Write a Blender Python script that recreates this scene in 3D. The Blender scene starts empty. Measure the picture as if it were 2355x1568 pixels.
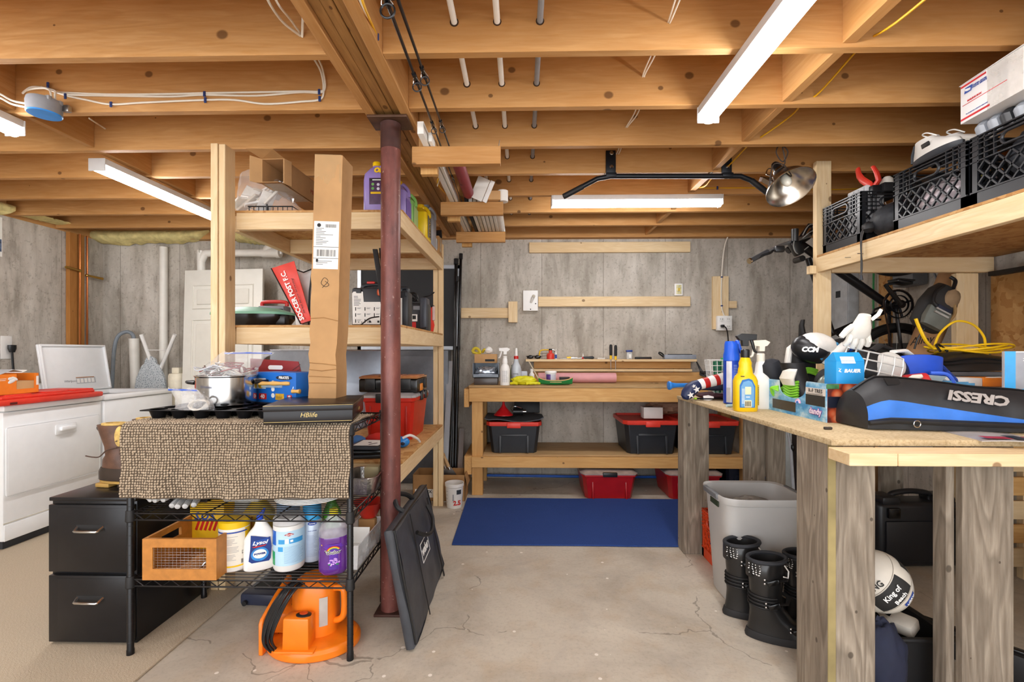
import bpy,bmesh,math,random
from mathutils import Vector as V,Matrix as Mx,noise as NZ
random.seed(7)
R=math.radians;PI=math.pi
S=bpy.context.scene
COL=S.collection
F,CX,HV,CH=1080.0,1177.5,808.0,1.257
YAW=math.atan(22.5/F)
cam=bpy.data.cameras.new('camera');cam.sensor_width=36.0;cam.lens=F/2355*36
cam.shift_y=(HV-784)/2355;cam.clip_start=.05;cam.clip_end=60
co=bpy.data.objects.new('camera',cam);COL.objects.link(co)
co.location=(0,0,CH);co.rotation_euler=(PI/2,0,YAW);S.camera=co
wd=bpy.data.worlds.new('world');S.world=wd;wd.use_nodes=True
wd.node_tree.nodes['Background'].inputs[0].default_value=(.93,.96,1.0,1)
wd.node_tree.nodes['Background'].inputs[1].default_value=1.3
S.view_settings.view_transform='Standard';S.view_settings.look='None'
S.view_settings.gamma=1;S.view_settings.use_curve_mapping=False
S.view_settings.exposure=1.78
TUBE=15.0
S.cycles.use_denoising=True;S.cycles.max_bounces=8;S.cycles.diffuse_bounces=5
S.cycles.transparent_max_bounces=12;S.cycles.sample_clamp_indirect=8
S.cycles.caustics_reflective=False;S.cycles.caustics_refractive=False
_fw=V((-math.sin(YAW),math.cos(YAW),0));_rt=V((math.cos(YAW),math.sin(YAW),0))
def ray(u,v):return _fw+_rt*((u-CX)/F)+V((0,0,(HV-v)/F))
C0=V((0,0,CH))
def P(u,v,Y):d=ray(u,v);return C0+d*(Y/d.y)
def PZ(u,v,z):d=ray(u,v);return C0+d*((z-CH)/d.z)
def PX(u,v,X):d=ray(u,v);return C0+d*(X/d.x)
def frame(right,up):
    x=V(right).normalized();z=x.cross(V(up)).normalized();y=z.cross(x)
    return Mx((x,y,z)).transposed()
def at(loc,right=(1,0,0),up=(0,0,1)):
    return Mx.Translation(V(loc))@frame(right,up).to_4x4()
def rz(a):return Mx.Rotation(a,4,'Z')
def rx(a):return Mx.Rotation(a,4,'X')
def ry(a):return Mx.Rotation(a,4,'Y')
def tr(x,y,z):return Mx.Translation((x,y,z))
def smooth_pts(pts,k=6,closed=False):
    pts=[V(p)for p in pts];n=len(pts);out=[]
    for i in range(n if closed else n-1):
        g=lambda j:pts[j%n]if closed else pts[max(0,min(n-1,j))]
        a,b,c,d=g(i-1),g(i),g(i+1),g(i+2)
        for s in range(k):
            t=s/k
            out.append(.5*((2*b)+(c-a)*t+(2*a-5*b+4*c-d)*t*t+(3*b-a-3*c+d)*t**3))
    if not closed:out.append(pts[-1])
    return out
class MB:
    def __init__(s):s.bm=bmesh.new();s.T=Mx.Identity(4);s.mi=0
    def v(s,p):return s.bm.verts.new(s.T@V(p))
    def f(s,vs):
        try:q=s.bm.faces.new(vs);q.material_index=s.mi;return q
        except ValueError:return None
    def box(s,c,d,M=None,bev=0,seg=2,tap=(1,1)):
        x,y,z=d[0]/2,d[1]/2,d[2]/2;M=M or Mx.Identity(4);c=V(c)
        p=[(-x,-y,-z),(x,-y,-z),(x,y,-z),(-x,y,-z)];q=[(a*tap[0],b*tap[1],-k)for a,b,k in p]
        vs=[s.v(c+(M@V(a)))for a in p+q]
        fs=[s.f([vs[i]for i in ix])for ix in((3,2,1,0),(4,5,6,7),(0,1,5,4),(1,2,6,5),(2,3,7,6),(3,0,4,7))]
        if bev:
            es=list({e for f in fs for e in f.edges})
            r=bmesh.ops.bevel(s.bm,geom=es,offset=bev,segments=seg,affect='EDGES',profile=.5)
            for f in r['faces']:f.material_index=s.mi
        return s
    def bx(s,x0,x1,y0,y1,z0,z1,**k):return s.box(((x0+x1)/2,(y0+y1)/2,(z0+z1)/2),(abs(x1-x0),abs(y1-y0),abs(z1-z0)),**k)
    def loft(s,rings,caps=True,closed=True):
        rs=[[s.v(p)for p in r]for r in rings];n=len(rs[0])
        for a,b in zip(rs,rs[1:]):
            for i in range(n if closed else n-1):
                j=(i+1)%n;s.f((a[i],a[j],b[j],b[i]))
        if caps and closed:s.f(rs[0][::-1]);s.f(rs[-1])
        return s
    def lathe(s,prof,c=(0,0,0),n=24,sx=1,sy=1,M=None,sq=0):
        M=M or Mx.Identity(4);c=V(c);rings=[]
        def k(a):
            if not sq:return 1
            return(abs(math.cos(a))**(2+sq*4)+abs(math.sin(a))**(2+sq*4))**(-1/(2+sq*4))
        for r,z in prof:
            r=max(r,1e-5)
            rings.append([c+(M@V((r*k(2*PI*i/n)*math.cos(2*PI*i/n)*sx,r*k(2*PI*i/n)*math.sin(2*PI*i/n)*sy,z)))for i in range(n)])
        return s.loft(rings)
    def cyl(s,p0,p1,r0,r1=None,n=14):
        r1=r0 if r1 is None else r1;return s.tube([p0,p1],[r0,r1],n)
    def tube(s,pts,r,n=8,closed=False,flat=1):
        pts=[V(p)for p in pts];m=len(pts);rs=r if isinstance(r,(list,tuple))else[r]*m
        ts=[]
        for i in range(m):
            a=pts[(i-1)%m]if closed or i else pts[0];b=pts[(i+1)%m]if closed or i<m-1 else pts[-1]
            ts.append((b-a).normalized()if(b-a).length>1e-9 else V((0,0,1)))
        up=V((0,0,1))if abs(ts[0].z)<.9 else V((1,0,0));x=ts[0].cross(up).normalized();rings=[]
        for i in range(m):
            x=(x-ts[i]*x.dot(ts[i]));x=x.normalized()if x.length>1e-6 else ts[i].orthogonal().normalized()
            y=ts[i].cross(x)
            rings.append([pts[i]+(x*math.cos(2*PI*k/n)+y*math.sin(2*PI*k/n)*flat)*rs[i]for k in range(n)])
        if closed:rings.append(rings[0]);return s.loft(rings,caps=False)
        return s.loft(rings)
    def wire(s,pts,r,n=7,k=6,closed=False):return s.tube(smooth_pts(pts,k,closed),r,n,closed)
    def prism(s,poly,h,M=None):
        M=M or Mx.Identity(4)
        return s.loft([[M@V((a,b,0))for a,b in poly],[M@V((a,b,h))for a,b in poly]])
    def sph(s,c,r,n=16,m=10,M=None,fn=None):
        M=M or Mx.Identity(4);r=(r,r,r)if isinstance(r,(int,float))else r;c=V(c);rings=[]
        for j in range(m+1):
            t=PI*j/m;q=max(math.sin(t),1e-4)
            ring=[]
            for i in range(n):
                d=V((q*math.cos(2*PI*i/n),q*math.sin(2*PI*i/n),-math.cos(t)))
                k=fn(d)if fn else 1
                ring.append(c+(M@V((d.x*r[0]*k,d.y*r[1]*k,d.z*r[2]*k))))
            rings.append(ring)
        return s.loft(rings)
    def sheet(s,g,thick=0):
        if thick:
            n,m=len(g),len(g[0]);nr=[]
            for i in range(n):
                row=[]
                for j in range(m):
                    a=V(g[min(i+1,n-1)][j])-V(g[max(i-1,0)][j]);b=V(g[i][min(j+1,m-1)])-V(g[i][max(j-1,0)])
                    row.append(V(g[i][j])+a.cross(b).normalized()*thick)
                nr.append(row)
            a=[[s.v(p)for p in r]for r in g];b=[[s.v(p)for p in r]for r in nr]
            for i in range(n-1):
                for j in range(m-1):
                    s.f((a[i][j],a[i][j+1],a[i+1][j+1],a[i+1][j]));s.f((b[i][j],b[i+1][j],b[i+1][j+1],b[i][j+1]))
            rim=[(i,0)for i in range(n)]+[(n-1,j)for j in range(1,m)]+[(i,m-1)for i in range(n-2,-1,-1)]+[(0,j)for j in range(m-2,0,-1)]
            for q in range(len(rim)):
                i,j=rim[q];k,l=rim[(q+1)%len(rim)];s.f((a[i][j],a[k][l],b[k][l],b[i][j]))
            return s
        a=[[s.v(p)for p in r]for r in g]
        for i in range(len(g)-1):
            for j in range(len(g[0])-1):s.f((a[i][j],a[i][j+1],a[i+1][j+1],a[i+1][j]))
        return s
    def quad(s,*p):s.f([s.v(q)for q in p]);return s
    def patch(s,rad,z0,z1,a0,a1,n=10,c=(0,0),t=.0004,sx=1,sy=1):
        g=[]
        for z in(z0,z1):
            g.append([V((c[0]+(rad+t)*sx*math.sin(R(a0+(a1-a0)*i/n)),c[1]-(rad+t)*sy*math.cos(R(a0+(a1-a0)*i/n)),z))for i in range(n+1)])
        return s.sheet(g)
    def lines(s,rad,zs,a0,a1,h=.0015,c=(0,0),t=.0008):
        for z in zs:s.patch(rad,z,z+h,a0,a1-random.random()*abs(a1-a0)*.35,6,c,t)
        return s
    def o(s,name,mat,parent=None,M=None,angle=35,bev=0,kind=None,sub=0):
        me=bpy.data.meshes.new(name);bmesh.ops.recalc_face_normals(s.bm,faces=s.bm.faces);s.bm.to_mesh(me);s.bm.free()
        for m in(mat if isinstance(mat,(list,tuple))else[mat]):me.materials.append(m)
        me.shade_smooth();me.set_sharp_from_angle(angle=R(angle))
        ob=bpy.data.objects.new(name,me);COL.objects.link(ob)
        if parent:ob.parent=parent
        if M is not None:ob.matrix_basis=M
        if bev:
            b=ob.modifiers.new('b','BEVEL');b.width=bev;b.segments=2;b.limit_method='ANGLE';b.angle_limit=R(40)
        if sub:
            b=ob.modifiers.new('s','SUBSURF');b.levels=sub;b.render_levels=sub
        if kind:ob['kind']=kind
        return ob
def tag(o,label,cat,group=None):
    o['label']=label;o['category']=cat
    if group:o['group']=group
    return o
def T(name,label,cat,loc=(0,0,0),rot=0,group=None,M=None):
    o=bpy.data.objects.new(name,None);COL.objects.link(o);o.empty_display_size=.05
    o.matrix_basis=M if M is not None else tr(*loc)@rz(rot)
    return tag(o,label,cat,group)
def wm(o):return o.matrix_basis if not o.parent else wm(o.parent)@o.matrix_basis
def copy_tree(o,parent=None):
    c=o.copy();COL.objects.link(c);c.parent=parent
    for ch in list(o.children):copy_tree(ch,c)
    return c
def board(name,x0,x1,y0,y1,z0,z1,mat,parent=None,bev=.002):
    d=[abs(x1-x0),abs(y1-y0),abs(z1-z0)];c=V(((x0+x1)/2,(y0+y1)/2,(z0+z1)/2));k=d.index(max(d))
    if k==0:s,Q=d,Mx.Identity(4)
    elif k==1:s,Q=(d[1],d[0],d[2]),rz(PI/2)
    else:s,Q=(d[2],d[1],d[0]),ry(-PI/2)
    M=Mx.Translation(c)@Q
    if parent:M=wm(parent).inverted()@M
    return MB().box((0,0,0),s,bev=bev,seg=1).o(name,mat,parent,M)
def beam2(name,p0,p1,w,h,mat,parent=None,up=(0,0,1),bev=.002):
    p0,p1=V(p0),V(p1);x=(p1-p0).normalized();y=V(up).cross(x).normalized();z=x.cross(y)
    M=Mx.Translation((p0+p1)/2)@Mx((x,y,z)).transposed().to_4x4()
    if parent:M=wm(parent).inverted()@M
    return MB().box((0,0,0),((p1-p0).length,w,h),bev=bev,seg=1).o(name,mat,parent,M)
def text(s,mat,parent,M,size=.02,name='lettering',ext=.0004,shear=0,bold=0,sx=1,align='CENTER',wrap=None,sp=1):
    c=bpy.data.curves.new('t','FONT');c.body=s;c.size=size;c.align_x=align;c.align_y='CENTER';c.shear=shear
    c.offset=bold;c.extrude=ext;c.resolution_u=2;c.space_character=sp;c.space_line=.85
    ob=bpy.data.objects.new('t',c);me=bpy.data.meshes.new_from_object(ob);bpy.data.objects.remove(ob);bpy.data.curves.remove(c)
    me.name=name
    for v in me.vertices:
        v.co.x*=sx
        if wrap:
            a=v.co.x/wrap;rr=wrap+v.co.z;v.co=V((rr*math.sin(a),v.co.y,rr*math.cos(a)-wrap))
    me.materials.clear();me.materials.append(mat)
    o=bpy.data.objects.new(name,me);COL.objects.link(o);o.parent=parent;o.matrix_basis=M
    return o
def lin(h):
    if isinstance(h,str):
        h=h.lstrip('#');h=[int(h[i:i+2],16)/255 for i in(0,2,4)]
    return tuple((c/12.92 if c<=.04045 else((c+.055)/1.055)**2.4)for c in h)
_mc={}
class NT:
    def __init__(s,name):
        s.m=bpy.data.materials.new(name);s.m.use_nodes=True;s.t=s.m.node_tree;s.b=s.t.nodes['Principled BSDF'];s.out=s.t.nodes['Material Output']
    def n(s,ty,**k):
        q=s.t.nodes.new(ty)
        for a,b in k.items():
            if a.startswith('i_'):q.inputs[a[2:].replace('_',' ')].default_value=b
            else:setattr(q,a,b)
        return q
    def l(s,a,b):s.t.links.new(a,b)
    def math(s,op,a,b=None,c=None):
        q=s.n('ShaderNodeMath',operation=op)
        for i,x in enumerate((a,b,c)):
            if x is None:continue
            if isinstance(x,(int,float)):q.inputs[i].default_value=x
            else:s.l(x,q.inputs[i])
        return q.outputs[0]
    def ramp(s,fac,stops):
        q=s.n('ShaderNodeValToRGB');e=q.color_ramp.elements
        while len(e)<len(stops):e.new(.5)
        for i,(p,c)in enumerate(stops):e[i].position=p;e[i].color=(*(lin(c)if isinstance(c,str)else c),1)
        s.l(fac,q.inputs[0]);return q.outputs[0]
    def mix(s,fac,a,b,mode='MIX'):
        q=s.n('ShaderNodeMix',data_type='RGBA',blend_type=mode)
        for x,i in((fac,0),(a,6),(b,7)):
            if isinstance(x,(int,float)):q.inputs[i].default_value=x
            elif isinstance(x,tuple):q.inputs[i].default_value=(*x,1)
            else:s.l(x,q.inputs[i])
        return q.outputs[2]
    def coord(s,scale=(1,1,1),rand=True,world=False):
        if world:src=s.n('ShaderNodeNewGeometry').outputs['Position']
        else:src=s.n('ShaderNodeTexCoord').outputs['Object']
        mp=s.n('ShaderNodeMapping');mp.inputs['Scale'].default_value=scale;s.l(src,mp.inputs['Vector'])
        if rand and not world:
            oi=s.n('ShaderNodeObjectInfo');m=s.n('ShaderNodeVectorMath',operation='SCALE');m.inputs[0].default_value=(37.3,17.1,23.7)
            s.l(oi.outputs['Random'],m.inputs['Scale']);s.l(m.outputs[0],mp.inputs['Location'])
        return mp.outputs[0]
    def noise(s,vec,scale,detail=3,rough=.55,dist=0):
        q=s.n('ShaderNodeTexNoise');q.inputs['Scale'].default_value=scale;q.inputs['Detail'].default_value=detail
        q.inputs['Roughness'].default_value=rough;q.inputs['Distortion'].default_value=dist;s.l(vec,q.inputs['Vector']);return q.outputs['Fac']
    def bump(s,h,strength=.3,dist=.002):
        q=s.n('ShaderNodeBump');q.inputs['Strength'].default_value=strength;q.inputs['Distance'].default_value=dist
        s.l(h,q.inputs['Height']);s.l(q.outputs[0],s.b.inputs['Normal'])
def pl(col,rough=.5,metal=0,var=.12,scale=14,bump=0,bscale=200,spec=.5,coat=0):
    key=('pl',str(col),rough,metal,var,scale,bump,bscale,spec,coat)
    if key in _mc:return _mc[key]
    n=NT('paint_%d'%len(_mc));c=lin(col);vec=n.coord()
    fac=n.noise(vec,scale,3)
    d=tuple(x*(1-var)for x in c);e=tuple(min(1,x*(1+var))for x in c)
    n.l(n.ramp(fac,[(.3,d),(.7,e)]),n.b.inputs['Base Color'])
    n.b.inputs['Roughness'].default_value=rough;n.b.inputs['Metallic'].default_value=metal;n.b.inputs['Specular IOR Level'].default_value=spec
    n.b.inputs['Coat Weight'].default_value=coat
    if bump:n.bump(n.noise(vec,bscale,2),bump,.002)
    _mc[key]=n.m;return n.m
def clear(col='#ffffff',alpha=.25,rough=.08):
    key=('cl',col,alpha,rough)
    if key in _mc:return _mc[key]
    n=NT('clear_%d'%len(_mc));n.b.inputs['Base Color'].default_value=(*lin(col),1);n.b.inputs['Roughness'].default_value=rough
    vec=n.coord();k=n.noise(vec,30,2);a=n.math('MULTIPLY_ADD',k,.25,alpha-.12);n.l(a,n.b.inputs['Alpha'])
    n.m.surface_render_method='BLENDED'
    _mc[key]=n.m;return n.m
def wood(name,light,mid,dark,knot=.04,kscale=3.0,rough=.62,grain=1.0,kcol='#4a2a12',gray=None):
    n=NT(name);v=n.coord((1.2,14,14));fine=n.noise(v,5.5,5,.6,.4)
    v2=n.coord((.55,4.5,4.5));w=n.noise(v2,2.2,2,.5,.2)
    rings=n.math('FRACT',n.math('MULTIPLY',w,9.0));rings=n.math('SMOOTH_MIN',rings,n.math('MULTIPLY',n.math('SUBTRACT',1,rings),3.0),.2)
    base=n.ramp(fine,[(.3,mid),(.7,light)])
    c=n.mix(n.math('MULTIPLY',rings,.42*grain),base,lin(dark))
    oi=n.n('ShaderNodeObjectInfo').outputs['Random']
    c=n.mix(n.math('MULTIPLY',oi,.28),c,lin(mid))
    v3=n.coord((.35,1.1,1.1));bl=n.noise(v3,3.0,2)
    c=n.mix(n.ramp(bl,[(.42,(0,0,0)),(.75,(.5,.5,.5))]),c,lin(dark))
    if knot:
        tc=n.coord((1,1,1));sp=n.n('ShaderNodeSeparateXYZ');n.l(tc,sp.inputs[0])
        cb=n.n('ShaderNodeCombineXYZ');n.l(n.math('MULTIPLY',sp.outputs[0],.8),cb.inputs[0]);n.l(n.math('MULTIPLY_ADD',sp.outputs[1],1.3,sp.outputs[2]),cb.inputs[1])
        vo=n.n('ShaderNodeTexVoronoi',voronoi_dimensions='2D');vo.inputs['Scale'].default_value=kscale;n.l(cb.outputs[0],vo.inputs['Vector'])
        pick=n.n('ShaderNodeSeparateColor');n.l(vo.outputs['Color'],pick.inputs[0])
        rad=n.math('MULTIPLY',pick.outputs[0],knot*1.7)
        k=n.math('SUBTRACT',1.0,n.math('DIVIDE',vo.outputs['Distance'],n.math('ADD',rad,.001)))
        k=n.math('MINIMUM',n.math('MULTIPLY',n.math('MAXIMUM',k,0),2.2),.72)
        c=n.mix(k,c,lin(kcol))
    n.l(c,n.b.inputs['Base Color']);n.b.inputs['Roughness'].default_value=rough;n.b.inputs['Specular IOR Level'].default_value=.3
    n.bump(fine,.25,.002);return n.m
W_JOIST=wood('joist_pine','#cd9f6a','#bd8a50','#a5713b',.044,3.3)
W_BEAM=wood('beam_pine','#b98a50','#9c7040','#6b4a26',.03,3.0)
W_PINE=wood('shelf_pine','#eed9b4','#e2c697','#c9a474',.03,3.2,kcol='#6b4423')
W_BENCH=wood('bench_pine','#deb377','#cf9f60','#b27f42',.03,3.4)
W_PLY=wood('plywood','#c4a478','#b08e60','#8d6c44',.0)
W_BARN=wood('barn_wood','#b3a898','#85796a','#4d4339',.03,4.5,rough=.85,grain=1.7,kcol='#3d352c')
W_TAN=wood('tan_trim','#c98f4e','#b67a3c','#96602c',.02,3)
def osb():
    n=NT('strand_board');v=n.coord((1,1,1));vo=n.n('ShaderNodeTexVoronoi',feature='F1');vo.inputs['Scale'].default_value=26
    d=n.n('ShaderNodeTexNoise');d.inputs['Scale'].default_value=9;n.l(v,d.inputs['Vector'])
    mixv=n.n('ShaderNodeVectorMath',operation='MULTIPLY_ADD');n.l(d.outputs['Color'],mixv.inputs[0]);mixv.inputs[1].default_value=(.25,.12,.2);n.l(v,mixv.inputs[2])
    n.l(mixv.outputs[0],vo.inputs['Vector']);sc=n.n('ShaderNodeSeparateColor');n.l(vo.outputs['Color'],sc.inputs[0])
    c=n.ramp(sc.outputs[0],[(0,'#a8743a'),(.3,'#c4945a'),(.7,'#d3a86e'),(1,'#b98548')])
    g=n.noise(n.coord((3,30,30)),8,3);c=n.mix(n.math('MULTIPLY',g,.35),c,lin('#8a5c2c'))
    n.l(c,n.b.inputs['Base Color']);n.b.inputs['Roughness'].default_value=.7;n.bump(sc.outputs[0],.2,.001);return n.m
OSB=osb()
def chip():
    n=NT('chipboard');v=n.coord((1,1,1));a=n.noise(v,90,3,.7);b=n.noise(v,5,3)
    c=n.ramp(a,[(.3,'#a58d68'),(.5,'#c9b48d'),(.7,'#d8c6a2')]);c=n.mix(n.ramp(b,[(.45,(0,0,0)),(.7,(.45,.45,.45))]),c,lin('#937b57'))
    n.l(c,n.b.inputs['Base Color']);n.b.inputs['Roughness'].default_value=.75;n.bump(a,.3,.001);return n.m
CHIP=chip()
def concrete_wall():
    n=NT('poured_concrete_wall');p=n.coord(world=True)
    sp=n.n('ShaderNodeSeparateXYZ');n.l(p,sp.inputs[0]);h=n.math('ADD',sp.outputs[0],sp.outputs[1])
    st=n.noise(n.coord((3.2,3.2,.9),world=True),1.9,6,.62,.3);bl=n.noise(p,1.7,5,.6);fi=n.noise(p,38,4,.7)
    c=n.ramp(st,[(.34,'#9d968b'),(.5,'#c2bbb0'),(.68,'#d6d0c6')])
    c=n.mix(n.ramp(bl,[(.42,(0,0,0)),(.66,(.55,.55,.55))]),c,lin('#a59d91'))
    dk=n.noise(n.coord((6,6,1.1),world=True),1.5,5,.7);c=n.mix(n.ramp(dk,[(.56,(0,0,0)),(.72,(.5,.5,.5))]),c,lin('#6f6557'))
    lt=n.noise(n.coord((9,9,5),world=True),2.6,5,.75);c=n.mix(n.ramp(lt,[(.58,(0,0,0)),(.7,(.5,.5,.5))]),c,lin('#d5cfc4'))
    c=n.mix(n.ramp(fi,[(.34,(.4,.4,.4)),(.45,(0,0,0))]),c,lin('#70675b'))
    pan=n.n('ShaderNodeTexWhiteNoise',noise_dimensions='1D');n.l(n.math('FLOOR',n.math('DIVIDE',h,.61)),pan.inputs['W'])
    c=n.mix(n.math('MULTIPLY',pan.outputs['Value'],.22),c,lin('#8d8579'))
    fr=n.math('FRACT',n.math('DIVIDE',h,.61));sm=n.math('LESS_THAN',n.math('MINIMUM',fr,n.math('SUBTRACT',1,fr)),.006)
    c=n.mix(n.math('MULTIPLY',sm,.5),c,lin('#6a6257'))
    n.l(c,n.b.inputs['Base Color']);n.b.inputs['Roughness'].default_value=.85;n.b.inputs['Specular IOR Level'].default_value=.2
    n.bump(n.math('ADD',fi,n.math('MULTIPLY',sm,-1.5)),.35,.003);return n.m
def concrete_floor():
    n=NT('concrete_floor');p=n.coord(world=True);a=n.noise(p,1.3,6,.65,.5);b=n.noise(p,5,5,.6);f=n.noise(p,60,3,.7)
    c=n.ramp(a,[(.35,'#a99f90'),(.5,'#c0b7a8'),(.66,'#cdc4b4')]);c=n.mix(n.ramp(b,[(.5,(0,0,0)),(.72,(.5,.5,.5))]),c,lin('#b09a7c'))
    g=n.noise(p,2.6,5,.65,1.2);c=n.mix(n.ramp(g,[(.53,(0,0,0)),(.75,(.6,.6,.6))]),c,lin('#a29b92'))
    c=n.mix(n.ramp(f,[(.3,(.22,.22,.22)),(.5,(0,0,0))]),c,lin('#7a7063'))
    vo=n.n('ShaderNodeTexVoronoi',voronoi_dimensions='2D');vo.inputs['Scale'].default_value=6;n.l(p,vo.inputs['Vector']);pk=n.n('ShaderNodeSeparateColor');n.l(vo.outputs['Color'],pk.inputs[0])
    spk=n.math('MULTIPLY',n.math('LESS_THAN',vo.outputs['Distance'],n.math('MULTIPLY',pk.outputs[0],.055)),n.math('GREATER_THAN',pk.outputs[1],.62))
    c=n.mix(n.math('MULTIPLY',spk,.8),c,lin('#efe9df'))
    ds=n.n('ShaderNodeTexNoise');ds.inputs['Scale'].default_value=4;ds.inputs['Detail'].default_value=4;n.l(p,ds.inputs['Vector'])
    mv=n.n('ShaderNodeVectorMath',operation='MULTIPLY_ADD');n.l(ds.outputs['Color'],mv.inputs[0]);mv.inputs[1].default_value=(.35,.35,0);n.l(p,mv.inputs[2])
    cr=n.n('ShaderNodeTexVoronoi',feature='DISTANCE_TO_EDGE');cr.inputs['Scale'].default_value=.75;n.l(mv.outputs[0],cr.inputs['Vector'])
    k=n.math('MULTIPLY',n.math('LESS_THAN',cr.outputs['Distance'],.0022),n.math('GREATER_THAN',n.noise(p,1.9,2),.5))
    c=n.mix(n.math('MULTIPLY',k,.5),c,lin('#5f564b'))
    n.l(c,n.b.inputs['Base Color']);n.b.inputs['Roughness'].default_value=.6;n.b.inputs['Specular IOR Level'].default_value=.35
    n.bump(n.math('ADD',f,b),.12,.002);return n.m
def carpet_mat(c1,c2,sc=260,rib=False,rough=.95):
    n=NT('carpet_pile');v=n.coord();a=n.noise(v,sc,2,.7);b=n.noise(v,6,3)
    c=n.ramp(a,[(.3,c2),(.7,c1)]);c=n.mix(n.math('MULTIPLY',b,.3),c,lin(c2));h=a
    if rib:
        w=n.n('ShaderNodeTexWave',wave_type='BANDS',bands_direction='DIAGONAL');w.inputs['Scale'].default_value=30;w.inputs['Distortion'].default_value=9;w.inputs['Detail'].default_value=3
        n.l(v,w.inputs['Vector']);c=n.mix(n.math('MULTIPLY',w.outputs['Fac'],.12),c,lin(c2));h=n.math('ADD',a,n.math('MULTIPLY',w.outputs['Fac'],.12))
    n.l(c,n.b.inputs['Base Color']);n.b.inputs['Roughness'].default_value=rough;n.b.inputs['Specular IOR Level'].default_value=.1
    n.bump(h,.6,.004);return n.m
def emit(col,k):
    n=NT('lamp_glow');e=n.n('ShaderNodeEmission');e.inputs[0].default_value=(*lin(col),1);e.inputs[1].default_value=k
    n.l(e.outputs[0],n.out.inputs['Surface']);return n.m
def steel_paint():
    n=NT('oxide_paint');v=n.coord();a=n.noise(n.coord((1,1,.3)),9,5,.7);b=n.noise(v,46,4,.7)
    c=n.ramp(a,[(.35,'#552f2b'),(.55,'#78453e'),(.75,'#8f5c52')]);c=n.mix(n.ramp(b,[(.64,(0,0,0)),(.72,(.8,.8,.8))]),c,lin('#c9b3a8'))
    n.l(c,n.b.inputs['Base Color']);n.b.inputs['Roughness'].default_value=.42;n.b.inputs['Metallic'].default_value=.1;n.bump(b,.15,.001);return n.m
CARD=pl('#b88f60',.8,var=.1,scale=9);CARD2=pl('#a57b4c',.8,var=.12,scale=8);CARD3=pl('#c79d6b',.8,var=.08,scale=8)
BLK=pl('#17181a',.38,var=.25);BLKM=pl('#141416',.6,var=.2);BLKG=pl('#0d0d0f',.22);DGRY=pl('#2c3036',.5);GRY=pl('#7d8086',.45);LGRY=pl('#b9bcc0',.45)
WHT=pl('#e9e8e4',.4,var=.04);WHT2=pl('#f3f2ef',.5,var=.03);CREAM=pl('#e9e5d6',.45,var=.04);RED=pl('#c3221c',.38,var=.12);RED2=pl('#d93a2b',.4,var=.08)
ORNG=pl('#ee7d16',.36,var=.08);YEL=pl('#f0c414',.35,var=.06);BLUE=pl('#1d55c9',.35,var=.1);LBLU=pl('#2a9be0',.5,var=.05);NAVY=pl('#1d2438',.7,var=.2)
CHRM=pl('#cfcfcf',.18,1,var=.05);STEEL=pl('#a8a8a6',.3,1,var=.1);ALU=pl('#b9bdc2',.38,.9,var=.06);BRASS=pl('#b08a45',.3,1,var=.1);COPR=pl('#b06a3c',.3,1,var=.1)
GRN=pl('#2f8f4e',.4,var=.1);INK=pl('#202020',.7);INKW=pl('#f4f4f2',.6,var=.02);INKB=pl('#2c4a9e',.6);INKG=pl('#8f9094',.6);PAPER=pl('#f0efea',.7,var=.03)
# ================================================================ the setting
ZJ=2.38
WALLM,FLOORM=concrete_wall(),concrete_floor()
def struct(o):o['kind']='structure';return o
struct(MB().bx(-4.3,3.1,-2.6,4.7,-.1,0).o('floor',FLOORM))
wb=struct(MB().bx(-4.45,3.25,4.68,4.9,0,2.372).o('wall_back',WALLM))
wl=struct(MB().bx(-4.47,-4.25,-2.6,4.68,0,2.372).o('wall_left',WALLM))
wr=struct(MB().bx(3.0,3.25,-2.6,4.68,0,2.372).o('wall_right',WALLM))
ceil=struct(MB().bx(-4.47,3.25,-2.6,4.9,ZJ+.235,ZJ+.255).o('ceiling',OSB))
board('sill_plate',-4.3,3.1,4.60,4.70,2.372,2.405,W_JOIST,ceil)
board('rim_joist',-4.3,3.1,4.70,4.74,2.40,2.61,W_JOIST,ceil)
board('rim_joist',3.001,3.04,-2.5,4.69,2.36,2.61,W_JOIST,ceil);board('rim_joist',-4.29,-4.251,-2.5,4.69,2.36,2.61,W_JOIST,ceil)
JY=[1.755+.4064*k for k in range(-5,8)]
jr=[]
for i,y in enumerate(JY):
    board('joist',-4.25,-.735,y,y+.038,ZJ+random.uniform(-.003,.003),ZJ+.235,W_JOIST,ceil)
    jr.append(board('joist',-.524,3.0,y,y+.038,ZJ+random.uniform(-.003,.003),ZJ+.235,W_JOIST,ceil))
for i,y in enumerate(JY[:-1]):
    for X in(-2.40,1.21):
        if y>.1:board('blocking',X-.019+random.uniform(-.012,.012),X+.019,y+.038,JY[i+1],ZJ+.012,ZJ+.232,W_JOIST,ceil)
beam=board('beam_ledger',-.739,-.697,-2.5,4.7,ZJ-.004,ZJ+.225,W_JOIST,ceil)
board('beam_ledger',-.572,-.524,-2.5,4.7,ZJ-.004,ZJ+.225,W_JOIST,ceil)
for x0,x1 in((-.697,-.656),(-.656,-.615),(-.615,-.572)):board('beam_ply',x0+.001,x1-.001,-2.5,4.7,ZJ+.012+random.random()*.006,ZJ+.225,W_BEAM,ceil)
HOLE_SHADE=pl('#3a2410',.9)
for x,r in((-.253,.017),(-.092,.016),(.068,.016)):
    for y,o in zip(JY,jr):
        if 1.5<y<4.3:
            m=MB();m.lathe([(0,0),(r,0),(r,.0015),(0,.0015)],n=14,M=rx(PI/2));m.o('pipe_hole_shade',HOLE_SHADE,o,wm(o).inverted()@tr(x,y,2.49))  # flat dark disc, paints the shade inside a drilled hole
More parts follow.
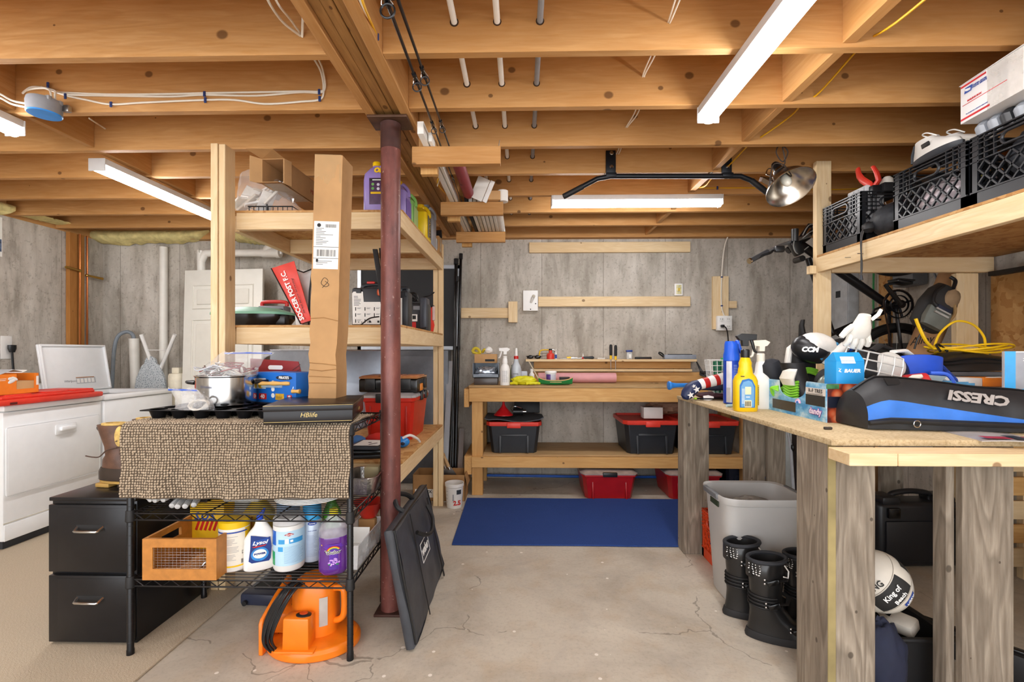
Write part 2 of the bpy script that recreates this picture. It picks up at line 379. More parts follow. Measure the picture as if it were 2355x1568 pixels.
for x,m,l in((-.253,PAPER,'leftmost white water tube running through holes in the joists'),(-.092,PAPER,'thin white water tube through the joists between the white and gray tubes'),(.068,pl('#8d9197',.5),'gray water tube running through the joist holes')):
    tag(MB().cyl((x,-1,2.49),(x,4.45,2.49),.0115,n=10).o('water_tube',m),l,'pipe')
col=T('steel_column','maroon painted round steel column holding up the beam','column',(-.637,2.27,0))
OX=steel_paint()
MB().lathe([(.047,.012),(.047,2.3)],n=32).o('shaft',OX,col)
MB().lathe([(.0485,2.235),(.0485,2.36),(.03,2.362)],n=32).o('collar',pl('#4a2f2b',.4,.2,var=.3),col)
MB().box((0,.0,2.369),(.19,.14,.012),bev=.002).o('top_plate',pl('#5a4030',.5,.5,var=.3),col)
MB().box((0,0,.006),(.128,.128,.012),bev=.002).o('base_plate',pl('#4e342c',.6,.4,var=.3),col)
CARP=carpet_mat('#cfc2ad','#b3a48d',300,True)
c=MB();n=60;c.bx(-4.24,-1.468,-2.4,4.66,.0005,.010,bev=.003);tag(c.o('carpet',CARP),'beige low pile carpet covering the floor by the laundry machines','carpet')
c=MB();g=[]
for i in range(37):
    row=[]
    for j in range(15):
        x=-.452+2.30*i/36;y=3.035+.955*j/14;z=.012+.002*NZ.noise(V((x*3,y*3,0)))
        if i>24:z+=.02*math.exp(-((x-1.15)/.22)**2)*max(0,1-(y-3.03)/.35)
        row.append((x-.012*(j/14),y+.01*NZ.noise(V((x*2,3,j*.2))),z))
    g.append(row)
c.sheet(g,-.009);tag(c.o('blue_floor_mat',carpet_mat('#3f5b9e','#24386f',420)),'flat royal blue carpet mat in front of the workbench','mat')
GLOW=emit('#f8f6f6',TUBE);HOUS=pl('#dcdcdc',.4,var=.03)
def tube_light(name,x,y,z,L,rot,label):
    t=T(name,label,'light',(x,y,z),rot,None)
    m=MB();m.box((0,0,-.018),(L-.017,.096,.036),bev=.004)
    m.o('housing',HOUS,t)
    h=L/2-.004
    for s in(-1,1):MB().box((s*(L/2-.004),0,-.037),(.008,.1,.074),bev=.004).o('end_cap',HOUS,t)
    m=MB();a=[(.043*math.cos(k*PI/10),-.034-.044*math.sin(k*PI/10))for k in range(11)]
    m.loft([[(-h,p,q)for p,q in a],[(h,p,q)for p,q in a]],closed=True);m.o('lens',GLOW,t)
tube_light('ceiling_tube_light',-2.455,3.27,ZJ-.006,1.22,PI/2,'white tube light under the joists behind the cut shelf post, running front to back')
tube_light('ceiling_tube_light',-2.455,1.62,ZJ-.006,1.22,PI/2,'white tube light cut by the left edge of the picture')
tube_light('ceiling_tube_light',.852,1.56,ZJ-.006,1.22,PI/2,'long bright tube light pointing at the pull-up bar, nearest the camera')
tube_light('ceiling_tube_light',.823,3.41,ZJ-.004,1.22,0,'white tube light mounted crosswise behind the pull-up bar above the workbench')
tube_light('ceiling_tube_light',.852,-.2,ZJ-.006,1.22,PI/2,'added unseen tube light brightening the room from behind the camera on the barn wood table side')  # unseen fixture added behind the camera for more light
tube_light('ceiling_tube_light',-2.455,-.2,ZJ-.006,1.22,PI/2,'added unseen tube light brightening the room from behind the camera on the laundry side')  # added out of view to brighten the room, laundry side
tube_light('ceiling_tube_light',-.9,-1.4,ZJ-.006,1.22,0,'added unseen crosswise tube light brightening the room from far behind the camera')  # extra unseen fixture, added to brighten the room from behind
WIRE=pl('#e4ddcf',.5,var=.05);YW=pl('#e0a818',.45,var=.05);CLIP=pl('#22376f',.5)
def cable(name,pts,r,mat,label,k=6):return tag(MB().wire(pts,r,6,k).o(name,mat),label,'cable')
def staple(p,parent,s=(.012,.006,.026)):
    MB().box((0,0,0),s,bev=.002,seg=1).o('staple',CLIP,parent,wm(parent).inverted()@Mx.Translation(p))
yc=cable('yellow_cable',[(1.36,.9,2.45),P(2125,0,1.55),P(2012,82,1.75),(1.31,1.78,2.45),P(1960,128,1.95),P(1876,220,2.155),(1.30,2.19,2.44),P(1828,258,2.4),P(1752,314,2.562),(1.285,2.6,2.43),P(1710,345,2.75),P(1672,384,2.968),(1.28,3.03,2.44),P(1625,425,3.2),P(1616,432,3.37),P(1740,432,3.372),P(1900,436,3.372),P(2060,430,3.372)],.0045,YW,'yellow cable threaded through the joists beside the blocking')
staple(P(1650,432,3.37),yc)
for i,(a,b)in enumerate((((1560,-20),(1537,50)),((1572,-20),(1541,52)))):
    q=i*.012
    cable('white_cable',[P(a[0]+30,a[1]-60,1.45),P(*a,1.6),P(*b,1.752),(P(*b,1.752).x,1.80,2.49),P(1497+9*i,128,2.0),P(1478+4*i,175,2.158),(.565+q,2.21,2.49),P(1460+8*i,258,2.42),P(1440+3*i,292,2.565),(.56+q,2.7,2.48),P(1420+5*i,350,2.95),(.55+q,3.3,2.48)],.0035,WIRE,['white cable strand threaded through the joists toward the pull-up bar, left one of the pair','white cable strand threaded through the joists toward the pull-up bar, right one of the pair'][i])
cable('yellow_cable',[P(825,-30,1.45),P(838,15,1.5),P(866,82,1.7),P(900,170,1.95),P(928,235,2.15),P(947,280,2.33),(-.512,2.9,2.39),P(1008,425,3.1),(-.51,3.6,2.4)],.0045,YW,'yellow cable stapled along the side of the main beam')
wc=cable('white_cable',[P(815,-30,1.45),P(829,5,1.5),P(880,122,1.82),P(949,283,2.36),(-.517,2.9,2.385),P(1006,428,3.1)],.0035,WIRE,'white cable running beside the yellow one along the beam')
staple(P(868,85,1.7),wc)
JB=2.161
b=T('junction_box','round gray junction box with a bright blue cover on the left joist','junction box',P(102,262,2.09))
bz=b.location.z
MB().lathe([(.062,0),(.064,.045),(.06,.062),(0,.062)],n=28).o('box_body',pl('#8e9095',.5),b)
MB().lathe([(0,-.005),(.059,-.005),(.063,0),(0,.001)],n=28).o('cover',pl('#2f86d8',.45,var=.12),b)
m=MB()
for a in(200,330,20):m.box((.056*math.cos(R(a)),.056*math.sin(R(a)),.058),(.018,.018,.02),bev=.003)
m.o('cable_clamp',pl('#9a9ca0',.5),b);MB().box((.07,.035,.04),(.03,.02,.03),bev=.003).o('nail_bracket',STEEL,b)
yj=JB-.008
ca=cable('white_cable',[P(118,238,2.09),P(112,205,2.1),P(70,205,yj),P(52,215,yj),P(75,200,yj),P(120,206,yj),P(150,217,yj),P(255,220,yj),P(390,222,yj),P(470,218,yj),P(590,220,yj),P(690,212,yj),P(736,213,yj),P(744,200,yj),P(738,165,yj-.02),P(722,135,yj-.05)],.0045,WIRE,'white cable stapled along the joist, uppermost of the three from the junction box')
cb2=cable('white_cable',[P(128,240,2.1),P(128,212,2.1),P(150,213,yj),P(255,217,yj),P(390,216,yj),P(470,214,yj),P(590,212,yj),P(690,210,yj),P(738,210,yj),P(748,198,yj),P(742,160,yj-.02),P(732,135,yj-.05)],.0045,WIRE,'white cable stapled along the joist, middle one of the three from the junction box')
cc=cable('white_cable',[P(95,200,yj),P(150,219,yj),P(200,230,yj),P(255,240,yj),P(330,236,yj),P(470,230,yj),P(540,230,yj),P(610,239,yj),P(690,234,yj),P(737,228,yj),P(745,205,yj)],.0045,WIRE,'sagging white cable stapled along the joist, lowest of the three from the junction box')
for q in((110,195),(150,221),(255,240),(470,216),(472,230),(734,211),(735,227)):staple(P(*q,yj-.004),cc)
cable('white_cable',[P(-40,200,2.0),P(0,216,2.02),P(30,232,2.05),P(72,240,2.06)],.0045,WIRE,'white cable entering the junction box from the left edge, upper')
cable('white_cable',[P(-40,212,2.0),P(0,225,2.02),P(30,240,2.05),P(70,248,2.06)],.0045,WIRE,'white cable entering the junction box from the left edge, lower')
cable('white_cable',[P(205,272,2.3),P(225,285,2.5),P(242,296,2.566)],.004,WIRE,'short white cable end poking out behind the second joist')
cable('white_cable',[P(605,-30,1.4),P(620,8,1.5),P(650,50,1.65),P(690,82,1.75)],.0045,WIRE,'white cable looping down to a hole beside the beam, outer loop')
cable('white_cable',[P(622,-30,1.4),P(640,10,1.5),P(668,45,1.65),P(690,76,1.75)],.004,WIRE,'thin white cable looping down to a hole beside the beam, inner loop')
cable('white_cable',[P(697,40,1.7),P(695,85,1.752)],.005,WIRE,'short straight white cable stub entering the first joist beside the beam')
INS=pl('#d8c98a',.95,var=.2,scale=18,bump=.8,bscale=45)
def batt(name,p0,p1,out,dep,label):
    m=MB();g=[];p0,p1=V(p0),V(p1);L=(p1-p0).length;n=46
    for i in range(n+1):
        q=p0.lerp(p1,i/n);k=NZ.noise(q*3.1)*.5+.5;e=min(1,min(i,n-i)/3)
        d=dep*(.35+.9*k)*(.25+.75*e);row=[]
        for j in range(11):
            a=PI*j/10;rr=1+.14*NZ.noise(V((i*.42,j*.7,3)))
            row.append(q+V(out)*(.13*math.sin(a)*rr*(.6+.4*e))+V((0,0,.06-d*(1-math.cos(a))/2*rr)))
        g.append(row)
    m.sheet(g,.004);return tag(m.o(name,INS,angle=60),label,'insulation')
batt('insulation_batt',P(196,545,4.66),P(492,545,4.66),(0,-1,0),.15,'yellow fiberglass insulation sagging along the top of the back wall over the washer')
batt('insulation_batt',P(545,545,4.66),P(640,545,4.66),(0,-1,0),.15,'yellow insulation at the top of the back wall glimpsed behind the upper wooden shelf')
batt('insulation_batt',(-4.235,3.0,2.40),(-4.235,3.78,2.40),(1,0,0),.11,'yellow insulation tuft at the left edge where the left wall meets the joists')
batt('insulation_batt',(-4.235,3.85,2.38),(-4.235,4.30,2.38),(1,0,0),.05,'thin strip of yellow insulation on the left wall beside the copper pipe boards')
t=T('pipe_board','vertical pine boards carrying copper pipes on the left wall','board',(-4.235,4.36,0))
for y0,y1 in((4.285,4.36),(4.375,4.435)):board('plank',-4.246,-4.208,y0,y1,1.0,2.37,W_TAN,t)
m=MB();m.cyl((.045,.008,.95),(.045,.008,2.37),.008,n=10);m.cyl((.045,.082,.95),(.045,.082,2.37),.008,n=10);m.o('copper_pipe',COPR,t)
for y,s in((.008,-1),(.082,1)):
    m=MB();m.cyl((.045,y,2.02-.03*(s>0)),(.06,y+s*.15,2.03-.05*(s>0)),.010,.013,n=10);m.sph((.045,y,2.02-.03*(s>0)),.016,10,8);m.o('valve_lever',BRASS,t)
ps=T('wall_poster','white paper sheet on the left wall cut by the picture edge','poster',(-4.247,3.75,0))
MB().bx(0,.002,-.35,.0,2.03,2.35).o('sheet',PAPER,ps);MB().box((.0025,-.03,2.12),(.0008,.05,.1)).o('printed_photo',pl('#5a6a86',.6,var=.7,scale=60),ps)
o=T('wall_outlet','white wall outlet with a black plug left of the dryer','outlet',(-4.248,3.78,1.29))
MB().box((.003,0,0),(.006,.085,.19),bev=.002).o('plate',WHT,o)
m=MB();m.lathe([(.02,0),(.03,.03),(.03,.06),(0,.062)],n=12,c=(.03,.02,-.04),sx=.7);m.o('plug',BLK,o);MB().wire([(.03,.02,-.04),(.032,.025,-.15),(.04,.03,-.3),(.05,.02,-.36)],.008,8).o('plug_cord',BLK,o)
t=T('supply_valve','white capped copper supply valve below the outlet at the left edge','valve',(-4.22,3.8,.95));MB().cyl((0,0,-.06),(0,0,.1),.012,n=10).o('pipe',WHT,t);MB().lathe([(.015,.1),(.02,.11),(.02,.13),(.012,.14)],n=10).o('cap',BRASS,t)
MB().cyl((.0,-.06,-.06),(.0,-.06,.08),.01,n=8).o('copper_pipe',COPR,t)
PVC=pl('#e6e3da',.4,var=.04)
x=P(374,700,4.61).x
t=T('drain_pipe','tall straight white PVC pipe rising to the insulation on the back wall','pipe',(x,4.62,0));MB().cyl((0,0,.012),(0,0,2.30),.036,n=20).o('pipe',PVC,t)
p=P(455,600,4.45)
t=T('cleanout_pipe','white PVC elbow pipe with a capped Y fitting above the leaning door','pipe',(0,4.52,0))
q0,q1,q2=P(463,603,4.52),P(470,582,4.52),P(640,580,4.52)
MB().wire([(q0.x,0,.02),(q0.x,0,q0.z-.05),(q0.x,0,q0.z),(q0.x+.035,0,q1.z-.015),(q0.x+.10,0,q1.z),(q2.x-.3,0,q1.z),(q2.x-.03,0,q1.z)],.037,16,5).o('pipe',PVC,t)
m=MB();m.cyl((q2.x-.16,0,q1.z),(q2.x-.02,0,q1.z),.044,n=18);m.cyl((q2.x-.02,0,q1.z),(q2.x+.02,0,q1.z),.05,n=18);m.cyl((q2.x-.13,0,q1.z),(q2.x-.05,0,q1.z+.11),.04,n=16);m.o('cleanout_fitting',PVC,t)
MB().box((q2.x+.03,0,q1.z),(.02,.03,.03),bev=.003).o('plug_cap',WHT,t)
t=T('standpipe','fat white standpipe with a gray drain hose hooked into it behind the washer','pipe',(P(306,780,4.56).x,4.57,0))
MB().cyl((.02,.03,0.012),(0,0,1.385),.042,n=20).o('pipe',PVC,t)
MB().wire([(0,0,1.33),(-.01,0,1.42),(-.06,-.02,1.45),(-.12,-.05,1.40),(-.14,-.07,1.25),(-.13,-.1,.95),(-.13,-.12,.8)],.017,10).o('hose',pl('#7c858d',.5),t)
t=T('stack_fitting','cream PVC cleanout stack with square cap beside the ironing board','pipe',(P(409,900,4.45).x,4.45,0))
MB().lathe([(.062,.012),(.062,.72),(.075,.73),(.075,.83),(.068,.84),(.068,.9),(.078,.91),(.078,1.02),(.07,1.045),(.03,1.05)],n=26).o('pipe',pl('#e4dcc6',.45),t)
MB().box((0,0,1.075),(.07,.07,.055),bev=.006).o('square_cap',pl('#e4dcc6',.45),t);MB().cyl((.05,0,.80),(.115,0,.86),.04,n=16).o('branch',pl('#e4dcc6',.45),t)
t=T('ironing_board','ironing board with speckled gray cover leaning tip up behind the washer','ironing board',(P(350,880,4.5).x,4.50,0))
poly=[]
for k in range(13):a=PI*k/12;poly.append((.05*math.cos(a),1.14+.07*math.sin(a)))
poly=[(x*1.12,z)for x,z in[(.165,.06),(.165,.55),(.155,.8),(.12,1.0),(.075,1.12)]+poly+[(-.075,1.12),(-.12,1.0),(-.155,.8),(-.165,.55),(-.165,.06)]]
n_=NT('speckled_cover');vv=n_.coord();k_=n_.n('ShaderNodeTexVoronoi',feature='DISTANCE_TO_EDGE');k_.inputs['Scale'].default_value=60;n_.l(vv,k_.inputs['Vector'])
n_.l(n_.ramp(k_.outputs['Distance'],[(.05,'#c9cfd2'),(.3,'#8d979e')]),n_.b.inputs['Base Color']);n_.b.inputs['Roughness'].default_value=.8
MB().prism(poly,.03,rx(PI/2)).o('cover',n_.m,t,bev=.004)
m=MB();m.cyl((.06,.01,1.05),(.27,-.06,1.42),.017,n=10);m.cyl((.02,.01,1.05),(-.06,-.06,1.42),.017,n=10);m.o('leg',WHT,t)
MB().cyl((-.03,-.04,1.27),(.18,-.04,1.27),.004,n=8).o('leg_brace',WHT,t)
def wallboard(name,u0,v0,u1,v1,label,y=4.642,mat=W_PINE):
    a,b_=P(u0,v0,y),P(u1,v1,y);return tag(board(name,a.x,b_.x,y,4.679,b_.z,a.z,mat),label,'board')
wallboard('wall_cleat',1217,557,1588,579,'long pine cleat high on the back wall under the joists')
wallboard('wall_cleat',1238,682,1588,704,'long pine cleat on the back wall starting at the white box cover')
wallboard('wall_cleat',1060,708,1172,731,'short pine cleat on the wall beside the black poles')
wallboard('wall_cleat',1169,693,1190,741,'small upright pine block at the end of the short wall cleat',4.62)
wallboard('wall_cleat',1640,635,1676,757,'upright pine board carrying the cable above the outlet')
wallboard('wall_cleat',1677,692,1695,708,'tiny pine block beside the outlet board')
for q in jr[:0]:pass
a=P(1220,692,4.66)
t=T('box_cover','white square electrical box cover with a pipe stub on the back wall','box cover',(a.x,4.679,a.z))
MB().box((0,-.028,0),(.145,.056,.20),bev=.003).o('cover',WHT2,t);MB().tube([(.005,-.06,-.02),(.02,-.075,.02),(.03,-.08,.035)],[.012,.015,.014],10).o('pipe_stub',pl('#d2cfc8',.4),t);MB().sph((.03,-.085,.04),.016,12,8).o('pipe_cap',pl('#c9c2b2',.4),t)
m=MB();m.sph((.05,-.057,-.03),.006,8,6);m.sph((.0,-.057,-.085),.006,8,6);m.o('screw_hole',BLK,t)
a=P(1560,666,4.67)
t=T('battery_light_switch','small white stick-up switch light above the right end of the cleat','switch',(a.x,4.679,a.z));MB().box((0,-.012,0),(.08,.024,.118),bev=.004).o('plate',WHT2,t)
MB().box((0,-.025,0),(.05,.006,.09),bev=.002).o('lamp_panel',pl('#d5cfa0',.3,var=.25,scale=70),t);MB().box((0,-.031,0),(.02,.012,.03),bev=.003).o('rocker',pl('#d8b84a',.4),t)
a=P(1665,743,4.62)
t=T('wall_outlet','white four socket wall outlet with a black plug on the pine board','outlet',(a.x,4.641,a.z));MB().box((0,-.02,0),(.142,.04,.142),bev=.003).o('cover',WHT2,t)
for x in(-.033,.033):
    for z in(-.035,.035):
        m=MB();m.box((x,-.042,z),(.042,.006,.034),bev=.008);m.o('socket',WHT,t);m=MB();m.box((x-.008,-.0455,z+.003),(.003,.002,.012));m.box((x+.008,-.0455,z+.003),(.003,.002,.012));m.o('socket_slot',INK,t)
MB().box((-.03,-.06,-.03),(.03,.035,.026),bev=.006).o('plug',BLK,t)
a=V(t.location)
cable('hanging_cable',[a+V((-.03,-.08,-.03)),a+V((-.005,-.09,-.06)),a+V((.02,-.07,-.16)),a+V((.035,-.05,-.32)),a+V((.04,-.05,-.6)),a+V((.05,-.06,-.75))],.006,BLK,'black cord hanging down from the outlet behind the blue spray can')
cv=cable('white_cable',[P(1862,512,4.55),P(1780,510,4.58),P(1715,512,4.6),P(1690,522,4.62),P(1668,560,4.628),P(1660,630,4.63),P(1659,700,4.63),P(1666,727,4.625)],.0065,WIRE,'white cable curving down the wall to the four socket outlet')
for q in((1724,511,4.58),(1790,510,4.57),(1660,637,4.625),(1660,703,4.625)):staple(P(*q),cv,(.022,.01,.012))
t=T('electrical_panel','tall gray metal electrical panel on the right wall behind the bicycle','electrical panel',(2.998,4.4,1.5));MB().bx(-.09,0,-.16,.2,-.45,.75,bev=.004).o('cabinet',pl('#c0c5c9',.4),t);MB().bx(-.096,-.09,-.15,.02,-.4,.7,bev=.003).o('door',pl('#cbd0d4',.4),t);MB().bx(-.099,-.096,-.06,.0,.25,.31).o('label_plate',DGRY,t)
t=T('meter_box','black boxy device mounted low under the gray panel','box',(2.973,3.88,1.2));MB().bx(-.12,0,-.35,.33,-.18,.12,bev=.004).o('case',BLKM,t)
MB().bx(-.124,-.12,-.3,.3,-.15,.09,bev=.003).o('cover',BLK,t)
tag(board('backing_strip',2.975,2.999,3.86,3.98,.3,2.3,OSB),'narrow strand board backing strip on the right wall','board')
t=T('ground_wire','green ground wire running down beside the strand board strip','wire',(2.97,4.03,0));MB().wire([(0,0,1.34),(.005,.005,1.5),(0,0,1.8),(.01,0,2.36)],.008,8).o('wire',GRN,t)
t=T('gray_meter','round gray conduit box high on the right wall behind the pedal','meter',(2.998,3.62,1.85));MB().box((-.06,0,.05),(.12,.2,.3),bev=.02).o('housing',pl('#6f7276',.5),t);MB().wire([(-.1,-.05,.0),(-.1,-.2,.02),(-.08,-.26,-.1),(-.05,-.24,-.25),(-.04,-.12,-.3)],.007,8).o('conduit',GRY,t)
t=T('wall_label_box','narrow gray box with a red warning label beside the shelf post','box',(2.998,4.62,1.55));MB().bx(-.06,0,-.05,.03,-.1,.25,bev=.004).o('case',pl('#9fa4a8',.5),t);MB().bx(-.062,-.06,-.04,.0,.0,.12).o('warning_label',RED,t)
for k,(y,u0,u1,w)in enumerate(((2.33,947,1151,'nearest the column, lowest and largest in view'),(3.2,1013,1157,'middle of the three along the beam'),(4.0,1049,1162,'farthest of the three, near the back wall'))):
    x0,x1=P(u0,350,y).x,P(u1,350,y).x
    t=T('beam_bracket','pine arm bracket on the beam, '+w,'bracket',(x0,y,2.19))
    board('arm',x0,x1,y,y+.038,2.19,2.279,W_JOIST,t);board('hanger',-.522,-.434,y+.04,y+.078,2.2,2.58,W_JOIST,t);board('cleat',-.522,-.434,y+.08,y+.118,2.17,2.5,W_BENCH,t)
    m=MB();m.cyl((x1-x0-.01,.01,.085),(x1-x0-.005,.01,.12),.002,n=6);m.o('nail',STEEL,t)
def rod(name,x0,y0,x1,y1,z0,z1,r0,r1,label):
    t=T(name,label,'fishing rod',(x0,y0,z0));d=V((x1-x0,y1-y0,z1-z0))
    MB().tube([(0,0,0),d*.3,d],[r0,r0*.62,r1],10).o('blank',pl('#1a1a1c',.25),t)
    for k,s in((.18,.022),(.36,.017),(.52,.013),(.66,.010),(.8,.008)):
        c=d*k;rr=r0+(r1-r0)*k
        m=MB();m.tube([c+V((s*.2+s*math.cos(a*PI/8),.01,-rr-s-.004+s*math.sin(a*PI/8)))for a in range(16)],s*.16,6,closed=True);m.o('guide_ring',BLK,t)
        m=MB();m.tube([c+V((0,-.03,0)),c+V((-s*.6,.0,-rr-s*.6)),c+V((0,.03,0))],.0014,5);m.tube([c+V((0,-.03,0)),c+V((s*1.1,.0,-rr-s*.6)),c+V((0,.03,0))],.0014,5);m.o('guide_foot',CHRM,t)
        MB().tube([c+V((0,-.035,0)),c+V((0,.035,0))],rr+.0025,8).o('thread_wrap',BLKG,t)
rod('fishing_rod',-.412,1.0,-.42,3.3,2.335,2.302,.009,.0025,'black fishing rod lying on the brackets, left one with the large ring guide')
rod('fishing_rod',-.382,.9,-.372,3.4,2.345,2.305,.0085,.0025,'black fishing rod lying on the brackets, right one of the pair')
TR=pl('#e4e2dc',.5,var=.05)
def trim(x0,x1,z1,y0,y1,label,mat=TR,z0=2.281):return tag(MB().bx(x0,x1,y0,y1,z0,z1,bev=.002).o('trim_board',mat),label,'trim board','white trim boards stored on the beam brackets')
trim(-.492,-.462,2.34,2.2,4.15,'long white trim board against the hangers, nearest the beam');trim(-.456,-.438,2.325,2.28,4.15,'long white trim board second from the beam on the brackets')
for k in range(7):
    trim(-.40+.030*k,-.376+.030*k,2.345-.003*k,3.26,4.16,['dark-edged trim board leftmost of the far stack between the last two brackets','second of the far stack of trim boards, counted from the beam','third of the far stack of trim boards, counted from the beam','fourth of the far stack of trim boards, counted from the beam','fifth of the far stack of trim boards, counted from the beam','sixth of the far stack of trim boards, counted from the beam','last of the far stack of trim boards, next to the white roll'][k],mat=[BLKM,TR,pl('#d8cdb8',.6),TR,TR,TR,TR][k])
t=T('paper_roll','white rolled sheet at the outer end of the far bracket','roll',(-.178,3.24,2.318));m=MB();m.tube([(0,0,0),(.0,.9,0)],.034,18,flat=1);m.o('roll',TR,t);MB().lathe([(.026,0),(.0,.001)],n=16,M=rx(PI/2)).o('core',pl('#77716a',.8),t)
t=T('wrapping_tube','burgundy open ended tube standing out between the first two brackets','tube',(-.36,2.62,2.325));m=MB();m.lathe([(.036,0),(.036,.55),(.033,.55),(.033,.0)],n=22,M=rx(-PI/2));m.o('tube_wall',pl('#8a2436',.5),t)
t=T('white_panel_sheet','white folded panel propped up on the middle bracket','panel',(-.31,3.16,2.285),0,M=tr(-.31,3.16,2.282)@ry(R(24))@rx(R(8)));MB().box((0,0,.075),(.085,.012,.15),bev=.003).o('sheet',TR,t);MB().box((.06,.004,.08),(.03,.010,.15),bev=.003).o('fold',WHT2,t)
t=T('small_carton','small tan carton with a white paper roll on the middle bracket','carton',(-.19,3.19,2.2805));MB().box((0,0,.03),(.09,.06,.06),bev=.002).o('carton',CARD3,t)
t=T('white_mug_roll','short white paper roll standing beside the tan carton on the bracket','roll',(-.13,3.215,2.2805));MB().lathe([(.036,0),(.036,.075),(.03,.075),(.028,.02),(0,.02)],n=18).o('roll',WHT2,t)
yb=2.96
t=T('pull_up_bar','black steel pull-up bar with bent ends bolted to the joists','pull-up bar',(0,yb,0))
q=[P(1296,452,yb),P(1373,411,yb),P(1405,405,yb),P(1540,405,yb),P(1675,405,yb),P(1703,405,yb),P(1728,415,yb),P(1770,447,yb)]
pts=[]
for a,b_ in zip(q,q[1:]):pts+=[a,a.lerp(b_,.5)]
pts.append(q[-1]);pts=[V((p.x,0,p.z))for p in pts]
MB().tube(pts,.0155,16).o('bar',pl('#1c1f24',.35,.4),t)
for u0,v0,u1,v1 in((1296,452,1340,429),(1728,415,1770,447)):
    a,b_=P(u0,v0,yb),P(u1,v1,yb);MB().cyl((a.x,0,a.z),(b_.x,0,b_.z),.0175,n=16).o('grip',BLKM,t)
for u in(1405,1672):
    x=P(u,370,yb).x;zt,zb=P(u,345,yb).z,P(u,403,yb).z
    MB().bx(x-.031,x+.031,.0,.012,zb,2.52,bev=.003).o('bracket_plate',pl('#1c1f24',.4,.4),t)
    MB().bx(x-.033,x+.033,-.02,.012,zb-.012,zb+.012,bev=.004).o('saddle_clamp',pl('#1c1f24',.4,.4),t)
    for v in(352,383):
        z=P(u,v,yb).z;m=MB();m.lathe([(.013,0),(.013,.003),(.009,.008),(0,.009)],n=12,c=(x+.004,0,z),M=rx(PI/2));m.o('bolt',CHRM,t)
x=P(1650,393,yb).x
m=MB();m.cyl((x+.04,.01,P(1650,380,yb).z+.03),(x-.05,.03,P(1650,400,yb).z),.010,n=8);x=P(1402,393,yb).x;m.cyl((x,.01,P(1402,375,yb).z),(x-.02,.03,P(1402,400,yb).z),.010,n=8);m.o('brace',STEEL,t)
a=P(1800,390,2.7);p0=P(1818,430,2.66)
t=T('clamp_work_lamp','aluminum reflector clamp lamp hanging from the joists by its cord','lamp',M=Mx.Translation(p0)@ry(R(-8))@rx(R(-34)))
m=MB();m.lathe([(.036,.115),(.046,.11),(.075,.085),(.105,.045),(.124,.005),(.131,0),(.131,-.006),(.122,0),(.10,.042),(.07,.08),(.03,.104),(0,.105)],n=36);m.o('reflector',pl('#cfc8bd',.24,1,var=.15),t)
MB().sph((0,0,.06),(.027,.027,.045),16,10).o('bulb',pl('#f2ecdc',.2),t)
MB().lathe([(.036,.11),(.036,.135),(.025,.14),(.024,.2),(.018,.215),(0,.216)],n=20).o('lamp_socket',BLK,t);MB().lathe([(.029,.125),(.033,.13),(.033,.15),(.027,.155)],n=20).o('chrome_collar',CHRM,t)
m=MB();m.wire([(-.02,0,.17),(-.05,.0,.18),(-.07,.01,.15),(-.06,0,.11),(-.1,.0,.09),(-.115,0,.1)],.004,6);m.box((-.10,0,.09),(.07,.028,.01),M=ry(R(30)));m.box((-.10,0,.07),(.07,.028,.01),M=ry(R(60)));m.o('spring_clamp',CHRM,t)
t2=MB();i=wm(t).inverted()
def L(p):return i@V(p)
top=P(1800,345,2.66);j=V((top.x,2.62,2.40))
t2.wire([L(j),L(P(1795,330,2.66)),L(P(1785,350,2.66)),L(P(1800,372,2.66)),L(P(1812,350,2.66)),L(P(1800,338,2.66)),L(P(1805,375,2.66)),L(P(1785,395,2.66)),L(P(1778,415,2.66)),L(P(1770,425,2.65)),L(P(1778,380,2.66)),L(P(1800,378,2.65)),L(P(1815,395,2.66)),L(P(1818,405,2.66)),(0,0,.21)],.0035,6,8);t2.o('cord',pl('#3b302a',.5),t)
# ================================================================ laundry side
APP=pl('#eef0f1',.28,var=.02,coat=.3)
ZF=.0105
t=T('dryer','white front loading dryer with a red bin lid and orange box on top','dryer',(-3.25,3.22,ZF))
MB().bx(-.66,0,-.345,.345,.05,.862,bev=.008).o('cabinet',APP,t)
MB().bx(-.67,.012,-.348,.348,.866,.905,bev=.012).o('top_panel',APP,t)
MB().bx(-.66,-.02,-.33,.33,0,.05).o('kick_base',DGRY,t)
d=MB().bx(.001,.016,-.335,.315,.33,.765,bev=.012).o('door',APP,t)
m=MB();m.bx(.014,.022,-.03,.12,.665,.735,bev=.006);m.o('handle_plate',APP,d);MB().bx(.02,.045,-.01,.10,.69,.72,bev=.009).o('handle',APP,d)
MB().bx(.001,.010,-.345,.345,.052,.155,bev=.004).o('toe_panel',APP,t)
MB().bx(.0,.004,-.345,.345,.158,.166).o('trim_line',pl('#cfcabd',.4),t)
MB().bx(-.67,-.56,-.34,.34,.905,1.02,bev=.02).o('control_console',APP,t)
t=T('washing_machine','white top loading washing machine with its lid standing open','washing machine',(-3.25,3.95,ZF))
MB().bx(-.66,0,-.36,.355,.05,.862,bev=.008).o('cabinet',APP,t);MB().bx(-.66,-.02,-.34,.34,0,.05).o('kick_base',DGRY,t)
m=MB();m.bx(-.67,-.52,-.365,.36,.866,.905,bev=.01);m.bx(-.08,.012,-.365,.36,.866,.905,bev=.01);m.bx(-.53,-.07,-.365,-.27,.866,.904);m.bx(-.53,-.07,.27,.36,.866,.904);m.o('top_panel',APP,t)
MB().lathe([(.24,.862),(.24,.5),(0,.5)],n=28,c=(-.29,0,.0)).o('drum',GRY,t)
l=MB()
l.box((0,0,.20),(.016,.60,.41),bev=.012)
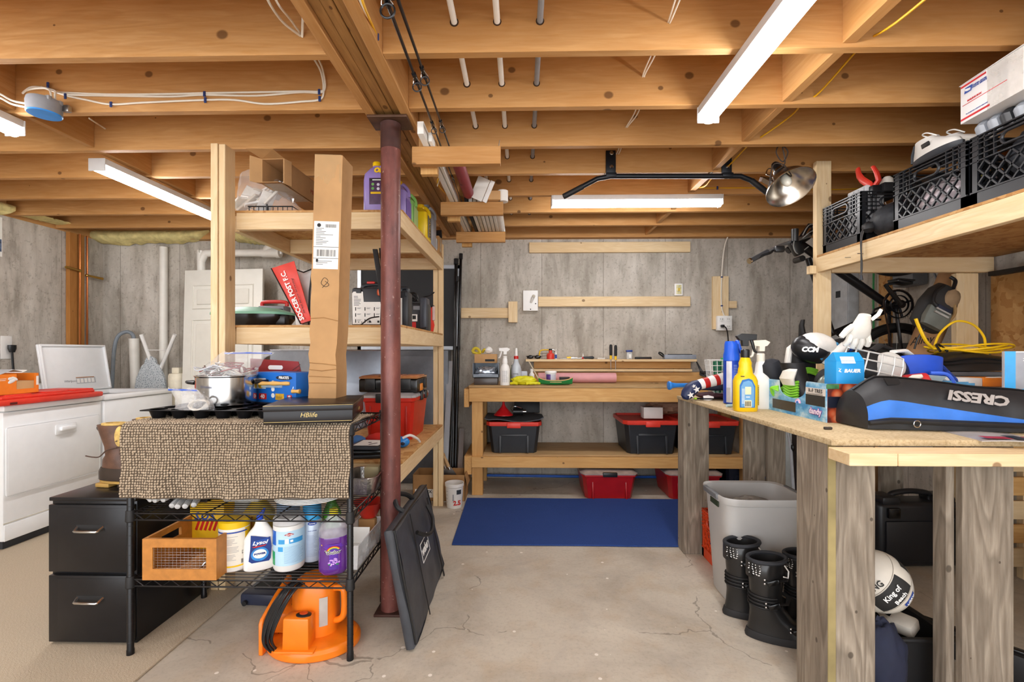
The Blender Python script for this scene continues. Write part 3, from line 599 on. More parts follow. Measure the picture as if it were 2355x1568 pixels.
for y0,y1,z0,z1 in((-.295,.295,.385,.402),(-.295,-.28,.01,.39),(.28,.295,.01,.39),(-.295,.295,.004,.018)):l.bx(.006,.026,y0,y1,z0,z1,bev=.005)
lid=l.o('lid',APP,t,tr(-.545,-.0,.905)@ry(R(-9)))
MB().bx(.0085,.0092,-.02,.16,.065,.115).o('instruction_label',LGRY,lid);MB().bx(.0085,.0095,-.02,.15,.115,.121).o('label_stripe',pl('#a8692a',.5),lid)
m=MB()
for k in range(5):m.bx(.0093,.0098,-.015+.034*k,.01+.034*k,.072,.108)
m.o('label_columns',WHT2,lid);text('Whirlpool',INKG,lid,at((.0095,-.075,.09),(0,1,0)),.026,shear=.3)
MB().bx(-.67,-.58,-.35,.35,.905,.99,bev=.02).o('control_console',APP,t)
t=T('tote_lid','bright red plastic tote lid lying on the dryer','lid',(-3.42,3.18,ZF+.9055),R(0))
m=MB();m.box((0,0,.018),(.42,.72,.036),bev=.01);m.box((0,0,.045),(.36,.64,.02),bev=.008);m.o('lid_plate',RED2,t)
m=MB()
for y in(-.2,.05,.25):m.box((.02,y,.058),(.28,.16,.012),bev=.005)
m.o('raised_panel',RED2,t);MB().bx(.209,.214,-.30,-.26,.006,.02).o('latch_slot',pl('#5a0f0c',.6),t)
zt=ZF+.9055+.055
t=T('orange_carton','orange carton with a torn open end on the red tote lid','box',(-3.44,2.99,zt+.0105),R(4))
m=MB();th=.003;w,dd,h=.16,.26,.13
m.bx(-w,w,-dd/2,dd/2,0,th);m.bx(-w,-w+th,-dd/2,dd/2,0,h);m.bx(w-th,w,-dd/2,-.02,0,h);m.bx(w-th,w,.10,dd/2,0,h);m.bx(w-th,w,-.02,.10,0,.03)
m.bx(-w,w,-dd/2,-dd/2+th,0,h);m.bx(-w,w,dd/2-th,dd/2,0,h);m.o('carton_wall',pl('#ef8122',.5,var=.06),t)
MB().bx(-w+.004,w-.004,-dd/2+.004,dd/2-.004,.003,.08).o('inner_tray',CARD3,t)
m=MB();m.sheet([[(-w,-dd/2-.0,h),(w,-dd/2-.0,h)],[(-w,-.03,h+.03),(w,-.04,h+.03)],[(-w,.1,h+.01),(w-.05,.07,h+.012)]],.003);m.o('top_flap',LGRY,t)
m=MB();m.sph((w+.001,-.05,.085),(.002,.03,.012),10,6,Mx.Rotation(R(25),4,'X'));m.sph((w+.001,-.035,.1),(.002,.024,.01),10,6,Mx.Rotation(R(-25),4,'X'));m.sph((w+.001,-.06,.10),(.002,.018,.01),10,6);m.o('white_flower_print',WHT,t)
m=MB();m.bx(w,w+.001,-.125,-.09,.09,.093);m.bx(w,w+.001,-.125,-.085,.1,.103);m.bx(w,w+.001,.112,.128,.05,.11);m.o('print_lines',WHT,t)
t=T('white_box','white open box behind the orange carton on the dryer','box',(-3.52,3.20,zt+.0105),R(-6));MB().box((0,0,.06),(.2,.12,.12),bev=.002).o('carton',WHT,t);MB().sheet([[(-.1,-.06,.121),(.1,-.06,.121)],[(-.1,-.0,.15),(.1,-.01,.148)]],.002).o('flap',WHT2,t)
t=T('panel_door','white six panel door leaning behind the wooden shelves','door',(P(545,900,4.4).x,4.36,ZF),0,None,M=tr(P(545,900,4.4).x-.09,4.28,ZF)@rx(R(-3.6))@ry(R(-1.2)))
m=MB();m.bx(-.375,.375,0,.035,0,2.03,bev=.003);m.o('slab',pl('#dcdad0',.5,var=.03),t)
for x in(-.175,.175):
    for z0,z1 in((.2,.82),(.95,1.55),(1.66,1.88)):
        m=MB();m.tube([(x-.112,-.001,z0),(x+.112,-.001,z0),(x+.112,-.001,z1),(x-.112,-.001,z1)],.008,6,closed=True);m.box((x,-.004,(z0+z1)/2),(.15,.012,z1-z0-.075),bev=.005,seg=1);m.o('raised_panel',pl('#d6d3c8',.5,var=.03),t)
t=T('file_cabinet','black two drawer file cabinet holding the boot beside the wire rack','cabinet',(-1.83,1.963,ZF))
FC=pl('#1d1d20',.3,.3,var=.15)
MB().bx(-.185,.185,.012,.50,0,.608,bev=.003).o('cabinet_shell',FC,t);MB().bx(-.188,.188,.0,.505,.608,.624,bev=.003).o('top',FC,t)
for z0,z1 in((.012,.295),(.31,.595)):
    d=MB().bx(-.182,.182,-.008,.012,z0,z1,bev=.003).o('drawer',FC,t)
    m=MB();m.bx(-.14,.182,-.0092,-.008,z0+.012,z1-.012,bev=.0005);m.o('drawer_panel',FC,d)
    zz=z1-.105
    m=MB();m.tube([(-.055,-.008,zz+.012),(-.05,-.03,zz+.0),(-.045,-.032,zz),(.045,-.032,zz),(.05,-.03,zz),(.055,-.008,zz+.012)],.0055,8);m.o('handle',CHRM,d)
    MB().bx(-.06,.06,-.0098,-.008,zz-.002,zz+.022).o('handle_plate',BLKM,d)
def ring(c,rx_,ry_,n=18,yaw=0,tilt=0,sq=2.0):
    out=[]
    for i in range(n):
        a=2*PI*i/n;x=math.copysign(abs(math.cos(a))**(2/sq),math.cos(a))*rx_;y=math.copysign(abs(math.sin(a))**(2/sq),math.sin(a))*ry_
        out.append(V(c)+V((x*math.cos(yaw)-y*math.sin(yaw),x*math.sin(yaw)+y*math.cos(yaw),tilt*x)))
    return out
LEA=pl('#5e4030',.5,var=.3,scale=20,bump=.3,bscale=120);LEAD=pl('#33271f',.45,var=.25)
t=T('duck_boot','brown leather lined winter boot with tan rubber sole on the file cabinet','boot',(-1.835,2.17,ZF+.625),R(-6),M=tr(-1.835,2.13,ZF+.625)@rz(R(-6))@Mx.Scale(.93,4))
m=MB();m.loft([ring((-.0,0,.035),.135,.046),ring((-.0,0,.075),.135,.048),ring((.0,0,.095),.125,.044)]);m.o('rubber_shell',LEAD,t)
m=MB();m.loft([ring((.003,0,.022),.130,.046),ring((.0,0,.034),.132,.047)]);m.o('sole',pl('#b58f4a',.6),t);MB().box((-.085,0,.010),(.075,.075,.02),bev=.004).o('heel_block',pl('#b58f4a',.6),t);MB().box((.06,0,.010),(.12,.075,.02),bev=.004).o('tread',LEAD,t)
m=MB();m.loft([ring((.0,0,.09),.118,.042),ring((-.02,0,.115),.092,.042,tilt=-.2),ring((-.034,0,.15),.058,.042,tilt=-.15),ring((-.038,0,.2),.056,.045),ring((-.056,0,.27),.068,.049),ring((-.062,0,.305),.074,.051),ring((-.054,0,.305),.062,.043),ring((-.054,0,.27),.055,.04)],caps=False);m.o('leather_upper',LEA,t)
m=MB();m.loft([ring((-.054,0,.24),.05,.035),ring((-.053,0,.30),.060,.042),ring((-.052,0,.313),.062,.044),ring((-.05,0,.315),.045,.03),ring((-.05,0,.25),.04,.026)],caps=False);m.sph((.004,-.026,.25),(.026,.018,.052),14,10);m.o('fleece_lining',pl('#d8b66c',.95,var=.2,scale=60,bump=.8,bscale=120),t)
m=MB();m.loft([[V((.012,-.038,.175)),V((.03,0,.17)),V((.012,.038,.175))],[V((.03,-.036,.25)),V((.05,0,.24)),V((.03,.036,.25))],[V((.03,-.03,.30)),V((.06,0,.29)),V((.03,.03,.30))]],closed=False);m.o('tongue',LEA,t)
m=MB()
for k in range(4):z=.14+.03*k;m.tube([(-.0+.01*(3-k),-.045,z),(.025+.012*(3-k),-.03,z+.01),(.03+.012*(3-k),.0,z+.012)],.003,6)
m.wire([(.01,-.047,.20),(-.03,-.06,.19),(-.06,-.07,.16),(-.09,-.075,.158),(-.13,-.075,.163)],.003,6);m.o('lace',pl('#4a352a',.7),t)
m=MB();m.wire([(-.118,0,.28),(-.14,0,.292),(-.15,0,.286),(-.14,0,.275),(-.118,0,.27)],.005,6);m.o('pull_loop',LEAD,t)
t=T('duck_boot','second brown boot mostly hidden behind the rug draped rack','boot',(-1.80,2.32,ZF+.625),R(-10),M=tr(-1.82,2.30,ZF+.625)@rz(R(-10))@Mx.Scale(.93,4))
for ch in list(bpy.data.objects['duck_boot'].children):c=ch.copy();COL.objects.link(c);c.parent=t
# ================================================================ wire rack
X0,X1,Y0,Y1=-1.612,-.70,1.902,2.35
t=rack=T('wire_shelving_rack','black three tier wire shelving rack with a rug over its top shelf','shelving rack',(0,0,0))
RB=pl('#1b1b1d',.3,.35,var=.2)
for x in(X0,X1):
    for y in(Y0,Y1):
        pz=ZF if x<-1.47 else.0005
        post=MB().lathe([(.014,pz),(.014,.03),(.0125,.034),(.0125,.945),(.01,.952),(0,.953)],c=(x,y,0),n=16).o('post',RB,t)
        m=MB()
        for k in range(22):m.lathe([(.0126,.06+.04*k),(.0133,.0605+.04*k),(.0126,.063+.04*k)],c=(x,y,0),n=14)
        m.o('post_grooves',BLKM,post)
for k,zs in enumerate((.318,.590,.948)):
    m=MB()
    for(ax,ay),(bx_,by)in(((X0,Y0),(X1,Y0)),((X0,Y1),(X1,Y1)),((X0,Y0),(X0,Y1)),((X1,Y0),(X1,Y1))):
        a,b=V((ax,ay,0)),V((bx_,by,0));L=(b-a).length
        m.cyl(a+V((0,0,zs)),b+V((0,0,zs)),.0036,n=6);m.cyl(a+V((0,0,zs-.027)),b+V((0,0,zs-.027)),.0036,n=6)
        n=max(6,round(L/.038));pts=[a.lerp(b,(i+.5)/n)+V((0,0,zs-(.027 if i%2 else 0)))for i in range(n)];m.tube(pts,.0026,5)
    sh=m.o('shelf_frame',RB,t)
    m=MB()
    n=17
    for i in range(1,n):y=Y0+(Y1-Y0)*i/n;m.cyl((X0+.012,y,zs+.001),(X1-.012,y,zs+.001),.0022,n=5)
    for x in(X0+.3,X1-.3):m.cyl((x,Y0,zs-.004),(x,Y1,zs-.004),.003,n=6)
    m.o('wire_deck',RB,sh)
    for x in(X0,X1):
        for y in(Y0,Y1):MB().lathe([(.0155,zs-.034),(.0185,zs-.03),(.0165,zs+.012),(.0155,zs+.014)],c=(x,y,0),n=16).o('post_collar',BLKM,sh)
t=T('bath_rug','tan chenille bath rug draped over the top shelf of the wire rack','rug',(0,0,0))
RUG=pl('#b3a28b',.9,var=.2,scale=120,bump=.4,bscale=300)
RX0,RX1=-1.628,-.690;zt=.958;yf=Y0-.024
def rugpt(u,s):
    x=RX0+(RX1-RX0)*u;sag=.02*math.sin(PI*u)-.022*u
    if s<.28:y,z,n=yf+.02+.28-s,zt+.004,V((0,0,1))
    elif s<.32:a=(s-.28)/.04*PI/2;y,z,n=yf+.02-.02*math.sin(a),zt-.016+.02*math.cos(a),V((0,-math.sin(a),math.cos(a)))
    else:
        d=s-.32;y,z,n=yf-.004*math.sin(u*15)*min(1,d*5)-.006*math.sin(u*37+d*9)*min(1,d*4),zt-.016-d*(1+sag),V((0,-1,0))
    return V((x+.004*math.sin(s*30+u*7),y,z)),n
g=[[rugpt(i/40,.60*j/40)[0]for i in range(41)]for j in range(41)]
MB().sheet(g,.005).o('backing',pl('#54483a',.95),t)  # backing colour darkened to paint shade into the gaps between nubs
m=MB();rows,cols=54,84
for j in range(rows):
    for i in range(cols):
        u=(i+.5)/cols+random.uniform(-.0012,.0012);s=.02+.575*(j+.5)/rows+random.uniform(-.0009,.0009)
        p,nn=rugpt(u,s);ax=V((1,0,0));ay=nn.cross(ax);r=.0050*random.uniform(.88,1.12);h=.008*random.uniform(.8,1.2)
        lean=V((random.uniform(-.3,.3),0,0))*r+V((0,0,-r*.5))*(nn.y<-.5)
        a=[m.v(p+nn*.001+(ax*math.cos(2*PI*k/6)+ay*math.sin(2*PI*k/6))*r)for k in range(6)]
        b=[m.v(p+nn*h*.8+lean+(ax*math.cos(2*PI*k/6)+ay*math.sin(2*PI*k/6))*r*.8)for k in range(6)]
        c=m.v(p+nn*h+lean)
        for k in range(6):l=(k+1)%6;m.f((a[k],a[l],b[l],b[k]));m.f((b[k],b[l],c))
m.o('pile',RUG,t,angle=80,kind='stuff')
ZT=zt+.0135
t=T('muffin_pan','black muffin pan with many cups under the stockpot','pan',(-1.335,2.125,ZT))
PAN=pl('#1a1b1e',.32,.5,var=.15)
m=MB();m.box((0,0,.034),(.56,.34,.003),bev=.001);m.tube([(-.28,-.17,.035),(.28,-.17,.035),(.28,.17,.035),(-.28,.17,.035)],.003,6,closed=True);m.o('pan_plate',PAN,t)
for i in range(6):
    for j in range(4):
        m=MB();c=(-.235+.094*i,-.125+.083*j,0);m.lathe([(.024,.0),(.036,.0335),(0,.034)],c=c,n=16);cup=m.o('cup',PAN,t)
        MB().lathe([(.033,.0362),(0,.0362)],c=c,n=16).o('cup_shade',BLKG,cup)  # dark disc on the plate, painted shade for the cup interior
t=T('stockpot','shiny steel stockpot standing on the muffin pan','pot',(-1.372,2.155,ZT+.0365))
m=MB();m.lathe([(0,.0),(.112,.0),(.122,.008),(.124,.02),(.124,.132),(.129,.137),(.129,.14),(.122,.14),(.119,.13),(.117,.02),(0,.012)],n=44);m.o('pot_wall',pl('#c4c4c4',.16,1,var=.04),t)
for a in(R(188),R(20)):
    m=MB();M_=rz(a);m.tube([M_@V((.122,-.035,.105)),M_@V((.15,-.03,.108)),M_@V((.172,0,.108)),M_@V((.15,.03,.108)),M_@V((.122,.035,.105))],.008,8);m.o('handle',BLK,t)
def bag(name,loc,rx_,ry_,h,label,seal='#3c63c8',alpha=.22,rot=0,lean=(0,0)):
    t=T(name,label,'bag',loc,rot);g=[]
    for j in range(13):
        f=j/12;row=[]
        for i in range(25):
            a=2*PI*i/24;k=1+.12*NZ.noise(V((math.cos(a)*2,math.sin(a)*2,f*3+loc[0]*9)))
            thin=(1-f**1.6)*.96+.04
            row.append((math.cos(a)*rx_*k*(1-.1*f)+lean[0]*f*f,math.sin(a)*ry_*thin*k+lean[1]*f*f,.004+h*f+.012*NZ.noise(V((a*2,f*4,1)))*(j>0)))
        g.append(row)
    MB().sheet(g).o('film',clear('#f4f6f8',alpha,.06),t,angle=25)
    m=MB();m.tube([(-rx_*.88+lean[0]*.95,lean[1]*.95,h*.97),(lean[0]*.95,lean[1]*.95-.004,h*.985),(rx_*.88+lean[0]*.95,lean[1]*.95,h*.97)],.004,6);m.o('zip_seal',pl(seal,.35),t)
    return t
t=bag('zip_bag',(-1.365,2.155,ZT+.165),.125,.11,.115,'clear zip bag of tangled wires piled on the stockpot',lean=(.10,.0))
random.seed(5)
for c_,n_,nm in(('#8a1f22',9,'red_wire'),('#d9d5cd',9,'white_wire'),('#5b4034',6,'brown_wire'),('#b9bcc2',7,'foil_wire')):
    for q in range(n_):
        p=V((random.uniform(-.08,.08),random.uniform(-.07,.04),random.uniform(.02,.055)));pts=[p+V((random.uniform(-.045,.045),random.uniform(-.03,.03),random.uniform(-.018,.02)))for _ in range(6)]
        MB().wire(pts,.0032,6,5).o(nm,pl(c_,.35),t)
t=bag('zip_bag',(-1.40,1.985,ZT+.0365),.088,.055,.085,'small clear zip bag of white cord with a blue seal beside the stockpot',alpha=.25,lean=(-.06,-.01),rot=R(-14))
for q in range(9):
    a0=random.random()*6;pts=[V((.03+.03*math.cos(a0+a)*(1+.2*random.random()),-.01+.02*math.sin(a0+a*1.3),.022+.02*math.sin(a0+a)))for a in(0,1,2,3,4,5)]
    MB().wire(pts,.0035,6,5).o('cord_loop',pl('#cfcabf',.5),t)
t=T('snack_box','bright blue snack carton with round badges behind the stockpot','box',(-1.14,2.25,ZT+.037),R(-22))
m=MB();m.box((0,0,.075),(.26,.12,.15),bev=.002);m.o('carton',pl('#1769c4',.4,var=.05),t)
MB().bx(-.13,.13,-.0615,-.06,.0,.006).o('dark_edge',NAVY,t)
MB().prism([(.02*math.cos(a*PI/12)*2.6,.02*math.sin(a*PI/12)*.55)for a in range(24)],.001,at((.055,-.0602,.125))).o('name_plate',NAVY,t)
text("PIRATE'S",INKW,t,at((.055,-.0618,.125)),.017,bold=.0004)
MB().bx(.0,.055,-.0612,-.06,.02,.05).o('snack_picture',pl('#c79a2c',.5,var=.5,scale=40),t)
for x,z in((-.005,.10),(-.005,.07),(-.005,.04)):MB().prism([(.011*math.cos(a*PI/8),.011*math.sin(a*PI/8))for a in range(16)],.001,at((x-.012,-.0602,z))).o('round_badge',WHT,t)
for x,w in((-.085,.05),(.09,.028)):MB().bx(x-w/2,x+w/2,-.0612,-.06,.03-(w>.04)*.01,.03+w*.55-(w>.04)*.01).o('price_flash',RED,t);text('40',INKW,t,at((x,-.0618,.03+w*.25-(w>.04)*.01)),w*.55,bold=.0005)
MB().bx(-.125,-.065,-.0612,-.06,.07,.12).o('picture_panel',WHT,t);MB().prism([(.022*math.cos(a*PI/9),.022*math.sin(a*PI/9))for a in range(18)],.0016,at((-.095,-.0605,.093))).o('round_emblem',pl('#d8a51e',.5,var=.5,scale=60),t)
t=T('red_carton','tall dark red carton with a hand hole behind the blue snack box','box',(-1.24,2.345,ZT),R(-4))
DR=pl('#8e1a1e',.45,var=.12)
m=MB()
poly=[(-.135,0),(.135,0),(.135,.18),(.12,.235),(-.135,.25)]
m.prism(poly,.004,at((0,-.0,0)));m.o('front_wall',DR,t);m=MB();m.bx(-.135,.135,.0045,.05,0,.15);m.o('carton_body',DR,t)
MB().prism([(.028*(1 if c>0 else-1)+.011*c,.011*s)for c,s in[(math.cos(a*PI/8-PI/2+(.0001)),math.sin(a*PI/8-PI/2+.0001))for a in range(16)]],.0012,at((.0,-.0042,.205))).o('hand_hole',WHT2,t)
m=MB()
for k in range(9):m.box((.11,-.0048,.03+.022*k),(.05,.001,.004),M=ry(R(-35)))
m.o('stripe_print',pl('#5c0f12',.5),t)
t=T('wooden_handle','pale wooden corn holder handles lying on a glass dish behind the pot','handle',(-1.155,2.17,ZT+.136),R(-6))
MB().lathe([(0,-.08),(.008,-.078),(.010,-.06),(.008,-.03),(.011,0),(.008,.03),(.010,.06),(.008,.078),(0,.08)],n=14,M=ry(PI/2)).o('turned_handle',pl('#d9a95c',.45),t)
m=MB();m.wire([(.08,0,0),(.095,0,.005),(.1,-.005,-.012),(.093,-.005,-.03)],.003,6);m.o('wire_hook',CHRM,t);MB().lathe([(0,-.022),(.010,-.02),(.008,0),(.011,.018),(0,.022)],n=12,c=(.115,-.01,-.035),M=ry(PI/2)).o('end_knob',pl('#d9a95c',.45),t)
MB().box((-.02,.03,-.012),(.11,.05,.02),bev=.006).o('glass_dish',clear('#cfe3e0',.4),t)
a,b=PZ(605,977,ZT),PZ(811,971,ZT);ang=math.atan2(b.y-a.y,b.x-a.x);w=(b-a).length
t=hb=T('flat_black_box','flat glossy black box with thin gold lines and gold script on the rug','box',(a.x,a.y,ZT),ang)
GOLD=pl('#b39a62',.35,.6)
HB=pl('#120d0f',.3,var=.2,spec=.35)
MB().bx(0,w,0,.40,0,.062,bev=.002).o('box_base',HB,t);MB().bx(-.002,w+.002,-.002,.402,.050,.074,bev=.002).o('box_lid',HB,t)
m=MB();m.bx(.003,w-.003,-.0026,-.002,.008,.0095);m.bx(w+.002,w+.0026,.003,.397,.008,.0095);m.bx(.0,w,-.0026,-.002,.0715,.0727);m.bx(w+.002,w+.0026,.0,.4,.0715,.0727);m.o('gold_line',GOLD,t)
text('HBlife',GOLD,t,at((w*.5,-.0028,.034)),.026,shear=.25);text('HBlife',GOLD,t,at((w+.0028,.2,.034),(0,1,0)),.022,shear=.25)
zt2=ZT+.0745
c1,c2=PZ(706,921,zt2),PZ(768,923,zt2)
t=T('tall_carton','tall narrow brown cardboard carton standing on the flat black box','box',M=tr(c1.x-.042,2.10,zt2)@rz(R(2))@ry(R(1.6)))
m=MB();H=1.10;rr=[]
for j in range(23):
    f=j/22;k=0 if f>.52 else.004*math.sin(f*61);b_=.007*math.exp(-((f-.18)/.05)**2)
    rr.append([V((0+k,0-b_*.3,H*f)),V((.125-b_,-.001+k*.6,H*f)),V((.128-b_,.13,H*f)),V((.002,.13,H*f))])
m.loft(rr);m.o('carton_wall',CARD,t,angle=15)
MB().bx(.118,.120,.002,.129,.02,H).o('seam',CARD2,t)if 0 else None
m=MB();m.bx(.006,.118,-.0015,0,.585,.80);m.o('shipping_label',PAPER,t)
m=MB()
for k in range(24):m.bx(.022+.0035*k,.022+.0035*k+random.choice((.001,.002)),-.002,-.0014,.642,.672)
for k in range(12):m.bx(.058+.004*k,.060+.004*k,-.002,-.0014,.772,.787)
for k in range(11):m.bx(.016,.03+random.random()*.07,-.002,-.0014,.695+.0072*k,.697+.0072*k)
for k in range(3):m.bx(.02,.05+.02*k,-.002,-.0014,.605+.007*k,.607+.007*k)
m.bx(.006,.118,-.002,-.0014,.683,.685);m.bx(.006,.118,-.002,-.0014,.632,.634);m.o('label_print',INK,t)
m=MB();m.sph((.028,-.0016,.782),(.009,.001,.009),12,6);m.bx(.018,.028,-.002,-.0014,.616,.63);m.o('label_emblem',INK,t)
m=MB();m.wire([(.05,-.002,.50),(.075,-.002,.53),(.058,-.002,.545),(.045,-.002,.52),(.065,-.002,.505),(.08,-.002,.515),(.062,-.002,.53)],.0011,5);m.o('pen_scribble',INK,t)
m=MB();m.sheet([[(.0+.02*i,-.001-.001*math.sin(i*2.2),H-.115+.02*math.sin(i*1.7))for i in range(7)],[(.0+.02*i,-.0015,H+.002)for i in range(7)],[(.0+.02*i,.06,H+.003+.003*math.sin(i*2))for i in range(7)],[(.0+.02*i,.128,H+.003)for i in range(7)]]);m.o('packing_tape',clear('#d9b98a',.35,.12),t,angle=20)
for z in(.07,.10,.13,.16,.36):m=MB();m.tube([(.002,-.001,z),(.06,-.0025,z+random.uniform(-.006,.006)),(.124,-.001,z+random.uniform(-.01,.01))],.0022,5);m.o('crease',CARD2,t)
# ================================================================ on the middle tier of the rack
Z2,Z3=.5935,.3215
def glove_hand(m,M,L=.19):
    m.T=M;m.loft([ring((0,0,.0),.045,.018),ring((0,.07,.0),.048,.017),ring((0,.10,0),.045,.012)])if 0 else None
    m.tube([(0,0,0),(0,.05,.003),(0,.10,.0)],[.030,.043,.04],14,flat=.45)
    for x,l in((-.033,.07),(-.011,.082),(.012,.078),(.034,.06)):m.tube([(x,.085,0),(x*1.15,.10+l*.5,.004),(x*1.25,.10+l,-.003),(x*1.25,.104+l,-.005)],[.0125,.0125,.011,.004],9)
    m.tube([(-.035,.03,0),(-.065,.06,.002),(-.075,.095,0),(-.076,.10,0)],[.014,.0135,.011,.004],9)
    m.T=Mx.Identity(4)
GLV=pl('#bfbfbe',.75,var=.1)
for k,(x,z,a,l)in enumerate(((-1.505,.035,172,'white rubber palm work glove on the middle rack tier, upper of the pair'),(-1.46,.008,196,'white rubber palm work glove on the middle rack tier, lower of the pair'))):
    t=T('work_glove',l,'glove',(x,2.09,Z2+.016+z),R(a));m=MB();glove_hand(m,Mx.Identity(4));m.o('glove_body',GLV,t);MB().tube([(0,-.06,0),(0,.005,0)],[.036,.034],14,flat=.5).o('knit_cuff',DGRY,t)
t=T('speaker_puck','round black speaker lying on its side on the middle rack tier','speaker',(P(418,1160,1.98).x,1.975,Z2+.046))
MB().lathe([(0,0),(.036,0),(.043,.008),(.045,.02),(.045,.09),(.038,.1),(0,.1)],n=28,M=rx(-PI/2)).o('body',BLKM,t)
m=MB();m.lathe([(.024,-.001),(.028,-.003),(.03,0)],n=24,M=rx(-PI/2));m.o('cone_ring',DGRY,t);MB().box((.06,.05,-.01),(.09,.07,.05),bev=.012).o('side_module',BLKG,t)
t=T('clear_container','clear plastic clamshell container on the middle rack tier behind the speaker','container',(-1.23,2.1,Z2+.002));MB().box((0,0,.03),(.16,.14,.06),bev=.01,tap=(1.15,1.15)).o('shell',clear('#e8ecee',.3),t)
t=T('paper_plate_stack','stack of white plates on the middle rack tier under the rug edge','plate stack',(P(712,1158,2.08).x,2.10,Z2+.002))
for k in range(4):MB().lathe([(0,.002),(.10,.002),(.125,.012),(.152,.016),(.152,.019),(.124,.015),(.10,.006),(0,.006)],n=36,c=(0,0,.006*k)).o('plate',WHT2,t)
t=T('foil_pan','crinkled aluminum foil loaf pan on the right of the middle rack tier','pan',(P(845,1095,2.28).x,2.24,Z2+.002),R(3))
m=MB();rr=[]
for k,(s,z)in enumerate(((.80,0),(.9,.04),(1,.078),(1.1,.08),(1.09,.083),(.98,.082),(.86,.04),(.76,.006))):rr.append([V((.075*s*q[0]*(1+.012*math.sin(i*5)),.11*s*q[1]*(1+.012*math.sin(i*4)),z))for i,q in enumerate([(math.copysign(abs(math.cos(2*PI*i/40))**.5,math.cos(2*PI*i/40)),math.copysign(abs(math.sin(2*PI*i/40))**.5,math.sin(2*PI*i/40)))for i in range(40)])])
m.loft(rr);m.o('foil_wall',pl('#c9c9c7',.28,1,var=.1,scale=60,bump=.6,bscale=90),t,angle=20)
t=T('tan_food_box','small tan box behind the foil pan on the middle rack tier','box',(-.745,2.335,Z2+.002));MB().box((0,0,.045),(.07,.05,.09),bev=.002).o('carton',pl('#c9b98e',.6),t)
# ================================================================ bottom tier
a,b=P(327,1337,1.885),P(493,1337,1.885)
t=T('mesh_crate','honey wood crate with wire mesh sides on the bottom rack tier','crate',(a.x,1.885,Z3+.002),R(1));CW=pl('#b87a36',.5,var=.15,scale=30);w=b.x-a.x+.005;dp,hh=.30,.168
for y0,y1 in((0,.014),(dp-.014,dp)):
    m=MB();m.bx(0,w,y0,y1,0,.045);m.bx(0,w,y0,y1,hh-.035,hh);m.bx(0,.042,y0,y1,.045,hh-.035);m.bx(w-.042,w,y0,y1,.045,hh-.035);m.o('frame_panel',CW,t)
    q=MB();yy=(y0+y1)/2
    for k in range(15):x=.042+(w-.084)*k/14;q.cyl((x,yy,.045),(x,yy,hh-.035),.0007,n=4)
    for k in range(9):z=.045+(hh-.08)*k/8;q.cyl((.042,yy,z),(w-.042,yy,z),.0007,n=4)
    q.o('wire_mesh',STEEL,t)
for x0 in(0,w-.012):
    m=MB();x1=x0+.012;m.bx(x0,x1,.014,dp-.014,0,.105);m.bx(x0,x1,.014,dp-.014,.142,hh);m.bx(x0,x1,.014,.09,.105,.142);m.bx(x0,x1,dp-.09,dp-.014,.105,.142);m.o('side_panel',CW,t)
MB().bx(.012,w-.012,.014,dp-.014,.004,.012).o('crate_floor',pl('#a86f38',.55),t)
m=MB()
for k in range(3):m.wire([(w-.1+.03*k,.05+.02*k,.02),(w-.08+.02*k,.06,.05),(w-.06+.015*k,.05+.02*k,.03+.02*k),(w-.05,.08,.06)],.004,6)
t2=T('silver_trinket','small silver figure lying inside the mesh crate','trinket',(a.x,1.885,Z3+.002));m.o('figure',CHRM,t2)
def lab_cyl(name,u0,u1,vb,y,h,label,cat,body,prof=None,n=40):
    x=(P(u0,vb,y).x+P(u1,vb,y).x)/2;r=(P(u1,vb,y).x-P(u0,vb,y).x)/2
    t=T(name,label,cat,(x,y+.0,Z3),math.atan2(x,y)*-1);return t,r
def fine_print(t,r,rows,a0,a1,mat,h=.0016):
    m=MB()
    for z in rows:m.patch(r,z,z+h,a0,a0+(a1-a0)*random.uniform(.65,1),6,t=.0010)
    m.o('fine_print',mat,t)
t,r=lab_cyl('wipes_canister',508,571,1320,2.02,.24,'white wipes canister with yellow lid and yellow label edge next to the wooden crate','canister',WHT)
t.scale.z=.88;MB().lathe([(0,0),(r*.95,0),(r,.006),(r,.215),(r*.97,.22)],n=40).o('canister_wall',WHT,t);MB().lathe([(r*1.01,.205),(r*1.01,.235),(r*.9,.242),(0,.243)],n=40).o('lid',YEL,t)
m=MB();m.patch(r,.03,.195,-88,40,14);m.o('paper_label',pl('#ece7da',.5,var=.04),t);m=MB();m.patch(r,.03,.20,40,88,8);m.patch(r,.022,.03,-88,88,16);m.o('yellow_label',YEL,t)
m=MB();m.patch(r,.185,.192,-80,50,12,t=.0008);m.o('blue_stripe',INKB,t);fine_print(t,r,[.05+.0062*k for k in range(20)if k%6],-60,18,INKG)
m=MB();[m.patch(r,.035,.056,24+2.2*k,25.2+2.2*k,1,t=.001)for k in range(10)];m.tube([(r*math.sin(R(32))+.008*math.cos(a*PI/1.5),-r*math.cos(R(32))-.001+.003*math.cos(a*PI/1.5),.088+.009*math.sin(a*PI/1.5))for a in range(3)],.0014,5,closed=True);m.o('recycle_and_barcode',INK,t)
t,r=lab_cyl('cleaner_bottle',565,630,1318,2.01,.3,'white angled neck cleaner bottle with navy label and blue cap','bottle',WHT)
t.scale.z=.8;rr=[]
for z,w_,d_,dx in((0,.9,.9,0),(.006,1,1,0),(.10,1,1,0),(.165,.92,.95,-.002),(.20,.72,.8,.004),(.225,.48,.6,.006),(.245,.34,.45,.004),(.262,.28,.4,.0)):rr.append(ring((dx,0,z),r*w_,.034*d_,28,sq=2.6))
MB().loft(rr).o('bottle_body',WHT2,t)
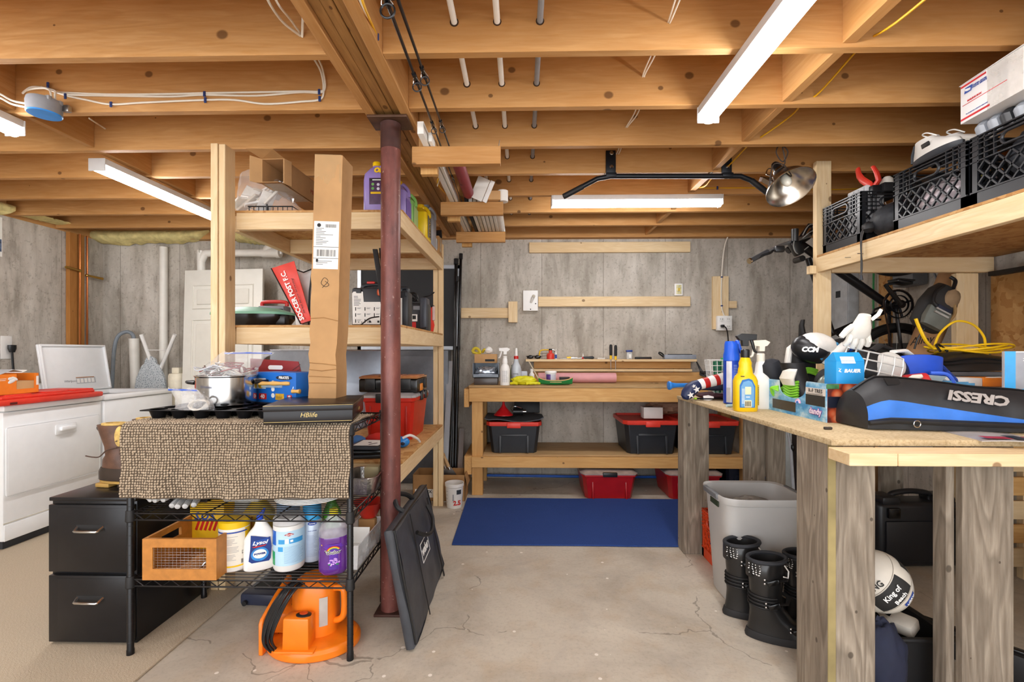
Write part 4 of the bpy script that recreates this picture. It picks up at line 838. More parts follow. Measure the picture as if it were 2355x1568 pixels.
m=MB();m.loft([ring((.0,0,.258),.013,.013,16),ring((.0,0,.28),.013,.013,16),ring((.006,-.004,.292),.011,.011,16),ring((.016,-.008,.315),.006,.006,16),ring((.019,-.01,.325),.004,.004,16)]);m.o('cap',pl('#1747c4',.35),t)
NV=pl('#14357e',.35)
def fp(poly,y=-.0345,h=.0012):return MB().prism(poly,h,at((0,y+h,0)))
e=[(.046*.9,.06),(.046*.98,.12),(.04,.175),(.03,.172),(-.02,.19),(-.034,.195),(-.036,.12),(-.042,.06),(-.03,.047),(.035,.047)]
fp(e,-.0352).o('navy_label',NV,t)
fp([(.034,.155),(.032,.17),(-.028,.162),(-.032,.14),(.026,.138)],-.036).o('name_panel',pl('#1a4a9c',.35),t);text('Lysol',INKW,t,at((.0,-.0368,.1505)),.027,shear=.3,bold=.0007)
fp([(-.03,.133),(.026,.137),(.02,.131),(-.02,.127)],-.0362).o('red_swoosh',RED,t);fp([(.034*math.cos(a*PI/12)*.98,.090+.036*math.sin(a*PI/12))for a in range(24)],-.0358).o('blue_swirl',pl('#2f86d0',.4,var=.3,scale=40),t)
fp([(.026*math.cos(a*PI/10),.092+.024*math.sin(a*PI/10))for a in range(20)],-.0364).o('white_disc',PAPER,t);text('POWER',NV,t,at((0,-.0372,.092)),.0125,bold=.0007);fine_print(t,.0,[],0,0,INKG)if 0 else None
t,r=lab_cyl('wipes_canister',632,698,1325,2.03,.24,'white and pale blue wipes canister with gray lid and green corner','canister',WHT)
t.scale.z=.93;MB().lathe([(0,0),(r*.94,0),(r,.008),(r,.21),(r*.97,.216)],n=40).o('canister_wall',WHT,t);MB().lathe([(r*1.0,.205),(r*1.0,.232),(r*.9,.24),(0,.241)],n=40).o('lid',pl('#c9cacb',.4),t)
m=MB();m.patch(r,.028,.185,-88,88,24);m.o('pale_label',pl('#b9dcf0',.45,var=.06),t);m=MB();m.patch(r,.12,.185,-88,-52,6,t=.0008);m.o('blue_corner',pl('#1b62c4',.4),t);m=MB();m.patch(r,.028,.09,-88,-58,6,t=.0008);m.o('green_corner',pl('#1f9e5a',.4),t)
m=MB();m.patch(r,.128,.15,0,55,8,t=.0008);m.patch(r,.128,.148,-40,-16,4,t=.0008);m.patch(r,.094,.115,-42,-22,4,t=.0008);m.o('blue_panels',pl('#3a9bd8',.45),t)
fp([(-.014*1.4,.17),(0,.178),(.014*1.4,.17),(0,.162)],-r-.0015).o('red_diamond',pl('#b0242a',.4),t);text('Clorox',INKW,t,at((0,-r-.0027,.170)),.0085,bold=.0003);fine_print(t,r,[.04+.0052*k for k in range(15)],-18,62,pl('#6d9cc4',.6),.0012)
m=MB();m.patch(r,.13,.15,-14,-2,3,t=.001);m.patch(r,.135,.145,4,14,3,t=.0014);m.o('white_icons',WHT2,t)
t,r=lab_cyl('spray_can',698,738,1314,2.10,.28,'slim spray can with a sky blue top band between the wipes and the purple cleaner','can',WHT)
t.scale.z=.9;MB().lathe([(0,0),(r*.93,0),(r,.006),(r,.235),(r*.8,.25),(r*.8,.255)],n=32).o('can_wall',pl('#c5d3e4',.35,.2),t);MB().lathe([(r*.98,.235),(r*.98,.285),(r*.85,.292),(0,.293)],n=32).o('cap',pl('#2b9fe0',.4),t)
m=MB();m.patch(r,.205,.24,-88,88,16);m.o('sky_band',pl('#38a3dc',.4),t);fp([(.016*math.cos(a*PI/12)*1.15,.192+.008*math.sin(a*PI/12)*1.2)for a in range(24)],-r-.0012).o('oval_badge',INKB,t);text('Sprayway',INKW,t,at((0,-r-.0024,.192)),.0065,bold=.0002)
text('GLASS CLEANER',INKB,t,at((0,-r-.0008,.155)),.0052,wrap=r);fine_print(t,r,[.03+.006*k for k in range(18)],-34,34,pl('#7d90b4',.6),.0012)
t,r=lab_cyl('cleaner_bottle',735,800,1326,2.0,.27,'clear bottle of purple cleaner with a yellow cap beside the rack post','bottle',WHT)
t.scale.z=.95;MB().lathe([(0,0),(r*.82,0),(r*.98,.015),(r,.03),(r,.10),(r*.93,.125),(r*.99,.15),(r*.95,.165)],n=32,sq=.25).o('purple_liquid',pl('#5c2a84',.15,var=.15,coat=.6),t)
MB().lathe([(r*.97,.165),(r*.98,.19),(r*.8,.215),(r*.45,.235),(r*.38,.25)],n=32,sq=.2).o('clear_shoulder',clear('#e6e2ee',.35,.06),t);MB().lathe([(.017,.246),(.018,.25),(.018,.272),(.015,.276),(0,.276)],n=20).o('cap',pl('#e8dc22',.4),t)
m=MB();m.patch(r,.028,.138,-62,62,16,t=.002);m.o('purple_label',pl('#5b2f9e',.35,var=.15,scale=30),t)
for k,c in enumerate(('#d23a34','#e8a02c','#e9d83a','#4aa85a')):m=MB();m.tube([((.028-.0026*k)*math.cos(PI*a/12),-r-.0045-.0003*k,.108+(.022-.0024*k)*math.sin(PI*a/12))for a in range(2,12)],.0016,5);m.o('rainbow_band',pl(c,.4),t)
text('Fabuloso',WHT2,t,at((-.001,-r-.0038,.103)),.0205,bold=.0016,wrap=r);text('Fabuloso',INK,t,at((-.001,-r-.0045,.103)),.0205,bold=.0003,wrap=r)
m=MB();random.seed(9)
for k in range(26):a=random.uniform(-.02,.026);m.sph((a,-math.sqrt(max(r*r-a*a,0))-.003,.062+random.uniform(-.012,.014)+a*.3),(.0036,.0016,.0036),6,4)
m.o('lavender_print',pl('#c79be0',.5,var=.3),t);m=MB();m.sph((-.016,-r-.002,.052),(.007,.001,.003),8,4);m.sph((.014,-r-.002,.05),(.007,.001,.003),8,4);m.o('leaf_print',GRN,t);m=MB();m.sph((-.04,-r*.72,.135),(.009,.004,.007),10,6);m.o('yellow_flash',YEL,t)
t=T('white_box','dusty white carton standing behind the wooden mesh crate','box',(-1.42,2.27,Z3),R(12));MB().box((0,0,.11),(.26,.1,.22),bev=.003).o('carton',pl('#b9b9b2',.6),t);m=MB();m.box((-.02,.01,.2205),(.12,.05,.001));m.o('print_lines',INKG,t)
t=T('scouring_pad_box','yellow scouring pad box with blue and red print behind the wipes','box',(P(490,1180,2.2).x,2.2,Z3),R(-4));MB().box((0,0,.13),(.17,.08,.26),bev=.002).o('carton',pl('#e8b81a',.5),t)
text('S.O.S',INKB,t,at((-.012,-.0405,.165)),.046,bold=.002,shear=.2);m=MB();[m.box((-.045+.022*k,-.0405,.125),(.012,.001,.05),M=ry(R(20)))for k in range(5)];m.o('red_print',RED,t)
t=bag('clear_package',(P(455,1215,2.1).x,2.24,Z3+.12),.12,.05,.09,'shiny clear plastic package behind the mesh crate',alpha=.35);MB().box((0,0,-.06),(.2,.07,.12),bev=.01).o('blue_package_body',pl('#c8d2dc',.3),t);text('Bath',INKB,t,at((.03,-.055,.04)),.022,bold=.001)
t=T('yellow_jug','pale yellow jug behind the front row of cleaners','jug',(P(590,1180,2.2).x,2.22,Z3));MB().lathe([(0,0),(.06,0),(.065,.01),(.065,.17),(.03,.22),(.022,.26),(0,.262)],n=24,sq=.2).o('jug_body',pl('#d8b84a',.4),t)
t=T('blue_film_roll','pale blue glossy roll behind the cleaner bottles','roll',(P(655,1190,2.2).x,2.235,Z3));MB().lathe([(0,0),(.05,0),(.052,.24),(0,.245)],n=22).o('roll',pl('#a9c2e4',.3),t)
t=T('green_bottle','green bottle behind the purple cleaner','bottle',(P(765,1200,2.2).x,2.19,Z3));MB().lathe([(0,0),(.04,0),(.042,.01),(.042,.18),(.02,.23),(.014,.26),(0,.262)],n=22).o('bottle_body',pl('#58a83a',.25,var=.1),t)
t=T('clear_tray','clear plastic tray of papers on the right end of the bottom rack tier','tray',(-.755,2.15,Z3));
m=MB();rr=[[V((-.06*s,-.17*s2,z)),V((.062*s,-.17*s2,z)),V((.062*s,.19*s2,z)),V((-.06*s,.19*s2,z))]for s,s2,z in((.8,.9,0),(.95,.98,.11),(1.05,1.02,.112),(1.0,1.0,.108),(.84,.93,.004))]
m.loft(rr);m.o('tray_wall',clear('#eef2f4',.38,.1),t)
MB().box((.0,.02,.06),(.085,.006,.11),M=rx(R(-20))).o('paper_card',PAPER,t);MB().box((-.01,.06,.05),(.07,.05,.07),bev=.006).o('white_packet',WHT,t);MB().box((-.012,-.03,.03),(.07,.09,.04),bev=.008).o('white_packet',WHT,t)
t=T('red_bowl','red plastic bowl at the back of the bottom rack tier','bowl',(-.765,2.335,Z3+.11));MB().lathe([(0,0),(.035,0),(.075,.075),(.08,.078),(.072,.076),(.03,.006),(0,.006)],n=30).o('bowl_wall',pl('#c02a1e',.3),t);MB().box((0,0,-.056),(.08,.07,.108),bev=.004).o('carton_below',CARD2,t)
# ================================================================ floor under the rack
t=T('air_blower','orange electric blower with a black cord wrapped around it under the rack','blower',(P(715,1530,1.98).x,2.015,.0005))
m=MB();rr=[]
for z,s in((0,.96),(.006,1),(.03,1.0),(.045,.93),(.055,.6),(.056,.02)):rr.append([V((.195*s*math.cos(2*PI*i/44),.15*s*math.sin(2*PI*i/44),z))for i in range(44)])
m.loft(rr);m.o('volute_base',ORNG,t,bev=.004)
m=MB();m.lathe([(.088,.04),(.086,.15),(.084,.235),(.075,.262),(.05,.275),(0,.277)],n=40,c=(.0,.02,0),sx=1.12,sq=.1);m.o('motor_housing',ORNG,t)
MB().lathe([(.052,.272),(.05,.281),(0,.279)],n=32,c=(-.005,.02,0),sx=1.1).o('top_cap',ORNG,t)
MB().box((-.02,-.10,.105),(.11,.07,.135),bev=.008,tap=(.96,.9)).o('switch_box',ORNG,t);MB().box((-.02,-.10,.045),(.16,.10,.01),bev=.004).o('mount_flange',ORNG,t)
m=MB();m.lathe([(.026,0),(.026,.004),(.02,.007),(0,.007)],n=24,c=(.0,-.1,.172),sx=1.2,sy=.8);m.o('switch_boot',BLK,t);MB().lathe([(.014,0),(.014,.010),(0,.012)],n=18,c=(.0,-.1,.172),sx=1.2,sy=.8).o('rocker_switch',pl('#c4441c',.3),t)
m=MB();m.wire([(.075,.0,.235),(.125,-.01,.238),(.135,-.012,.20),(.132,-.012,.13),(.11,-.01,.105),(.075,-.0,.10)],.0135,12);m.o('handle',ORNG,t)
m=MB();m.patch(.0855,.10,.22,22,42,5,c=(.01,.02),t=.003,sx=1.12);m.o('rating_label',pl('#b9b4ae',.5),t);m=MB();m.lines(.0855,[.108+.008*k for k in range(13)],24,41,.003,(.01,.02),.0045);m.o('label_print',INK,t)
m=MB();m.prism([(-.10,0),(.14,0),(.15,.21),(.14,.225),(.02,.19),(-.09,.145),(-.10,.13)],.018,Mx(((0,0,1,-.19),(1,0,0,0),(0,1,0,0),(0,0,0,1))));m.o('side_plate',ORNG,t,bev=.004)
m=MB();m.bx(-.172,-.06,-.05,.10,.058,.15,bev=.02);m.o('outlet_duct',ORNG,t)
for k in range(9):
    q=.0045*k;m=MB();j=lambda s:random.uniform(-s,s)
    m.wire([(-.15+q*1.6+j(.004),-.105-.003*(k%3),.03+j(.01)),(-.155+q*1.2,-.13-.004*(k%3),.09),(-.14+q*1.5,-.125,.18),(-.10+q*1.6,-.10,.262+j(.008)),(-.085+q*1.6,-.02,.268+j(.008)),(-.10+q*1.4,.02,.17),(-.14+q*1.4,-.01,.06),(-.15+q*1.6,-.08,.028)],.0042,7,6,True);m.o('cord_loop',BLK,t)
MB().wire([(-.06,-.1,.06),(-.07,-.12,.1),(-.03,-.105,.12),(.0,-.1,.11)],.0042,7).o('cord_end',BLK,t)
t=T('bathroom_scale','dark blue flat scale resting on the floor behind the orange blower','scale',(P(640,1385,2.33).x,2.42,.0005),R(-4));MB().box((0,0,.03),(.33,.28,.06),bev=.014).o('platform',pl('#2a2f42',.4),t);MB().box((0,.02,.064),(.26,.2,.008),bev=.003).o('top_mat',BLKM,t);m=MB();m.lathe([(.012,0),(.012,.012),(0,.013)],n=12,c=(-.13,-.145,.02),M=rx(PI/2));m.o('foot_knob',BLK,t)
t=T('black_machine','low black machine behind the scale under the wire rack','machine',(P(700,1345,2.6).x,2.72,.0005),R(2));MB().box((0,0,.07),(.42,.2,.14),bev=.02).o('housing',BLKM,t);MB().cyl((.1,-.10,.12),(.33,-.10,.12),.02,n=14).o('roller',BLK,t)
A,B_,D,Ct=V((-.583,1.95,.502)),V((-.605,2.74,.472)),V((-.487,1.95,.0)),V((-.497,2.74,.0))
t=T('carry_bag','large flat black carry bag leaning against the maroon column','bag',(-.502,2.35,0));i_=V((-.5,2.35,0));BAGM=pl('#3a3d43',.5,var=.2,scale=14,bump=.9,bscale=16)
def bp(u,v,o=0):
    p=D.lerp(Ct,u).lerp(A.lerp(B_,u),v);return p-i_+V((.98,0,.2))*o
m=MB();rr=[]
for k,(ins,o)in enumerate(((.03,-.0),(.006,.008),(0,.022),(.004,.04),(.03,.052))):
    lo,hi=ins,1-ins;r2=[]
    cs=[(lo,lo),(hi,lo),(hi,hi),(lo,hi)]
    for q in range(4):
        a,b=cs[q],cs[(q+1)%4]
        for s in range(10):
            f=s/10;uu,vv=a[0]+(b[0]-a[0])*f,a[1]+(b[1]-a[1])*f
            r2.append(bp(uu,max(vv,.012),o*(1+.1*math.sin(uu*9+vv*7))))
    rr.append(r2)
m.loft(rr,caps=False)
g=[[bp(.03+.94*i/20,.03+.94*j/14,.052+.007*NZ.noise(V((i*.35,j*.35,2)))+.012*math.sin(PI*i/20)*math.sin(PI*j/14))for i in range(21)]for j in range(15)];m.sheet(g)
g=[[bp(.03+.94*i/4,.03+.94*j/4,0)for i in range(5)]for j in range(5)];m.sheet(g);bo=m.o('bag_shell',BAGM,t,angle=50)
m=MB();m.tube([bp(f/20,.985,.046)for f in range(21)],.005,6);m.tube([bp(.012,.99-f/20,.05)for f in range(20)],.005,6);m.o('piping',BLK,t)
MB().tube([bp(.3,.98-.95*f/16,.068)for f in range(17)],.006,5,flat=.4).o('pocket_seam',BLKM,t);MB().tube([bp(.82,.9-.9*f/16,.068)for f in range(17)],.012,5,flat=.3).o('webbing_strap',BLKM,t)
m=MB();m.wire([bp(.34,.78,.075),bp(.42,.70,.10),bp(.56,.66,.105),bp(.68,.74,.10),bp(.72,.86,.078)],.010,8);m.o('carry_handle',BLKM,t)
m=MB();m.wire([bp(.62,1.0,.03),bp(.56,1.08,.01),bp(.42,1.14,-.01),bp(.34,1.06,.005),bp(.34,1.0,.03)],.012,8);m.o('top_handle',BLKM,t)
pc=bp(.43,.58,.081);ux=(bp(.6,.58,.07)-bp(.4,.58,.07)).normalized();uy=(bp(.43,.7,.07)-bp(.43,.5,.07)).normalized()
MM=at(pc,ux,uy);text('weber',INKW,t,MM,.06,bold=.0012,sx=.9)
m=MB();m.T=MM;[m.box(c,d)for c,d in(((0,.042,0),(.17,.004,.001)),((0,-.042,0),(.17,.004,.001)),((-.085,0,0),(.004,.086,.001)),((.085,0,0),(.004,.086,.001)))];m.o('logo_border',INKW,t)
# ================================================================ wooden storage shelves
t=shelf=T('storage_shelves','tall lumber storage shelves with strand board decks behind the maroon column','shelves',(-1.1,3.1,0))
SX0,SX1,SY0,SY1=-1.61,-.64,2.42,3.79
xa,xb,xc,xd=P(484,600,2.42).x,P(500,600,2.42).x,P(503,600,2.42).x,P(515,600,2.42).x
board('post',xa,xb,2.42,2.508,ZF,2.345,W_PINE,t);board('post',xc,xd+.006,2.42,2.508,ZF,2.34,W_PINE,t)
board('post',-.72,-.682,2.47,2.508,.0,2.30,W_PINE,t)
board('post',-.678,-.64,3.80,3.838,0,2.13,W_PINE,t);board('post',-.72,-.682,3.80,3.838,0,2.13,W_PINE,t)
board('post',SX0,SX0+.038,3.80,3.888,ZF,2.2,W_PINE,t);board('post',-.70,-.67,3.85,3.888,.0,2.1,W_PINE,t)
for z in(2.02,1.40,.665):
    zr0,zr1=z-.103,z-.0125
    board('rail',xd+.008,-.68,2.512,2.55,zr0,zr1,W_PINE,t);board('rail',-.678,-.64,2.44,3.795,zr0,zr1,W_PINE,t)
    board('rail',xd-.04,xd-.002,2.56,3.795,zr0,zr1,W_PINE,t);board('rail',SX0+.1,-.68,3.757,3.795,zr0,zr1,W_PINE,t)
    if z>1:board('rail',xd,-.68,3.12,3.158,zr0,zr1,W_PINE,t)
    MB().bx(xd-.04-(-1.1),-.641+1.1,2.513-3.1,3.795-3.1,z-.012,z,bev=.001).o('deck',OSB,t)
ZT_,ZM_,ZL_=2.0205,1.4005,.6655
t=T('open_carton','long open brown carton lying over the pile of bags on the top shelf','box',M=tr(P(602,407,2.50).x,2.50,2.158)@rz(R(-2)))
w,h,L_,th=.122,.135,.85,.003
m=MB();m.bx(0,w,0,L_,0,th);m.bx(0,w,0,L_,h-th,h);m.bx(0,th,0,L_,0,h);m.bx(w-th,w,0,L_,0,h);m.bx(0,w,L_-th,L_,0,h);m.o('carton_wall',CARD,t)
MB().sheet([[(0,0,h),(w,0,h)],[(-.05,-.06,h+.03),(w-.02,-.07,h+.02)]],.003).o('top_flap',CARD2,t);MB().sheet([[(0,0,0),(0,0,h)],[(-.035,-.05,.0),(-.035,-.05,h)]],.003).o('side_flap',CARD3,t)
MB().sheet([[(w,0,0),(w,0,h)],[(w+.014,.05,.0),(w+.014,.05,h)]],.003).o('side_flap',CARD,t);MB().sheet([[(0,0,0),(w,0,0)],[(.0,-.055,-.012),(w,-.055,-.012)]],.003).o('bottom_flap',CARD2,t)
MB().bx(.015,w-.01,.0,.3,-.0008,0).o('tape',clear('#e8dcc8',.5),t)
text('7ch\nMEDALS',pl('#9c3a2c',.7),t,at((w+.0006,.36,.075),(0,1,0)),.036,shear=.1);text('2019',INK,t,at((w+.0006,.06,.07),(0,0,1),(0,-1,0)),.022)
random.seed(21)
t=T('trim_bag_pile','pile of white packets in crinkled clear bags on the top shelf','bag',(-1.43,2.66,ZT_))
for k in range(13):
    M_=tr(-.17+.048*(k%5)+.05*(k//5)*.5,-.02+.06*(k//5)*.6,.05+.042*(k//4))@rz(random.uniform(-1,1))@ry(random.uniform(-.9,.1))@rx(random.uniform(-.4,.4))
    M_.translation.z+=.03
    m=MB();m.box((0,0,0),(.14,.075,.012),bev=.003);m.o('packet',[pl('#e6e3dd',.5),pl('#d9cfc0',.5),pl('#efeeea',.4)][k%3],t,M_)
    if k%3==0:MB().box((.02,0,.0065),(.05,.03,.001)).o('packet_label',pl(['#c98a92','#8f8f90','#b79c7a'][k%2],.6),t,M_)
m=MB();rr=[]
for j in range(9):
    f=j/8;rr.append([V(((.20-.1*f)*math.cos(a*PI/11)*(1+.25*NZ.noise(V((a*.9,f*5,2))))-.02-.05*f,(.11-.03*f)*math.sin(a*PI/11)*(1+.25*NZ.noise(V((a*.9,f*5,7)))),.004+.24*f))for a in range(22)])
m.loft(rr);m.o('crinkled_film',clear('#f8f9fa',.2,.05),t,angle=10)
t=T('wire_basket','small black wire basket edge on the front of the top shelf','basket',(P(625,462,2.55).x,2.60,ZT_));m=MB();BW=BLK
m.tube([(-.125,-.06,.03),(.12,-.06,.028),(.12,.06,.028),(-.125,.06,.03)],.0035,6,closed=True);m.tube([(-.125,-.06,.004),(.12,-.06,.004),(.12,.06,.004),(-.125,.06,.004)],.003,6,closed=True)
for k in range(10):x=-.12+.0265*k;m.cyl((x,-.06,.003),(x,-.06,.03),.0022,n=5);m.cyl((x,-.06,.004),(x,.06,.004),.0022,n=5)
m.box((-.02,-.062,.022),(.008,.005,.04));m.o('wire_frame',BW,t)
def jug(x,y,z,w,d,h,rot,label,body,cap,name='cleaner_jug',lab='#4a2b70'):
    t=T(name,label,'jug',(x,y,z),rot);m=MB();rr=[]
    for zz,s in((0,.94),(.008,1),(h*.62,1),(h*.74,.93),(h*.88,.45),(h*.90,.3),(h*.93,.28)):rr.append(ring((0 if s>.5 else-.012,0,zz),w*s,d*(s if s<1 else 1),32,sq=4.5 if s>.5 else 2.5))
    m.loft(rr);m.o('jug_body',body,t,bev=0);MB().lathe([(.021,h*.92),(.023,h*.925),(.023,h*.985),(.02,h),(0,h)],n=22,c=(-.012,0,0)).o('cap',cap,t)
    m=MB();m.wire([(w*.98,0,h*.66),(w*.9,0,h*.8),(w*.35,0,h*.92),(.0,0,h*.89)],.012,10);m.o('handle',body,t)
    return t
PUR=pl('#9a86c9',.35,var=.05)
jx=P(872,440,2.62).x
t=jug(jx,2.62,ZT_,.078,.055,.295,0,'lavender cleaner jug with a yellow cap on the top shelf left of the column',PUR,YEL)
MB().bx(-.038,.076,-.0565,-.055,.045,.19,bev=.0005).o('dark_label',pl('#4a2a52',.45,var=.25,scale=30),t);MB().bx(-.036,.074,-.0572,-.0565,.172,.186).o('label_header',INK,t);MB().bx(-.02,.06,-.0578,-.0572,.176,.181).o('header_print',INKW,t)
for x,z,c in((-.018,.155,'#6fae5a'),(-.018,.132,'#5f9e4c'),(.012,.153,'#d8d4e4'),(.012,.13,'#d8d4e4')):MB().prism([(.008*math.cos(a*PI/6),.008*math.sin(a*PI/6))for a in range(12)],.001,at((x,-.0567,z))).o('label_badge',pl(c,.5),t)
MB().bx(-.03,.06,-.0574,-.0566,.102,.113).o('yellow_print',YEL,t);text('Oil',YEL,t,at((.01,-.056,.232)),.036,bold=.0025,shear=.25)
t=jug(P(928,430,2.92).x-.012,2.90,ZT_,.05,.085,.29,0,'lavender jug of cleaner just right of the column on the top shelf edge',PUR,YEL);MB().bx(.0505,.0515,-.06,.06,.04,.17).o('violet_label',pl('#7a63b8',.4),t)
t=jug(P(940,430,3.05).x-.012,3.09,ZT_,.05,.085,.29,0,'light green jug behind the lavender one on the top shelf edge',pl('#8cc56a',.35,var=.06),GRN);MB().bx(.0505,.0515,-.06,.06,.05,.18).o('green_label',pl('#b5dc98',.4),t)
t=jug(-.70,3.30,ZT_,.05,.085,.27,0,'bright yellow jug with a gray label on the top shelf edge',pl('#f0cc1c',.35,var=.05),YEL);MB().bx(.0505,.0515,-.06,.06,.03,.18).o('gray_label',pl('#77777a',.5,var=.2),t);text('MEAN',YEL,t,at((.052,0,.105),(0,0,1),(0,-1,0)),.055,bold=.003);text('MEAN',INK,t,at((.0525,0,.104),(0,0,1),(0,-1,0)),.052,bold=.0005)
t=jug(-.70,3.50,ZT_,.052,.085,.33,0,'tall gray handled jug behind the yellow one on the top shelf',pl('#9b9da3',.4),GRY)
t=T('white_bottle','small white bottle with an orange cap at the end of the top shelf','bottle',(-.69,3.62,ZT_));MB().lathe([(0,0),(.035,0),(.036,.1),(.02,.13),(.015,.14),(0,.141)],n=20).o('bottle_body',WHT,t);MB().lathe([(.017,.138),(.018,.17),(0,.172)],n=16).o('cap',ORNG,t);m=MB();m.bx(.036,.037,-.012,.012,.03,.1);m.o('label',INKG,t)
t=T('small_carton','brown carton with tape and a black bracket at the far end of the top shelf','carton',(-.71,3.715,ZT_));MB().box((.01,0,.07),(.11,.13,.14),bev=.002).o('carton',CARD2,t);MB().box((.066,.0,.08),(.001,.05,.11)).o('tape',clear('#d8c4a0',.5),t);MB().box((.045,.03,.175),(.05,.02,.06),M=rx(R(35))).o('black_bracket',BLK,t)
x=P(590,720,2.75).x
t=T('folded_stool_pad','mint green domed lid over a black base on the middle shelf','case',(x-.03,2.78,ZM_));m=MB();m.loft([ring((0,0,.002),.19,.12,30,sq=3),ring((0,0,.05),.225,.14,30,sq=3),ring((0,0,.075),.225,.14,30,sq=3)]);m.o('black_base',BLKG,t)
m=MB();m.loft([ring((.0,0,.072),.232,.147,30,sq=3),ring((0,0,.085),.23,.145,30,sq=3),ring((-.02,0,.11),.17,.11,30,sq=2.6),ring((-.03,0,.12),.08,.05,30)]);m.o('green_lid',pl('#7fb59a',.4,var=.06),t);MB().box((.19,-.06,.04),(.08,.06,.06),bev=.012).o('latch_block',BLK,t)
t=T('lantern_case','gray and black case with a red carry handle behind the green lid','case',(P(626,700,3.0).x,3.03,ZM_));MB().box((0,0,.075),(.17,.1,.15),bev=.01).o('case_body',GRY,t);MB().box((.05,-.052,.07),(.06,.01,.12),bev=.004).o('black_panel',BLK,t);MB().wire([(-.08,-.0,.15),(-.075,0,.175),(0,0,.18),(.075,0,.175),(.08,0,.15)],.012,10).o('handle',RED,t)
t=T('red_tote_bag','red soccer shop tote bag with white lettering leaning on the middle shelf','bag',(0,2.62,ZM_+.004))
tl,tr_,br,bl=P(624,617,2.62),P(676,600,2.62),P(716,738,2.60),P(692,745,2.60)
tl,tr_,br,bl=[V((p.x,p.y-2.62,max(.0,p.z-ZM_-.004)))for p in(tl,tr_,br,bl)]
m=MB();m.sheet([[tl.lerp(tr_,i/6).lerp(bl.lerp(br,i/6),j/12)+V((0,-.006*math.sin(j*.9)*math.sin(PI*i/6),0))for i in range(7)]for j in range(13)],-.006);m.o('front_panel',RED2,t)
m=MB();m.sheet([[tl+V((0,.0,0)),tl+V((.01,.10,-.01))],[bl,bl+V((-.03,.10,0))]],.003);m.o('side_gusset',BLK,t)
m=MB();m.tube([tl+V((0,-.002,0)),bl+V((0,-.003,0)),br+V((0,-.003,0))],.003,6);m.o('edge_binding',BLK,t)
up_=(tl-bl).normalized();rt_=(tr_-tl).normalized();cen=tl.lerp(tr_,.5).lerp(bl.lerp(br,.5),.5)
text('SOCCER POST F.C.',WHT2,t,at(tl.lerp(tr_,.42).lerp(bl.lerp(br,.34),.53)+V((0,-.010,0)),tl.lerp(tr_,.42)-bl.lerp(br,.34),V((-1,0,.25))),.036,bold=.0012);text('Stay local. Stay social. Sell everything!',INK,t,at(tl.lerp(tr_,.70).lerp(bl.lerp(br,.68),.56)+V((0,-.010,0)),tl.lerp(tr_,.7)-bl.lerp(br,.68),V((-1,0,.25))),.014,shear=.2)
t=T('white_tote_bag','white bag with black straps standing behind the red tote','bag',(P(700,640,2.68).x,2.72,ZM_));m=MB();m.loft([ring((0,0,.002),.06,.05,18,sq=3),ring((-.0,0,.14),.07,.045,18,sq=3),ring((-.01,0,.33),.06,.015,18,sq=3)]);m.o('bag_body',pl('#e4e2de',.8),t);m=MB();m.tube([(.03,-.05,.0),(.035,-.05,.2),(.04,-.02,.35)],.011,6,flat=.3);m.tube([(-.055,-.045,.33),(.0,-.05,.31),(.05,-.02,.34)],.004,6);m.o('strap',BLK,t)
def toolcase(name,x,y,z,w,d,h,label,lab=None):
    t=T(name,label,'tool case',(x,y,z));CB=pl('#24272d',.42,var=.15)
    m=MB();m.box((0,0,h*.45),(w,d,h*.9),bev=.014);m.o('case_body',CB,t);m=MB();m.wire([(-w*.3,0,h*.88),(-w*.26,0,h*.97),(0,0,h),(w*.26,0,h*.97),(w*.3,0,h*.88)],.013,10);m.o('handle',CB,t)
    for s in(-1,1):MB().box((s*w*.32,-d/2-.004,h*.82),(w*.12,.012,h*.1),bev=.004).o('latch',DGRY,t)
    return t
a,b=P(808,740,2.72).x,P(905,740,2.72).x
t=toolcase('tool_case',(a+b)/2,2.77,ZM_,b-a,.1,.255,'black tool case with a big white parts label behind the black fin')
m=MB();m.prism([(a_,c_)for a_,c_ in[(-.115,.015),(.11,.015),(.11,.145),(-.05,.145),(-.055,.205),(-.11,.205),(-.118,.195)]],.0015,at((0,-.0512,0)));m.o('paper_label',PAPER,t)
m=MB();random.seed(3)
for k in range(7):m.bx(-.108,-.085+random.random()*.03,-.0535,-.0525,.125+.0085*k,.1275+.0085*k)
for k in range(10):i,j=k%4,k//4;x=-.1+.055*i;z=.11-.035*j;m.bx(x,x+.005,-.0535,-.0525,z-.016,z+.004);m.bx(x+.012,x+.035,-.0535,-.0525,z,z+.0015);m.bx(x+.012,x+.03,-.0535,-.0525,z-.005,z-.0035)
for k in range(6):m.bx(-.10+.018*k,-.095+.018*k,-.0535,-.0525,.025,.03)
m.bx(-.02,-.008,-.0535,-.0525,.024,.036);m.bx(.03,.042,-.0535,-.0525,.024,.036);m.o('label_print',INK,t);MB().box((-.02,.0,.262),(.045,.05,.014),bev=.004).o('red_button',RED,t);MB().box((.045,-.055,.20),(.03,.012,.04),bev=.012).o('orange_lock',pl('#d8704a',.4),t)
t=T('black_fins','pair of long black blades leaning upright beside the column on the middle shelf','fins',(P(873,740,2.60).x+.0,2.615,ZM_))
